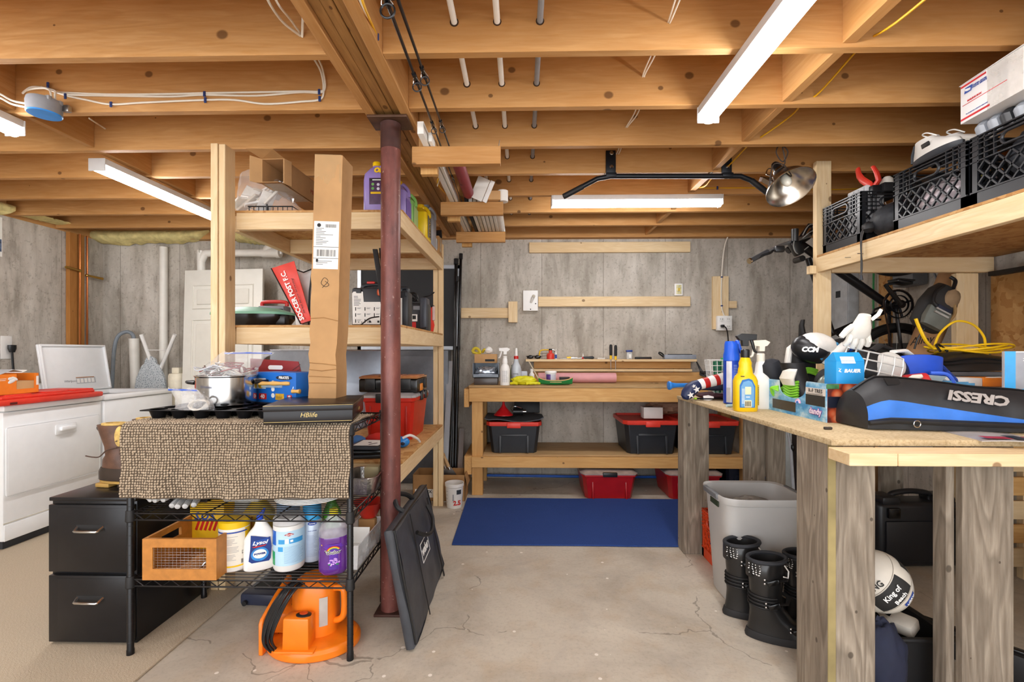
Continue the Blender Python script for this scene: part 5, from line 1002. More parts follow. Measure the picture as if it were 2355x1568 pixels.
for k,(x0,x1,zt_)in enumerate(((.018,-.03,.43),(.03,.0,.44))):
    MB().loft([[V((x0-.02,-.006+.02*k,0)),V((x0+.02,-.006+.02*k,0)),V((x0+.02,.006+.02*k,0)),V((x0-.02,.006+.02*k,0))],[V((x0-.015,-.006+.02*k,.12)),V((x0+.016,-.006+.02*k,.12)),V((x0+.016,.006+.02*k,.12)),V((x0-.015,.006+.02*k,.12))],[V((x1-.014,-.004+.02*k,zt_)),V((x1+.014,-.004+.02*k,zt_)),V((x1+.014,.004+.02*k,zt_)),V((x1-.014,.004+.02*k,zt_))]]).o('blade',BLKG,t,bev=.002)
MB().wire([(.0,-.02,.05),(-.05,-.03,.04),(-.09,-.035,.01),(-.1,-.03,.005)],.004,6).o('strap',BLK,t)
x=P(935,700,2.95).x
t=toolcase('tool_case',x-.02,2.98,ZM_,.075,.12,.26,'slim dark gray tool case standing right of the column');MB().bx(-.03,.0,-.0615,-.06,.02,.19).o('paper_label',PAPER,t)
t=T('battery_charger','dark blocky battery charger with a coiled black cord on the middle shelf','charger',(P(966,720,3.36).x,3.38,ZM_));MB().box((0,0,.10),(.13,.12,.20),bev=.014).o('charger_body',pl('#25272c',.4),t);MB().box((.035,-.02,.13),(.05,.13,.22),bev=.014).o('side_shell',pl('#3a3f4a',.4),t);MB().bx(-.06,-.01,-.0625,-.06,.07,.12).o('white_sticker',PAPER,t);MB().bx(-.045,-.02,-.063,-.0625,.085,.112).o('sticker_print',INK,t);MB().bx(-.055,-.02,-.0625,-.06,.01,.065).o('red_sticker',RED,t);MB().box((-.01,-.062,.165),(.06,.01,.03),bev=.004).o('grey_grip',GRY,t)
m=MB();[m.wire([(-.05+.03*math.cos(a+k),-.02+.01*k,.25+.03*math.sin(a))for a in(0,1.2,2.4,3.6,4.8)],.005,6,5,True)for k in range(4)];m.wire([(.02,0,.25),(.07,.0,.26),(.1,0,.285),(.08,0,.27)],.004,6);m.o('cord',BLK,t)
t=T('spring_clamp','red plastic clamp hanging at the end of the middle shelf','clamp',(-.70,3.63,ZM_));MB().loft([ring((0,0,.0),.012,.02,14),ring((.004,0,.06),.02,.028,14),ring((-.004,0,.12),.014,.03,14),ring((.0,0,.19),.018,.024,14),ring((0,0,.20),.010,.012,14)]).o('red_jaw',RED2,t);MB().box((.018,-.01,.15),(.02,.03,.11),bev=.006).o('clear_jaw',pl('#d9b8b2',.3),t);MB().box((.005,.0,.208),(.03,.05,.014),bev=.004).o('black_trigger',BLK,t)
t=T('sheet_metal_panel','large curved gray sheet metal panel standing on the lower shelf','metal panel',(P(735,850,3.55).x,3.65,ZL_))
g=[[(-.50+1.0*i/24,.10*math.cos(PI*i/24*1.6)*(1-j/8*.3)+.05*j/8,.001+.60*j/8)for i in range(25)]for j in range(9)];MB().sheet(g,.006).o('sheet',pl('#9aa1ab',.3,.55,var=.08),t);MB().tube([g[8][i]for i in range(25)],.006,6).o('rolled_edge',pl('#b8bcc4',.3,.6),t)
t=T('red_tote','red plastic tote with black latches under the orange topped organizer','tote',(-.885,3.32,ZL_));w,d,h=.17,.235,.255
MB().loft([[V((x*w*s,y*d*s,z))for x,y in((-1,-.86),(-.9,-1),(.9,-1),(1,-.86),(1,.86),(.9,1),(-.9,1),(-1,.86))]for z,s in((0,.86),(h,1.0),(h+.006,1.05),(h+.03,1.05))]).o('tub',pl('#c42a1a',.35,var=.08),t,angle=25)
MB().loft([[V((x*w*s,y*d*s,z))for x,y in((-1,-.86),(-.9,-1),(.9,-1),(1,-.86),(1,.86),(.9,1),(-.9,1),(-1,.86))]for z,s in((h+.03,1.07),(h+.045,1.05),(h+.06,.9))]).o('lid',pl('#a9a5a6',.25,var=.15),t,angle=25)
for x,y in((-.04,-1),(1,-.2),(1,.45)):
    MB().box((x*w*1.08 if x==1 else x,y*d*(1.08 if y==-1 else.9),h+.028),((.02,.05,.06)if x==1 else(.07,.02,.06)),bev=.006).o('latch',BLK,t)
m=MB();[m.box((s*.12,-d*.97,.13),(.012,.012,.2),bev=.003)for s in(-1,1)];m.o('rib',pl('#a8200f',.4),t)
t=T('parts_organizer','black parts organizer with an orange lidded top on the red tote','organizer',(-.90,3.30,ZL_+.316));MB().box((0,0,.045),(.40,.32,.09),bev=.012).o('case_body',BLKG,t);MB().box((0,0,.098),(.40,.32,.016),bev=.008).o('lid',clear('#c98a5a',.8),t)
for k in range(3):MB().box((-.13+.13*k,-.01,.1075),(.115,.27,.006),bev=.003).o('lid_window',pl(['#d89060','#cf7c48','#d89060'][k],.25,var=.25,scale=30),t)
for s in(-1,1):MB().box((s*.12,-.163,.055),(.07,.014,.075),bev=.005).o('latch',BLK,t)
MB().box((.201,-.05,.03),(.012,.07,.05),bev=.005).o('orange_latch',pl('#e88a2a',.4),t);MB().box((.201,.09,.05),(.012,.05,.07),bev=.005).o('latch',BLK,t)
t=T('swim_goggles','bright blue mask with a white strap on the lower shelf edge','goggles',(-.71,2.88,ZL_));MB().sph((-.03,0,.034),(.05,.035,.034),16,10).o('lens_shell',pl('#2a86d8',.25),t);MB().wire([(-.02,-.02,.06),(.02,.0,.075),(.05,.06,.045),(.055,.12,.012)],.008,8).o('white_strap',WHT,t);m=MB();m.sph((-.015,-.036,.03),(.014,.004,.01),8,6);m.o('dark_vent',NAVY,t);m=MB();m.sph((-.055,-.03,.018),.007,8,6);m.o('red_button',RED,t)
for k,(c,mt,z)in enumerate((('thin black case at the bottom of the stack on the lower shelf',BLK,0),('black case second from the bottom of the stack on the lower shelf',BLKG,.024),('dark case with white sheet uppermost of the stack on the lower shelf',pl('#34383f',.35),.048))):
    t=T('disc_case',c,'case',(P(845,1040,2.62).x,2.66,ZL_+z+.0005),R(8-5*k));MB().box((0,0,.011),(.17,.19,.022),bev=.003).o('case',mt,t)
    if k==2:MB().box((.005,0,.0226),(.14,.16,.001)).o('white_sheet',PAPER,t);m=MB();m.box((.03,-.03,.0235),(.012,.06,.0006),M=rz(R(-30)));m.sph((.0,.004,.0235),(.012,.01,.001),8,4);m.o('fork_print',INK,t)
t=T('red_cloth','folded red cloth behind the stack of black cases','cloth',(-.86,2.84,ZL_));m=MB();m.sph((0,0,.05),(.10,.06,.048),22,12,fn=lambda d:1+.12*NZ.noise(d*4));m.o('fabric',pl('#c8281e',.8,var=.15),t)
t=T('blue_cloth','blue cloth beside the folded red cloth','cloth',(-.99,2.80,ZL_));m=MB();m.sph((0,0,.045),(.055,.06,.043),18,10,fn=lambda d:1+.12*NZ.noise(d*4+V((5,0,0))));m.o('fabric',pl('#3f6ea8',.8,var=.15),t)
t=T('purple_bottle','translucent purple bottle behind the cloths on the lower shelf','bottle',(-1.09,2.86,ZL_));MB().lathe([(0,0),(.04,0),(.042,.14),(.02,.18),(.0,.19)],n=20).o('bottle_body',pl('#b79acb',.3),t)
ya,yb_=4.50,4.40
a,b=P(812,605,4.5),P(1054,804,4.5)
t=T('chalkboard','black chalkboard in an aluminum frame standing against the back wall','chalkboard',(0,4.64,0));fz0,fz1=b.z,a.z
MB().bx(a.x,b.x,-.010,.0,fz0,fz1).o('board_panel',pl('#2b2c2e',.7,var=.15,scale=4),t)
m=MB();w=.035;m.bx(a.x,b.x,-.02,.01,fz1-w,fz1);m.bx(a.x,b.x,-.02,.01,fz0,fz0+w);m.bx(b.x-w,b.x,-.02,.01,fz0,fz1);m.bx(a.x,a.x+w,-.02,.01,fz0,fz1);m.o('frame',ALU,t)
t=T('gray_locker','gray metal locker side standing behind the lower shelf','locker',(-1.05,4.55,0));MB().bx(-.5,.35,-.1,.1,.0,fz0-.006,bev=.004).o('locker_body',pl('#63666b',.4,.4),t);MB().bx(-.45,.3,-.106,-.1,.05,fz0-.06,bev=.003).o('door',pl('#6d7076',.4,.4),t)
def pole(name,u0,v0,u1,v1,y0,y1,r,label,cat='pole',mat=BLKG):
    a,b=P(u0,v0,y0),P(u1,v1,y1);t=T(name,label,cat,(b.x,b.y,b.z));d=a-V(b)
    MB().cyl((0,0,0),d,r,n=12).o('shaft',mat,t);MB().cyl(d*.985,d*1.0+d.normalized()*.02,r*1.35,n=12).o('end_cap',mat,t);return t
for k,(u0,v0,u1,r)in enumerate(((1060,588,1046,.0135),(1049,600,1040,.017),(1052,640,1034,.010))):
    b=PZ(u1,1100,0.005);a=P(u0,v0,4.635-.05*k);yb2=4.3-.05*k;b=P(u1,1000,yb2);b.z=.004
    t=T('curtain_rod',['black rod tallest of the three leaning by the chalkboard','black telescoping rod, middle of the three leaning by the chalkboard','thin black rod, shortest of the three leaning by the chalkboard'][k],'rod',b);d=a-b
    MB().cyl((0,0,0),d,r,n=12).o('shaft',BLKG,t);MB().cyl(d*.985,d+d.normalized()*.02,r*1.4,n=12).o('end_cap',BLK,t)
def slat(name,u0,v0,u1,v1,y0,y1,w,th,mat,label,cat):
    a,b=P(u0,v0,y0),P(u1,v1,y1);b.z=.004;t=T(name,label,cat,b);d=a-b;x=d.normalized();y=V((1,0,0));y=(y-x*y.dot(x)).normalized();z=x.cross(y)
    m=MB();m.T=Mx((x,y,z)).transposed().to_4x4();m.box((d.length/2,0,0),(d.length,w,th));m.o('strip',mat,t);return t
slat('metal_strip',1035,830,1022,1085,4.5,4.25,.05,.006,ALU,'long gray aluminum strip leaning left of the black rods','strip')
slat('straightedge',1062,985,1056,1080,4.5,4.2,.045,.004,ALU,'short aluminum straightedge with a hole at its top beside the rods','straightedge')
slat('wood_stick',1068,1050,1060,1095,4.25,4.15,.008,.008,pl('#8a7a66',.7),'thin stick in the corner beside the workbench leg','stick')
t=T('tool_carton','open brown carton of putty knives between the shelves and the workbench','carton',(P(1010,1150,3.95).x,4.05,.0005));w,d,h=.22,.12,.22
m=MB();m.bx(-w,w,-d,d,0,.003);m.bx(-w,w,-d,-d+.003,0,h);m.bx(-w,w,d-.003,d,0,h);m.bx(-w,-w+.003,-d,d,0,h);m.bx(w-.003,w,-d,d,0,h);m.o('carton_wall',CARD2,t);MB().sheet([[(w,-d,h),(w,d,h)],[(w+.02,-d,h-.09),(w+.02,d,h-.09)]],.003).o('flap',CARD2,t);MB().bx(-.20,-.02,-d-.001,-d,.03,.10).o('white_label',PAPER,t);text('MIX',INK,t,at((-.09,-d-.0018,.078)),.035,bold=.001)
for k,(x,a_,l)in enumerate(((.06,14,'putty knife with a worn wooden handle standing in the tool carton'),(.115,24,'wide putty knife with a pale wooden handle at the right of the tool carton'),(-.05,-20,'small scraper with a wooden handle lying at the left of the tool carton'))):
    t=T('putty_knife',l,'putty knife',M=tr(P(1010,1150,3.95).x+x,4.03-.02*k,.17)@ry(R(-a_)));MB().prism([(-.02,-.02),(.02,-.02),(.035,.10),(-.035,.10)]if 0 else[(-.04,0),(.04,0),(.018,.1),(-.018,.1)],.003,rx(PI/2)).o('blade',STEEL,t);MB().lathe([(0,.09),(.014,.095),(.016,.15),(.012,.19),(.017,.23),(.0,.24)],n=14).o('handle',pl('#b08d62',.6),t);MB().lathe([(.014,.085),(.015,.11)],n=14).o('ferrule',CHRM,t)
t=T('plastic_pail','translucent white paint mixing pail with a red number beside the shelf post','pail',(P(1043,1160,3.75).x,3.80,.0005));r=.072
MB().lathe([(0,0),(r*.86,0),(r*.87,.004),(r,.165),(r*1.06,.17),(r*1.06,.195),(r*1.0,.195),(r*.84,.006),(0,.006)],n=36).o('pail_wall',pl('#dcd8d2',.35,var=.04),t);text('2.5',RED,t,at((.03,-r*.86,.045),(1,.4,0)),.05,bold=.002);m=MB();[m.patch(r*.95,.05+.028*k,.053+.028*k,-55,-38,3,t=.004)for k in range(4)];m.box((.0,-r*.97,.09),(.01,.002,.05));m.o('measure_marks',INKG,t);m=MB();m.patch(r*.97,.115,.15,22,55,6,t=.003);m.o('dark_print',DGRY,t)
# ================================================================ workbench
t=wbn=T('workbench','long pine workbench with a lower shelf along the back wall','workbench',(.75,4.36,0))
BX0,BX1,BY0,BY1=P(1085,1000,4.09).x,2.02,4.09,4.655;BZ=.962
xt0=P(1078,885,4.06).x
MB().bx(xt0-.75,BX1-.75+.03,4.055-4.36,BY1-4.36,BZ-.02,BZ,bev=.002).o('bench_top',W_PLY,t)
board('front_apron',xt0+.002,BX1+.03,4.058,4.096,BZ-.14,BZ-.0205,W_BENCH,t);board('side_apron',xt0-.042,xt0,4.07,BY1,BZ-.19,BZ-.03,W_BENCH,t)
for x in(BX0,BX1-.1):
    for y in(4.10,BY1-.095):board('leg',x,x+.095,y,y+.09,0,BZ-.021,W_BENCH,t)
zs=.357
MB().bx(BX0+.097-.75,BX1-.102-.75,4.096-4.36,BY1-4.36,zs-.014,zs,bev=.001).o('lower_deck',W_PLY,t)
board('lower_rail',BX0+.0,BX1,4.058,4.096,zs-.105,zs-.0145,W_BENCH,t);board('lower_side_rail',xt0-.04,BX0-.001,4.07,BY1,zs-.17,zs-.01,W_BENCH,t)
t=T('bench_ledge','pine ledge and backboard standing on the workbench against the wall','ledge',(.8,4.6,BZ))
x0,x1=P(1228,840,4.56).x,P(1592,840,4.56).x
board('ledge_plank',P(1209,830,4.5).x,P(1603,830,4.5).x,4.50,4.672,1.160,1.182,W_PINE,t);board('cleat',x0,x1,4.60,4.638,1.09,1.159,W_BENCH,t);board('cleat',x0,x1,4.56,4.599,1.062,1.086,W_PINE,t)
board('backboard',x0-.02,x1+.25,4.60,4.638,BZ+.001,1.055,W_BENCH,t)
for x in(x0+.1,x1-.15):board('support_block',x,x+.06,4.64,4.675,BZ+.001,1.155,W_BENCH,t)
LZ=1.1825
def onl(u,y=4.56):return P(u,826,y).x
t=T('sunglasses','black wraparound sunglasses on the left end of the ledge','sunglasses',(onl(1228),4.55,LZ));m=MB()
for s in(-1,1):MB().sph((s*.034,0,.022),(.032,.01,.02),14,8,fn=lambda d:1-.15*(d.z>.5)).o('lens',BLKG,t);MB().tube([(s*.062,.0,.03),(s*.07,.05,.028),(s*.06,.1,.004)],.004,6).o('temple',BLK,t)
MB().tube([(-.008,0,.03),(.008,0,.03)],.004,6).o('bridge',BLK,t)
t=T('coping_frame','yellow handled coping saw frame leaning on the wall behind the red bottle','saw',(onl(1250),4.64,LZ));MB().wire([(-.04,0,.0),(-.035,0,.06),(-.02,0,.085),(.04,.0,.09),(.07,0,.085)],.006,8).o('yellow_frame',YEL,t);MB().wire([(.07,0,.085),(.09,0,.09),(.11,0,.085),(.115,0,.07)],.004,8).o('steel_arc',CHRM,t);MB().cyl((-.04,0,.025),(.06,0,.035),.0022,n=5).o('saw_blade',STEEL,t)
t=T('chalk_bottle','red plastic chalk bottle with a black cap on the ledge','bottle',(onl(1266),4.56,LZ));MB().lathe([(0,0),(.036,0),(.037,.005),(.037,.04),(.03,.055),(.016,.062),(.018,.085),(0,.086)],n=22).o('bottle_body',RED2,t);MB().lathe([(.018,.082),(.016,.10),(0,.102)],n=16).o('cap',BLK,t)
t=T('glue_tube','slim glue tube with a white tip and blue label beside the red bottle','tube',(onl(1278),4.54,LZ));MB().lathe([(0,0),(.010,0),(.0105,.05),(.008,.06),(.004,.08),(.002,.1),(0,.101)],n=14).o('tube_body',WHT,t);m=MB();m.patch(.0105,.008,.045,-85,85,8);m.o('blue_label',INKB,t)
t=T('utility_blade','flat steel ruler blade with a yellow ferrule lying on the ledge','tool',(onl(1305),4.53,LZ));m=MB();m.box((0,0,.006),(.15,.02,.006),bev=.002);m.o('blade',STEEL,t);MB().lathe([(.011,-.02),(.012,.02),(.006,.022)],n=12,c=(.01,0,.013),M=ry(PI/2)).o('ferrule',YEL,t);MB().cyl((.03,0,.012),(.09,0,.01),.006,n=8).o('shank',CHRM,t)
t=T('knife_grip','gray rubber handled knife with a red collar on the ledge','knife',(onl(1347),4.53,LZ));MB().lathe([(0,-.055),(.010,-.05),(.011,.0),(.015,.04),(.008,.055),(0,.056)],n=14,c=(.02,0,.0155),M=ry(PI/2)).o('handle',DGRY,t);MB().lathe([(.010,0),(.011,.015),(.008,.016)],n=12,c=(-.04,0,.012),M=ry(PI/2)).o('collar',RED,t);MB().cyl((-.09,0,.006),(-.04,0,.011),.004,n=8).o('blade',STEEL,t)
t=T('putty_tip','small white nozzle cap standing behind the knife','nozzle',(onl(1342),4.6,LZ));MB().lathe([(0,0),(.018,0),(.018,.01),(.01,.02),(.003,.05),(0,.06)],n=14).o('cone',WHT,t)
t=T('anchor_strip','little row of white plastic anchors on the ledge','anchors',(onl(1382),4.54,LZ))
for k in range(5):MB().lathe([(0,0),(.006,0),(.007,.012),(0,.016)],n=8,c=(-.028+.014*k,0,0)).o('anchor',WHT,t)
def sd(x,y,h,label):
    t=T('screwdriver',label,'screwdriver',(x,y,LZ));MB().lathe([(0,.035),(.013,.037),(.0145,.05),(.0145,.125),(.010,.14),(0,.142)],n=16,c=(0,0,h)).o('handle',BLKM,t);MB().lathe([(0,0),(.011,.001),(.011,.04),(.0145,.05)],n=16,c=(0,0,h)).o('yellow_collar',YEL,t)
    MB().cyl((0,0,-.10),(0,0,h),.003,n=8).o('shank',STEEL,t)
sd(onl(1405,4.49),4.494,.0,'black handled screwdriver hanging upright through the ledge, taller of the pair');sd(onl(1416,4.49),4.494,-.006,'black handled screwdriver hanging upright through the ledge, shorter of the pair')
t=T('bit_box','small clear bit box with a navy lid on the ledge','box',(onl(1447),4.56,LZ));MB().box((0,0,.034),(.048,.03,.068),bev=.003).o('clear_body',clear('#e6ecee',.4),t);MB().box((0,0,.079),(.058,.036,.02),bev=.004).o('lid',pl('#24408c',.4),t);MB().box((.005,-.0158,.03),(.022,.001,.035)).o('paper_label',PAPER,t)
t=T('black_level','short black bar tool lying on the ledge','tool',(onl(1478),4.54,LZ));MB().box((0,0,.011),(.16,.025,.022),bev=.006).o('bar',BLKM,t);MB().box((.02,-.002,.003),(.1,.02,.006)).o('foot',LEA,t)
t=T('gray_saw_case','gray metal saw box with a black curved handle at the right end of the ledge','saw case',(onl(1563),4.57,LZ));MB().box((0,0,.022),(.30,.08,.044),bev=.004).o('case_body',pl('#8f97a3',.4),t);MB().box((.01,.01,.047),(.22,.05,.006)).o('top_groove',BLKM,t);MB().wire([(-.15,0,.02),(-.17,0,.035),(-.195,0,.055),(-.19,0,.066),(-.165,0,.055),(-.148,0,.035)],.007,8).o('handle',BLK,t)
BT=BZ+.0005
def onb(u,y):return P(u,880,y).x
t=T('stacking_bin','gray open front hardware bin full of shiny bagged screws','bin',(onb(1117,4.12),4.22,BT));w,d,h=.115,.10,.15
MB().bx(-w+.01,w-.01,-.09,.1,0,.062,bev=.004).o('lower_bin',pl('#4a413c',.3),t)
m=MB();m.bx(-w,w,-d,d,.064,.068);m.bx(-w,-w+.004,-d,d,.064,.19);m.bx(w-.004,w,-d,d,.064,.19);m.bx(-w,w,d-.004,d,.064,.19);m.bx(-w,w,-d,-d+.004,.064,.095);m.bx(-.06,.06,-d-.012,-d,.075,.10);m.o('bin_wall',pl('#7d8894',.4),t)
m=MB();random.seed(4)
m.sph((0,-.03,.115),(.1,.06,.045),26,14,fn=lambda d:1+.22*NZ.noise(d*7));m.o('bagged_screws',pl('#aab4c0',.22,.7,var=.5,scale=60),t,angle=12)
t=T('brown_parts_box','small brown carton with black print on top of the hardware bin','box',(onb(1117,4.2),4.25,BT+.191));MB().box((0,0,.04),(.20,.12,.08),bev=.002).o('carton',CARD,t);MB().bx(-.005,.08,-.0612,-.06,.014,.034).o('print_block',INK,t)
t=T('measuring_tape','yellow hank of strap lying on the brown box with a second coil','strap',(onb(1108,4.2),4.25,BT+.2715))
m=MB();m.wire([(-.09,0,.02),(-.07,0,.05),(-.04,0,.045),(-.02,0,.012),(-.05,.01,.006),(-.09,0,.02)],.014,8);m.o('yellow_coil',pl('#c9b42a',.6),t);MB().wire([(.0,.02,.014),(.02,0,.04),(.045,.0,.03),(.04,.01,.012)],.012,8).o('second_coil',pl('#c9b42a',.6),t);MB().sph((.06,.0,.034),(.035,.03,.033),14,8,fn=lambda d:1+.25*NZ.noise(d*5)).o('white_tissue',WHT,t,angle=15)
def sprayer(t,z,mat,s=1.0,flip=1):
    m=MB();m.prism([(-.05*s*flip,.0),(-.052*s*flip,.026*s),(.02*s*flip,.030*s),(.045*s*flip,.018*s),(.03*s*flip,-.002),(.018*s*flip,-.004),(.016*s*flip,-.03*s),(-.012*s*flip,-.03*s),(-.012*s*flip,-.004)],.024*s,tr(0,.012*s,z+.03*s)@rx(PI/2));m.o('spray_head',mat,t,bev=.002)
    MB().tube([(-.03*s*flip,0,z+.028*s),(-.035*s*flip,0,z+.01*s),(-.045*s*flip,0,z-.025*s),(-.055*s*flip,0,z-.03*s)],[.008*s,.008*s,.006*s,.005*s],8).o('trigger',mat,t)
t=T('spray_bottle','white spray bottle with measuring grid in front of the hardware bin','spray bottle',(onb(1161,4.09),4.11,BT));MB().lathe([(0,0),(.04,0),(.042,.005),(.042,.14),(.036,.165),(.022,.185),(.024,.20),(.02,.235),(0,.236)],n=30).o('bottle_body',WHT2,t);MB().lathe([(.018,.225),(.019,.25),(.014,.255)],n=18).o('collar',WHT,t);sprayer(t,.268,WHT2)
m=MB();m.lines(.042,[.03+.0085*k for k in range(12)],-30,45,.0014);m.o('fine_print',INKG,t);m=MB();[m.patch(.042,.025,.13,-30+25*k,-29+25*k,1,t=.0008)for k in range(4)];m.o('grid_lines',INK,t)
t=T('spray_bottle','clear gray bottle with a white nozzle and red collar behind the yellow gloves','spray bottle',(onb(1187,4.3),4.32,BT));MB().lathe([(0,0),(.046,0),(.048,.005),(.048,.13),(.04,.16),(.026,.19),(.022,.21),(.02,.235),(0,.236)],n=30).o('bottle_body',pl('#c3cad2',.3),t);MB().lathe([(.021,.225),(.022,.25),(.016,.254)],n=18).o('red_collar',RED,t);MB().lathe([(.015,.25),(.014,.27),(.012,.31),(.010,.325),(0,.326)],n=16).o('nozzle',WHT2,t);m=MB();m.bx(-.03,.02,-.05,-.0475,.09,.093);m.bx(-.028,.024,-.05,-.0475,.04,.043);m.o('print_lines',INK,t)
t=T('small_tub','small tub with a blue printed label behind the yellow gloves','tub',(onb(1203,4.4),4.42,BT));MB().box((0,0,.055),(.08,.06,.11),bev=.008).o('tub',pl('#cdd4e0',.4),t);text('KETO',INKB,t,at((0,-.031,.055)),.028,bold=.001)
t=T('green_glue_bottle','narrow green bottle behind the clear gray bottle','bottle',(onb(1179,4.45),4.46,BT));MB().lathe([(0,0),(.022,0),(.022,.12),(.012,.15),(.012,.17),(0,.171)],n=16).o('bottle_body',GRN,t);MB().lathe([(.014,.165),(.014,.185),(0,.19)],n=14).o('cap',WHT,t)
t=T('white_glue_bottle','small white capped bottle left of the pink roll','bottle',(onb(1223,4.38),4.40,BT));MB().lathe([(0,0),(.024,0),(.025,.08),(.012,.10),(.012,.105),(.014,.107),(.014,.13),(0,.132)],n=18).o('bottle_body',WHT2,t);MB().box((0,-.0255,.04),(.025,.001,.04)).o('label',INKG,t)
t=T('paint_stick','thin wooden paint stick leaning on the ledge over the yellow gloves','stick',(onb(1232,4.3),4.22,BT));MB().tube([(.05,0,.004),(-.06,.12,.2)],.008,8,flat=.4).o('stick',pl('#b7a78e',.7),t)
t=T('rubber_glove_pile','crumpled yellow rubber gloves lying on the workbench','gloves',(onb(1205,4.12),4.14,BT));GY=pl('#d9d21e',.5,var=.1)
m=MB();m.sph((0,0,.04),(.105,.055,.040),40,22,fn=lambda d:1+.20*NZ.noise(d*3.2)+.12*NZ.noise(d*8));m.o('glove_body',GY,t,angle=70)
for k,(x,y,a)in enumerate(((.06,-.05,10),(.09,-.03,-10),(.03,-.06,25),(-.07,-.05,160))):m=MB();c=V((x,y,.014));d=V((math.cos(R(a)),math.sin(R(a)),0))*.05;m.tube([c-d*.3,c+d*.4+V((0,0,.006)),c+d,c+d*1.1],[.012,.013,.011,.004],10);m.o('glove_finger',GY,t)
t=T('pink_roll','long roll of pink paper lying on the workbench under the ledge','roll',(P(1238,862,4.38).x,4.42,BT+.0475));L_=P(1418,862,4.38).x-P(1238,862,4.38).x;MB().lathe([(.012,-.001),(.0455,0),(.047,.004),(.047,L_-.004),(.0455,L_),(.012,L_+.001)],n=36,M=ry(PI/2)).o('roll',pl('#d79b9e',.6,var=.05),t);MB().box((L_-.002,0,0),(.003,.02,.02)).o('core',BLK,t)
t=T('plastic_tub','white lidded tub with a purple and gray label on the workbench','tub',(onb(1267,4.22),4.24,BT));MB().lathe([(0,0),(.044,0),(.048,.1),(0,.101)],n=30).o('tub',WHT2,t);MB().lathe([(.051,.098),(.053,.102),(.053,.115),(.05,.12),(0,.121)],n=30).o('lid',WHT2,t);m=MB();m.patch(.0465,.015,.09,-60,-5,8,t=.002);m.o('purple_label',pl('#5b3a86',.45,var=.4,scale=40),t);m=MB();m.patch(.0465,.015,.09,-5,60,8,t=.002);m.o('gray_label',pl('#c4c2cc',.5,var=.1),t)
t=T('toy_canoe','green toy canoe with tan gunwale in front of the pink roll','canoe',(onb(1278,4.10),4.115,BT));m=MB();rr=[]
for i in range(17):
    f=i/16*2-1;x=.15*f;w=.035*(1-abs(f)**2.6)+.002;zt=.040+.026*f*f*abs(f);n=[]
    for k in range(9):a=PI*k/8;n.append(V((x*(1 if k in(0,8)else 1-.03*math.sin(a)),-math.cos(a)*w,zt-(zt-.001-.01*f*f)*math.sin(a)**.6)))
    rr.append(n)
m.loft(rr,caps=False,closed=False);m.o('hull',pl('#1f7a3e',.3),t)
m=MB();m.tube([r_[0]for r_ in rr],.003,6);m.tube([r_[8]for r_ in rr],.003,6);m.o('gunwale',pl('#c7a86a',.5),t);MB().bx(-.05,.05,-.0362,-.0352,.025,.030).o('gold_print',pl('#c7a86a',.5),t)
t=T('black_wallet','small black case lying behind the toy canoe','case',(onb(1298,4.2),4.2,BT));MB().box((0,0,.03),(.09,.05,.06),bev=.008).o('case',BLKM,t);MB().box((0,-.003,.062),(.094,.05,.012),bev=.005).o('flap',pl('#3a2c28',.4),t)
t=T('screw_scatter','few loose screws on the right of the workbench top','screws',(onb(1503,4.35),4.36,BT))
for k in range(6):a=random.uniform(0,6);MB().cyl((.015*k-.03,.01*(k%3),.003),(.015*k-.03+.025*math.cos(a),.01*(k%3)+.025*math.sin(a),.003),.0025,.0015,n=6).o('screw',CHRM,t)
t=T('cord_bundle','bundle of black cord hanging at the right end of the ledge','cord',(P(1625,860,4.5).x,4.50,BT));m=MB()
for k in range(4):m.wire([(-.06,.1,.20),(-.03,.05,.12-.01*k),(.0,0,.06+.01*k),(.06,-.02,.02+.006*k),(.12,-.03,.03),(.05,.0,.08+.01*k),(-.02,.02,.10),(-.05,.03,.07+.01*k),(.02,.0,.05)],.005,6,5)
m.o('cord',BLK,t)
def tote(name,x0,x1,y0,y1,z,h,label,tub,lid,clearlid=False,group=None):
    t=T(name,label,'tote',((x0+x1)/2,(y0+y1)/2,z));w,d=(x1-x0)/2,(y1-y0)/2
    oc=lambda s,s2,z_:[V((x*w*s,y*d*s2,z_))for x,y in((-1,-.8),(-.88,-1),(.88,-1),(1,-.8),(1,.8),(.88,1),(-.88,1),(-1,.8))]
    MB().loft([oc(.82,.82,0),oc(.94,.95,h*.86)]).o('tub',tub,t,angle=25,bev=.004)
    if clearlid:
        MB().loft([oc(.95,.96,h*.84),oc(.99,1.0,h*.85),oc(.99,1.0,h*.90)]).o('rim',tub,t,angle=25)
        MB().loft([oc(1,1,h*.90),oc(1,1,h*.93),oc(.84,.86,h)]).o('lid',pl('#9a8f8d',.2,.2,var=.2),t,angle=25)
        MB().box((0,-d*.98,h*.92),(w*.5,.03,h*.16),bev=.006).o('latch',BLK,t)
        for s in(-1,1):MB().box((s*w*.58,-d*.9,h*.42),(w*.06,.02,h*.8),bev=.004,M=rx(R(-7))).o('rib',tub,t);
    else:
        MB().loft([oc(.99,.99,h*.84),oc(1.0,1.0,h*.86),oc(1.0,1.0,h*.95),oc(.95,.95,h*.96),oc(.93,.93,h*.9)]).o('lid',lid,t,angle=25)
        for s in(-.3,.3)if w>.3 else(0,):MB().box((s*w,-d*1.0,h*.86),(w*.5,.022,h*.16),bev=.006).o('latch',lid,t)
        for s in(-1,1):MB().box((s*w*.5,-d*.875,h*.42),(w*.09,.022,h*.8),bev=.004,M=rx(R(-8))).o('rib',tub,t)
        MB().box((0,-d*.90,h*.55),(w*.95,.014,h*.06),bev=.003,M=rx(R(-8))).o('front_ledge',tub,t)
    return t
TB=pl('#23262a',.45,var=.12);SH=zs+.0005
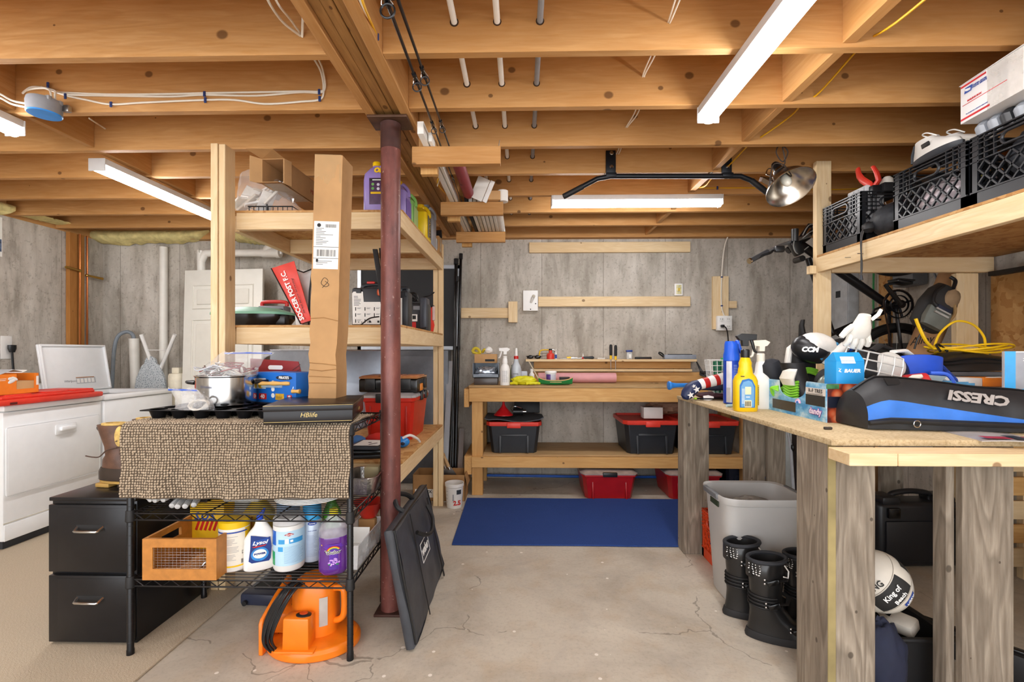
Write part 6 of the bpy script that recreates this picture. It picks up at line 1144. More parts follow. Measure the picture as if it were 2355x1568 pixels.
a,b=P(1118,1040,4.12).x,P(1246,1040,4.12).x
t=tote('storage_tote',a,b,4.12,4.60,SH,.29,'black tote with a red lid under a gray mat and red funnel',TB,RED2)
cx_=(a+b)/2
t=T('rubber_mat','gray curled rubber mat lying over the left red lid','mat',(cx_,4.36,SH+.2845));g=[[(-.26+.52*i/14,-.22+.42*j/8,.008+.012*math.sin(i*.55+j*.2)+(.018 if i in(0,14)else 0)*(1-j/8))for i in range(15)]for j in range(9)];MB().sheet(g,.008).o('mat',pl('#4d5156',.8),t)
t=T('funnel','red plastic funnel turned mouth down on the gray mat','funnel',(P(1158,950,4.3).x,4.30,SH+.317));MB().lathe([(.085,0),(.088,.0),(.088,.006),(.082,.01),(.022,.075),(.012,.1),(.009,.15),(.006,.15),(.008,.10)],n=36).o('cone',pl('#d21f24',.3),t)
t=T('small_motor','small black and chrome motor beside the funnel','motor',(P(1195,950,4.32).x,4.32,SH+.317));MB().cyl((-.06,0,.03),(.03,0,.03),.03,n=18).o('motor_can',BLK,t);MB().cyl((.03,0,.03),(.06,0,.03),.018,n=16).o('shaft_cap',CHRM,t);MB().wire([(-.06,0,.03),(-.08,0,.06),(-.04,.02,.075),(.02,.0,.06)],.003,6).o('wire_lead',CHRM,t)
t=T('dark_tray','dark tray leaning behind the funnel and motor','tray',(P(1215,950,4.45).x,4.46,SH+.317),0,None,M=tr(P(1212,950,4.45).x,4.46,SH+.318));MB().box((0,0,.06),(.24,.03,.12),bev=.006,M=rx(R(-12))).o('tray',BLKM,t)
a,b,c=P(1434,1040,4.12).x,P(1568,1040,4.12).x,P(1704,1040,4.12).x
tote('storage_tote',a,b-.004,4.10,4.64,SH,.31,'black tote with a red lid carrying a small white box under the workbench',TB,RED2);tote('storage_tote',b+.004,c,4.10,4.64,SH,.305,'black red lidded tote seen right of the nearest gray table leg',TB,RED2)
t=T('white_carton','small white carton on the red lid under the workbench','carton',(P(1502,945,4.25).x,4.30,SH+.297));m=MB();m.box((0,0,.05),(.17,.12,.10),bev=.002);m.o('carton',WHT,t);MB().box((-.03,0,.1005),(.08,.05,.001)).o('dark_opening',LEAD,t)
t=T('crumpled_paper','crumpled brown paper behind the small white carton','paper',(P(1530,935,4.45).x,4.47,SH+.297));m=MB();m.sph((0,0,.085),(.18,.09,.075),24,14,fn=lambda d:1+.3*NZ.noise(d*4));m.o('paper',pl('#9c7a63',.8,var=.15),t,angle=10)
RT=pl('#a8161a',.3,var=.1)
a,b=P(1336,1140,4.0).x,P(1468,1140,4.0).x
t=tote('red_tote',a,b,3.975,4.48,.0005,.235,'red tote with a silver lid standing on the floor in the middle under the bench',RT,RT,True)
m=MB();[m.bx(-.07+.012*k,.07-.012*k,-.222+.004*k,-.218+.004*k,.15-.016*k,.153-.016*k)for k in range(4)];m.o('molded_print',pl('#c9585a',.5),t)
a,b=P(1532,1140,4.0).x,P(1665,1140,4.0).x;tote('red_tote',a,b,3.975,4.48,.0005,.235,'red tote with a silver lid on the floor half hidden by the gray table leg',RT,RT,True)
a,b=P(1672,1140,4.2).x,P(1760,1140,4.2).x;t=tote('storage_tote',a,b,4.22,4.53,.0005,.26,'dark tote with a red lid on the floor at the right end under the bench',NAVY,RT)
t=T('blue_hose','blue pex hose lying on the floor along the back wall','hose',(0,4.6,.0135));MB().wire([(-.4,0,.03),(.2,.0,.025),(.9,.0,.02),(1.5,-.01,.025),(2.2,.0,.02),(2.9,-.01,.02)],.013,8).o('hose',pl('#1d58b4',.4),t)
# ================================================================ barn wood table
TX0,TX1,TY0,TY1,TZ=1.0,2.42,1.538,3.05,.972
t=T('barn_wood_table','rough table with chipboard top and weathered gray barn wood legs','table',(1.6,2.3,0))
MB().bx(TX0-1.6,TX1-1.6,TY0-2.3,TY1-2.3,TZ-.020,TZ,bev=.0015).o('table_top',CHIP,t)
def lleg(x,y,y2,flip=1):
    board('leg_plank',x,x+.026,y+.001,y2,0,TZ-.021,W_BARN,t)
    board('leg_plank',x+.0265,x+.155,y,y+.026,0,TZ-.021,W_BARN,t)
lleg(1.005,1.565,1.74);MB().bx(1.0055-1.6,1.0305-1.6,1.563-2.3,1.5655-2.3,.001,TZ-.022).o('plank_edge',pl('#94865a',.8,var=.25,scale=8),t);lleg(1.005,2.935,3.045)
board('leg_plank',1.44,1.605,1.565,1.591,0,TZ-.021,W_BARN,t);board('leg_plank',1.412,1.439,1.592,1.645,0,TZ-.021,W_BARN,t)
a,b=P(1716,1000,2.95).x,P(1760,1000,2.95).x
board('leg_plank',a,b+.01,2.97,2.996,0,TZ-.021,W_BARN,t);board('leg_plank',b+.011,P(1806,1000,2.95).x,2.945,2.971,0,TZ-.021,W_BARN,t)
board('leg_plank',2.25,2.39,2.99,3.016,0,TZ-.021,W_BARN,t);board('leg_plank',2.25,2.39,1.58,1.606,0,TZ-.021,W_BARN,t)
x0=P(1957,1040,1.42).x;e=0
t2=T('edge_board','clean pine board with saw kerfs fixed under the table front edge','board',(x0,1.425,TZ-.058))
for a,b in((x0,x0+.142),(x0+.1445,x0+.525),(x0+.5275,2.15)):board('plank',a,b,1.425,1.525,TZ-.058,TZ-.0205,W_PINE,t2)
MB().bx(.02,2.14-x0,.006,.09,.003,.034).o('kerf_core',W_PINE,t2)
TT=TZ+.0005
t=T('baseball_bat','blue plastic bat lying at the far corner of the table','bat',M=tr(1.0,2.93,TT+.075)@rz(R(6))@ry(R(-0.5)))
MB().lathe([(0,-.10),(.026,-.095),(.027,-.085),(.018,-.07),(.013,-.04),(.0125,.15),(.02,.3),(.0,.31)],n=22,M=ry(PI/2)).o('bat_body',pl('#2b7fd4',.3),t)
t=T('golf_head_cover','putter head cover with white stars on navy and red stripes on the bat','head cover',M=tr(1.0,2.80,TT+.03)@rz(R(5)))
MB().loft([ring((-.045,0,.005),.02,.025,20),ring((-.04,0,.02),.045,.034,20),ring((-.015,0,.055),.05,.036,20),ring((.03,0,.085),.035,.03,20),ring((.05,0,.092),.02,.02,20)]).o('navy_head',pl('#202c52',.45),t)if 0 else None
def tubex(m,pts,rs,fl=1):m.tube([V(p)for p in pts],rs,20,flat=fl)
m=MB();tubex(m,[(-.045,0,-.025),(-.04,0,-.018),(-.025,0,.0),(0,0,.03),(.03,0,.05),(.05,0,.058)],[.006,.024,.036,.040,.036,.030]);m.o('navy_head',pl('#202c52',.45),t)
pts=[(.045,0,.057),(.075,0,.064),(.105,0,.071),(.14,0,.079),(.165,0,.085),(.20,0,.093),(.255,0,.105)];rs=[.030,.032,.033,.035,.036,.037,.040];cols=[WHT2,RED,WHT2,RED,WHT2,RED]
for k in range(6):m=MB();tubex(m,[pts[k],V(pts[k]).lerp(V(pts[k+1]),.5),pts[k+1]],[rs[k],(rs[k]+rs[k+1])/2,rs[k+1]]);m.o('stripe_band',cols[k],t)
m=MB();tubex(m,[(.06,0,.038),(.15,.0,.045),(.25,0,.055)],[.012,.024,.03]);m.o('navy_lining',NAVY,t)
def star(r):return[((r if k%2==0 else r*.42)*math.sin(k*PI/5),(r if k%2==0 else r*.42)*math.cos(k*PI/5))for k in range(10)]
for x,z,r in((-.018,-.0,.022),(.018,.032,.022),(.0,.052,.012)):MB().prism(star(r),.003,at((x,-.0375+abs(x)*.05,z),(1,0,.3),(-.3,-.25,1))).o('star_print',INKW,t)
t=T('head_cover','dark plaid cloth cover lying beneath the striped head cover','head cover',(1.16,2.86,TT));m=MB();m.sph((0,0,.022),(.11,.05,.021),22,10,fn=lambda d:1+.15*NZ.noise(d*4));m.o('fabric',pl('#4a2a30',.8,var=.5,scale=25),t)
t=T('arrows','black arrows with a white fletching lying on the table edge','arrow',(1.16,2.775,TT));m=MB();m.cyl((-.14,0,.008),(.14,.02,.008),.0042,n=8);m.cyl((-.12,-.014,.008),(.15,-.012,.008),.0042,n=8);m.o('shaft',BLKG,t)
m=MB();m.prism([(-.03,-.012),(.0,-.016),(.03,-.008),(.03,.008),(0,.016),(-.03,.012)],.002,tr(-.07,-.01,.013)@rx(R(70)));m.o('fletching',WHT2,t);MB().cyl((-.15,.0,.008),(-.135,.0,.008),.005,n=8).o('green_nock',pl('#a7d82a',.4),t)
t=T('key_bunch','small bunch of silver keys and clips near the table edge','keys',(1.19,2.63,TT));random.seed(8)
for k in range(7):m=MB();c=V((random.uniform(-.045,.045),random.uniform(-.02,.02),.004+.003*(k%3)));M_=Mx.Translation(c)@rz(random.uniform(0,6));m.T=M_;m.lathe([(0,0),(.009,0),(.009,.002),(0,.002)],n=12);m.box((.018,0,.001),(.022,.006,.002));m.o('key',[CHRM,BRASS,CHRM][k%3],t)
bx_,by_=P(1648,900,2.86).x,2.87
t=T('wire_basket','white wire basket of small bottles at the far end of the table','basket',(bx_+.03,by_,TT));m=MB();h=.235
def bw(s):return[(-.075*s,-.055*s),(.075*s,-.055*s),(.075*s,.055*s),(-.075*s,.055*s)]
for k in range(8):z=.002+(h-.004)*k/7;s=.72+.28*k/7;m.tube([(x,y,z)for x,y in bw(s)],.0022 if k<7 else.0034,6,closed=True)
for a,b in zip(bw(1),bw(1)[1:]+bw(1)[:1]):
    for k in range(5):f=k/5;q=V(a).lerp(V(b),f);m.cyl((q.x*.72,q.y*.72,.002),(q.x,q.y,h),.002,n=5)
m.o('wire_frame',WHT,t)
for x,y,r,hh,c,cc,z in((-.03,-.015,.026,.22,'#1f6a4c','#1f6a4c',.004),(.02,-.01,.026,.24,'#2a9c4c','#38b45c',.004),(.03,.02,.02,.17,'#d9662a','#e9e4da',.004),(-.02,.022,.018,.12,'#40302c','#806040',.004),(0,0,.02,.1,'#8aa04a','#d4c8a8',.004)):
    b_=MB().lathe([(0,0),(r,0),(r,hh*.7),(r*.9,hh*.75)],c=(x,y,z),n=16).o('small_bottle',pl(c,.35),t);MB().lathe([(r*.95,hh*.74),(r*.9,hh),(0,hh*1.03)],c=(x,y,z),n=16).o('bottle_cap',pl(cc,.35),b_)
x=P(1682,900,2.58).x
t=T('spray_can','tall blue aerosol can with a blue trigger cap on the table','can',(x,2.58,TT));r=.041
MB().lathe([(0,0),(r,.004),(r,.235),(r*.8,.25)],n=30).o('can_wall',pl('#1d46b8',.3,.2),t);m=MB();m.patch(r,.01,.232,-60,-20,8);m.o('white_label',pl('#d8dce8',.35),t);m=MB();m.patch(r,.01,.09,-60,-30,6,t=.001);m.o('silver_label',LGRY,t);m=MB();m.lines(r,[.03+.0085*k for k in range(22)],-8,28,.003);m.o('fine_print',pl('#8fa4e0',.5),t)
MB().loft([ring((0,0,.235),r*1.02,r*1.02,26),ring((0,0,.265),r*1.02,r*1.02,26),ring((0,0,.285),r*.9,r*.9,26),ring((.0,0,.325),r*.86,r*.86,26),ring((-.01,0,.34),r*.5,r*.7,26)]).o('cap',pl('#1f62e4',.3),t);MB().box((.04,0,.31),(.016,.03,.075),bev=.006,M=ry(R(-18))).o('trigger',pl('#1f62e4',.3),t)
text('RAID' if 0 else 'JET 20',WHT2,t,at((-.025,-r*.88,.11),(0,0,1),(-.9,-.3,0)),.03,bold=.001)if 0 else None
x=P(1702,900,2.56).x
t=T('brown_bottle','clear bottle of brown liquid behind the yellow spray bottle','bottle',(x+.035,2.62,TT));MB().lathe([(0,0),(.042,.002),(.042,.2),(.038,.21)],n=26).o('brown_liquid',pl('#5c2418',.2,var=.2,coat=.4),t);MB().lathe([(.041,.205),(.042,.23),(.03,.26),(.014,.285),(.013,.30),(0,.3)],n=26).o('clear_neck',clear('#dcd4e0',.4),t);m=MB();m.lines(.042,[.03+.01*k for k in range(14)],-60,-5,.004);m.o('fine_print',pl('#8a4a3a',.5),t)
x=P(1716,900,2.26).x
t=T('spray_bottle','yellow spray bottle with a black trigger and blue label on the table','spray bottle',(x,2.27,TT));YS=pl('#edc412',.3,var=.05)
rr=[ring((0,0,z),.054*w_,.036*d_,28,sq=s)for z,w_,d_,s in((0,.93,.9,3),(.008,1,1,3),(.145,1,1,3),(.165,.85,.95,2.6),(.18,.62,.8,2.3),(.20,.60,.78,2),(.215,.52,.72,2),(.23,.55,.74,2),(.25,.40,.56,2),(.262,.3,.45,2))];MB().loft(rr).o('bottle_body',YS,t)
MB().lathe([(.019,.255),(.02,.26),(.02,.29),(.016,.295)],n=20).o('collar',BLK,t);sprayer(t,.31,BLK,1.0,-1)
lbl=[(-.042,.02),(-.0425,.125),(-.03,.15),(0,.157),(.016,.15),(.03,.12),(.028,.02)];fpb=lambda poly,y:MB().prism(poly,.001,at((0,y,0)));fpb(lbl,-.0362).o('blue_label',pl('#2a6fb4',.4,var=.1),t)
fpb([(x_*.84-.0005,.024+(z_-.02)*.9)for x_,z_ in lbl],-.0368).o('pale_label',pl('#6aa2d0',.4,var=.12),t);m=MB();m.bx(-.018,.010,-.0386,-.0375,.082,.118);m.bx(-.02,.012,-.0386,-.0375,.022,.055);m.o('label_panels',pl('#e9dfb4',.5),t);m=MB();[m.bx(-.018+.004*k,-.016+.004*k,-.0394,-.0386,.026,.05)for k in range(7)];m.bx(-.038,-.02,-.0368,-.036,.165,.169);m.o('barcode',INK,t);m=MB();[m.bx(-.033,-.02,-.0386,-.0375,.04+.006*k,.042+.006*k)for k in range(12)];m.bx(-.014,.004,-.0386,-.0375,.068,.072);m.o('fine_print',WHT2,t)
x=P(1752,900,2.36).x
t=T('spray_bottle','plain white spray bottle standing behind the yellow one on the table','spray bottle',(x,2.37,TT));MB().loft([ring((0,0,z),.05*w_,.038*d_,28,sq=3)for z,w_,d_ in((0,.93,.9),(.008,1,1),(.13,1,1),(.16,.8,.9),(.18,.5,.7),(.22,.42,.6),(.235,.34,.5))]).o('bottle_body',WHT2,t)
MB().lathe([(.018,.23),(.019,.235),(.019,.27),(.015,.275)],n=20).o('collar',CREAM,t);sprayer(t,.285,CREAM,.95,1);m=MB();m.bx(-.044,-.028,-.0395,-.038,.02,.12);m.o('label',pl('#d8b42c',.5),t);m=MB();[m.bx(-.042,-.03,-.0403,-.0395,.025+.008*k,.028+.008*k)for k in range(11)];m.o('fine_print',INK,t)
t=T('white_marker','short pale blue marker lying behind the yellow bottle on the table','marker',(P(1690,932,2.45).x-.01,2.42,TT));MB().cyl((-.045,0,.008),(.03,.02,.008),.0075,n=12).o('marker_body',pl('#bfe0ee',.4),t)
t=T('black_chip','small black wood chip lying near the table corner','chip',(P(1906,983,1.73).x,1.735,TT));MB().box((0,0,.005),(.028,.012,.010),bev=.003).o('chip',pl('#3a322c',.7),t)
fx0,fx1,fy0,fy1,fh=1.215,1.60,1.90,2.38,.155
t=fc=T('fruit_carton','sky blue printed fruit carton stuffed with skates and pads','carton',(fx0,fy0,TT))
def sky():
    n=NT('sky_print');v=n.coord((1,1,1.6));a=n.noise(v,9,5,.6);c=n.ramp(a,[(.40,'#3f8fc8'),(.52,'#7fb9dc'),(.66,'#d8e8f0')]);n.l(c,n.b.inputs['Base Color']);n.b.inputs['Roughness'].default_value=.45;return n.m
SKY=sky();W_,D_=fx1-fx0,fy1-fy0
def fruitm():
    n=NT('fruit_print');v=n.coord();vo=n.n('ShaderNodeTexVoronoi');vo.inputs['Scale'].default_value=22;n.l(v,vo.inputs['Vector']);c=n.ramp(vo.outputs['Distance'],[(.1,'#e29a72'),(.4,'#b8502c'),(.62,'#5a2018')]);n.l(c,n.b.inputs['Base Color']);n.b.inputs['Roughness'].default_value=.4;return n.m
cut=[(D_,.155-.01),(D_-.10,.150)]if 0 else[]
arc=[(.155+.085*1.0+.105*math.cos(PI+a*PI/14),.150-.074*math.sin(a*PI/14)**.55)for a in range(15)]
poly=[(0,0),(0,.155),(.13,.157)]+arc+[(D_,.150),(D_,0)]
MB().prism([(a,b)for a,b in poly],.004,Mx(((0,0,1,0),(1,0,0,0),(0,1,0,0),(0,0,0,1)))).o('side_wall',SKY,t,angle=20)
MB().bx(0.0045,W_,0,.004,0,.155).o('end_wall',fruitm(),t);MB().bx(.0045,W_,D_-.004,D_,0,.15).o('end_wall',SKY,t);MB().bx(W_-.004,W_,.0045,D_-.0045,0,.15).o('side_wall',SKY,t);MB().bx(.0045,W_-.0045,.0045,D_-.0045,0,.005).o('carton_floor',CARD2,t)
side=lambda y0,y1,z0,z1,mt,nm,o=.0008:MB().bx(-o,-o+.0008,y0,y1,z0,z1).o(nm,mt,t)
side(.008,.135,.060,.104,pl('#26221f',.4),'black_tape');side(.21,.40,.014,.058,pl('#3a332a',.4,var=.3,scale=9),'brown_tape');side(.004,.135,.104,.133,pl('#d9d2cc',.5),'paper_strip');text('R-F TRES',INK,t,at((-.0018,.068,.121),(0,-1,0)),.022,sx=1.1);m=MB();m.bx(-.0018,-.001,.02,.125,.107,.1085);m.o('small_print',INK,t)
text('dandy',pl('#7a4a9e',.5),t,at((-.0012,.070,.036),(0,-1,0)),.034,bold=.0035);text('dandy',pl('#f0dff0',.5),t,at((-.0018,.070,.036),(0,-1,0)),.034,bold=.0008)
for k,(c,r)in enumerate((('#e3a7c0',.024),('#efe6f2',.018),('#5a7fd8',.012))):m=MB();m.tube([(-.0015-.0004*k,.19+(r*.7)*math.cos(PI*a/10),.058+r*.7*math.sin(PI*a/10))for a in range(11)],.0032,5);m.o('arch_emblem',pl(c,.5),t)
m=MB();m.bx(.006,.11,-.0012,0,.06,.104);m.o('end_tape',pl('#151a2c',.4),t);m=MB();m.bx(.0,.05,-.001,0,.135,.154);m.o('green_print',pl('#3f7a4a',.5,var=.4,scale=30),t)
t=T('blue_product_box','bright blue hockey product box with white lettering standing in the fruit carton','box',(fx0+.05,fy0+.016,TT+.006),R(0));BB=pl('#1f97dd',.4,var=.03);w,d,h=.112,.075,.24
MB().bx(0,w,0,d,0,h,bev=.0015).o('carton',BB,t);MB().loft([[V((0,0,h)),V((w,0,h)),V((w,d,h)),V((0,d,h))],[V((.008,.03,h+.035)),V((w-.002,.03,h+.035)),V((w-.002,.036,h+.035)),V((.008,.036,h+.035))]]).o('gable_top',BB,t)
text('BAUER',INKW,t,at((w*.56,-.0008,.200),(1,0,0)),.019,bold=.0009,shear=.2,sx=1.1);m=MB();m.prism([(0,0),(.008,.010),(.012,.010),(.006,.003),(.013,-.004),(.008,-.004)],.0006,at((.008,-.0006,.199)));m.prism([(.004,.009),(.0,.012),(.005,.012)],.0006,at((.008,-.0006,.199)));m.o('logo_mark',INKW,t);MB().box((w*.42,.003,h+.004),(.055,.0012,.03),M=rx(R(-25))).o('white_sticker',PAPER,t);m=MB();[m.box((w*.42-.018+.012*k,.001,h-.002),(.006,.0014,.004))for k in range(4)];m.o('sticker_print',INK,t);m=MB();[m.bx(w,w+.0008,.015+.009*k,.018+.009*k,.06+.01*(k%2),.18)for k in range(5)];m.o('side_print',pl('#8fcdf0',.5),t)
def pad(t,c,r,M,shell,nm='shell',rim=None):
    MB().sph(c,r,22,12,M).o(nm,shell,t)
t=T('hockey_skate','black boot with a white tongue and lime green laces in the fruit carton','skate',M=tr(1.30,2.20,TT+.03));G=pl('#8bd63c',.5,var=.12)
MB().loft([ring((0,.0,-.02),.05,.10,20),ring((0,0,.03),.055,.11,20),ring((-.01,.02,.08),.05,.07,20),ring((-.02,.03,.15),.05,.05,20),ring((-.03,.035,.20),.052,.05,20)]).o('boot_shell',BLKM,t)
MB().loft([ring((-.07,-.01,.10),.016,.045,16),ring((-.085,-.02,.13),.018,.055,16),ring((-.08,-.035,.165),.016,.05,16),ring((-.07,-.045,.175),.008,.03,16)]).o('white_tongue',pl('#e6e4dc',.7),t)
for k in range(9):z=.01+.012*k;m=MB();m.wire([(-.062,.06-.004*k,z),(-.075,.02,z+.016),(-.072,-.02,z+.004),(-.055,-.06,z+.012)],.0055,6,4);m.o('green_lace',G,t)
for k in range(3):m=MB();m.wire([(-.09,.04,.07+.01*k),(-.11,.07,.08),(-.08,.09,.06-.01*k),(-.05,.06,.09)],.005,6,4);m.o('green_lace',G,t)
t=T('dark_boot_cuff','dark padded boot cuff leaning out of the carton by the white spray bottle','boot',M=tr(1.26,2.36,TT+.15)@ry(R(-18)));MB().loft([ring((0,0,-.10),.03,.03,18),ring((0,0,0.0),.04,.045,18),ring((-.005,0,.05),.055,.05,18),ring((-.005,0,.085),.045,.04,18),ring((-.005,0,.10),.02,.02,18)]).o('cuff',pl('#23262e',.7),t);m=MB();[m.sph((-.045,-.03+.02*k,-.03),(.008,.006,.006),8,6)for k in range(3)];m.o('eyelet',CHRM,t)
t=T('skate_tongue_cuff','tall black and white skate cuff standing above the lime laces','skate',M=tr(1.36,2.32,TT+.02));MB().loft([ring((0,0,.0),.055,.05,20,sq=3),ring((0,0,.2),.06,.05,20,sq=3),ring((0,0,.265),.06,.045,20,sq=3),ring((0,0,.29),.045,.03,20,sq=2.4)]).o('black_cuff',BLKM,t);MB().tube([(-.062,-.0,.14),(-.066,-.01,.22),(-.058,-.012,.275),(-.03,-.014,.298),(.03,-.014,.30),(.06,-.012,.285)],[.014,.016,.017,.017,.016,.013],10).o('white_lining',pl('#e9e7e0',.8),t);text('BAUER',GRY,t,at((.015,-.052,.235)),.016,bold=.0004)
for k in range(3):m=MB();m.wire([(-.05,-.05,.15+.012*k),(0,-.06,.165+.010*k),(.05,-.05,.15+.012*k)],.006,6,4);m.o('green_lace',G,t)
t=T('knee_pad','black knee pad with a scuffed silver cap behind the blue box','knee pad',M=tr(1.345,2.10,TT+.06));MB().sph((0,0,.06),(.055,.05,.09),20,12).o('pad_shell',BLKM,t);MB().sph((-.01,-.025,.07),(.045,.036,.055),20,12).o('cap',pl('#8f968c',.3,.4,var=.4,scale=20),t);m=MB();m.sph((-.03,-.055,.09),.005,8,6);m.sph((.015,-.058,.09),.005,8,6);m.o('rivet',BRASS,t)
t=T('shin_guard','white and black shin guard with a white letter lying over the carton','shin guard',M=tr(P(1872,795,2.22).x,2.24,TT+.265)@ry(R(14))@Mx.Scale(.9,4));m=MB();m.sph((0,0,.035),(.11,.075,.075),26,14);m.o('black_shell',pl('#1c1e22',.35),t);MB().sph((.012,-.008,.058),(.098,.072,.065),24,12).o('white_cap',pl('#e8e6e0',.5),t);text('CCM',INKW,t,at((-.055,-.068,.018),(1,-.3,.2)),.034,bold=.002,shear=.2);m=MB();m.tube([(.08,-.04,.09),(.14,-.02,.12),(.22,.0,.085),(.30,.02,.055)],[.016,.02,.018,.012],10);m.o('black_strap',BLKM,t)
t=T('blue_glove_cuff','blue and white padded glove cuff tucked behind the face cage','glove',M=tr(P(1930,800,2.2).x,2.22,TT+.22));MB().tube([(-.06,-.02,.0),(-.03,-.03,.05),(.02,-.02,.085),(.05,.0,.10)],[.02,.026,.026,.014],12).o('white_cuff',WHT,t);MB().tube([(-.09,-.02,.03),(-.06,-.03,.07),(-.01,-.02,.10)],[.012,.014,.010],10).o('teal_loop',pl('#3a7fa8',.5),t);MB().sph((.05,0,.09),(.035,.03,.03),14,8).o('blue_pad',BLUE,t)
def leather_glove(t,M):
    GL=pl('#e4e1d8',.75,var=.08);m=MB();m.T=M
    m.loft([ring((0,.0,.085),.03,.02,18),ring((0,.0,.06),.036,.024,18),ring((0,-.005,.02),.050,.03,18),ring((0,-.01,-.02),.056,.028,18),ring((0,-.012,-.04),.05,.02,18)]);m.o('palm',GL,t)
    for x,l,a in((-.044,.05,-.35),(-.016,.065,-.05),(.014,.07,.1),(.042,.055,.3)):
        m=MB();m.T=M;m.tube([(x,-.01,-.025),(x+a*.03,-.024,-.03-l*.5),(x+a*.05,-.018,-.03-l),(x+a*.05,-.014,-.036-l)],[.0155,.016,.0145,.006],10);m.o('finger',GL,t)
    m=MB();m.T=M;m.tube([(-.04,0,.02),(-.072,-.012,.0),(-.092,-.014,-.035),(-.094,-.012,-.042)],[.016,.0165,.014,.005],10);m.o('thumb',GL,t)
    m=MB();m.T=M;m.tube([(.035,-.01,.06),(.06,-.01,.09),(.066,-.01,.12)],[.012,.013,.011],8,flat=.5);m.o('wrist_strap',GL,t)
t=T('leather_glove','white leather batting glove draped over the face cage','glove',M=tr(P(1968,788,1.97).x+.015,1.97,TT+.375)@rx(R(28))@Mx.Scale(.78,4));leather_glove(t,Mx.Identity(4))
t=T('hockey_helmet','black hockey helmet with a silver wire face cage on the gear pile','helmet',M=tr(P(2008,835,2.0).x+.02,2.08,TT+.205)@rz(R(-22))@ry(R(14))@Mx.Scale(.78,4));MB().sph((0.02,.05,.0),(.125,.11,.12),26,16).o('helmet_shell',BLKM,t)
m=MB();cg=[]
for j in range(6):
    a=R(-62+24*j);cg.append([V((.155*math.sin(a)*math.cos(R(-38+19*k)*.55)+.0,-.085-.075*math.cos(a)*math.cos(R(-46+23*k)),.115*math.sin(R(-46+23*k))*1.15))for k in range(5)])
for r_ in cg:m.tube(r_,.0045,7)
for k in range(5):m.tube([r_[k]for r_ in cg],.0045,7)
m.tube([cg[0][0],cg[0][4]],.003,6);m.o('wire_cage',pl('#dededa',.35,.4),t)
for k in range(2):m=MB();m.tube([cg[0][k*4]+V((0,.0,0)),V((-.11,.04,.06-.1*k))],.006,6);m.o('cage_clip',pl('#b02a22',.4)if k==0 else BLK,t)
t=T('elbow_pad','white capped black elbow pad lying at the right of the face cage','elbow pad',M=tr(P(2035,852,2.05).x+.02,2.07,TT+.19)@ry(R(10))@rz(R(-10))@Mx.Scale(.86,4));MB().sph((0,0,0),(.095,.085,.10),26,14).o('black_shell',pl('#17181b',.4),t);MB().sph((-.012,-.028,.02),(.075,.068,.085),24,14).o('gray_cap',pl('#d0cec8',.85,bump=.3,bscale=300),t);text('CCM',INKW,t,at((.045,-.077,-.052),(1,.35,.35),(-.3,0,1)),.05,bold=.003,sx=1.0)
m=MB();m.tube([(.0,-.03,.11),(.06,.0,.125),(.16,.02,.075),(.28,.03,.01)],[.02,.026,.022,.012],10,flat=.4);m.o('white_strap',WHT,t);m=MB();m.tube([(-.08,.0,.10),(-.04,.02,.135),(.05,.05,.12),(.2,.07,.04)],[.02,.026,.026,.014],10,flat=.5);m.o('black_strap',BLKM,t)
t=T('blue_shin_pad','royal blue curved shin pad with black and white laces','pad',M=tr(P(2108,865,2.06).x,2.10,TT+.165)@rz(R(-12)));g=[]
for i in range(15):
    a=R(-80+165*i/14);g.append([V((.10*math.sin(a),-.04-.06*math.cos(a)*(1-.5*j/6),.085-.17*j/6+.02*math.cos(a)))for j in range(7)])
MB().sheet(g,.012).o('pad_shell',pl('#1f50c8',.5,var=.1),t);m=MB();m.tube([(.0,-.02,.10),(.08,-.02,.085),(.15,-.03,.0),(.17,-.035,-.08)],[.018,.02,.018,.014],10,flat=.5);m.o('lace_panel',pl('#1c3f9a',.6,var=.7,scale=70),t);m=MB();m.wire([(.02,-.11,.03),(.08,-.12,.02),(.11,-.12,-.06),(.115,-.12,-.13)],.008,8);m.o('blue_strap',pl('#3f68d8',.5),t)
t=T('red_glove','red and white leather catcher glove in front of the blue pad','glove',M=tr(P(2098,876,1.96).x,1.965,TT+.15)@rz(R(-20))@Mx.Scale(.8,4));MB().tube([(-.07,0,-.03),(-.02,-.01,.015),(.05,0,.02),(.08,.02,.0)],[.03,.036,.04,.02],14).o('red_body',pl('#c22a2a',.55),t);m=MB();m.tube([(-.09,-.02,-.05),(-.05,-.035,-.01),(.0,-.04,.035),(.03,-.04,.045)],[.018,.02,.018,.01],10);m.o('white_band',pl('#ddd6c8',.7),t);m=MB();[m.wire([(-.09+.012*k,-.05,-.03),(-.07+.012*k,-.062,-.05),(-.06+.012*k,-.05,-.075)],.004,6,4)for k in range(4)];m.o('white_lace',WHT,t)
t=T('carton_end','torn sky blue cardboard panel with a hand hole behind the fin bag','cardboard',(P(2165,900,1.96).x,1.96,TT));x0,x1=P(2092,900,1.96).x-t.location.x,P(2242,900,1.96).x-t.location.x
m=MB();hx,hz=x1-.05,.055
m.bx(x0,hx-.025,0,.004,0,.165);m.bx(hx+.025,x1,0,.004,0,.155);m.bx(hx-.025,hx+.025,0,.004,0,hz-.014);m.bx(hx-.025,hx+.025,0,.004,hz+.014,.16);m.o('panel',pl('#4f8cb4',.5,var=.3,scale=12),t);MB().sheet([[(x0+.02,0,.165),(x0+.13,0,.162)],[(x0+.04,-.012,.19),(x0+.14,-.01,.182)]],.002).o('torn_flap',pl('#a9bcc4',.6),t)
t=T('fin_bag','black and blue diving fin bag with upside down silver lettering on the table','bag',(1.30,1.80,TT));BK=pl('#232427',.5,var=.15,bump=.3,bscale=60);BU=pl('#2b70cc',.5,var=.12,bump=.25,bscale=50)
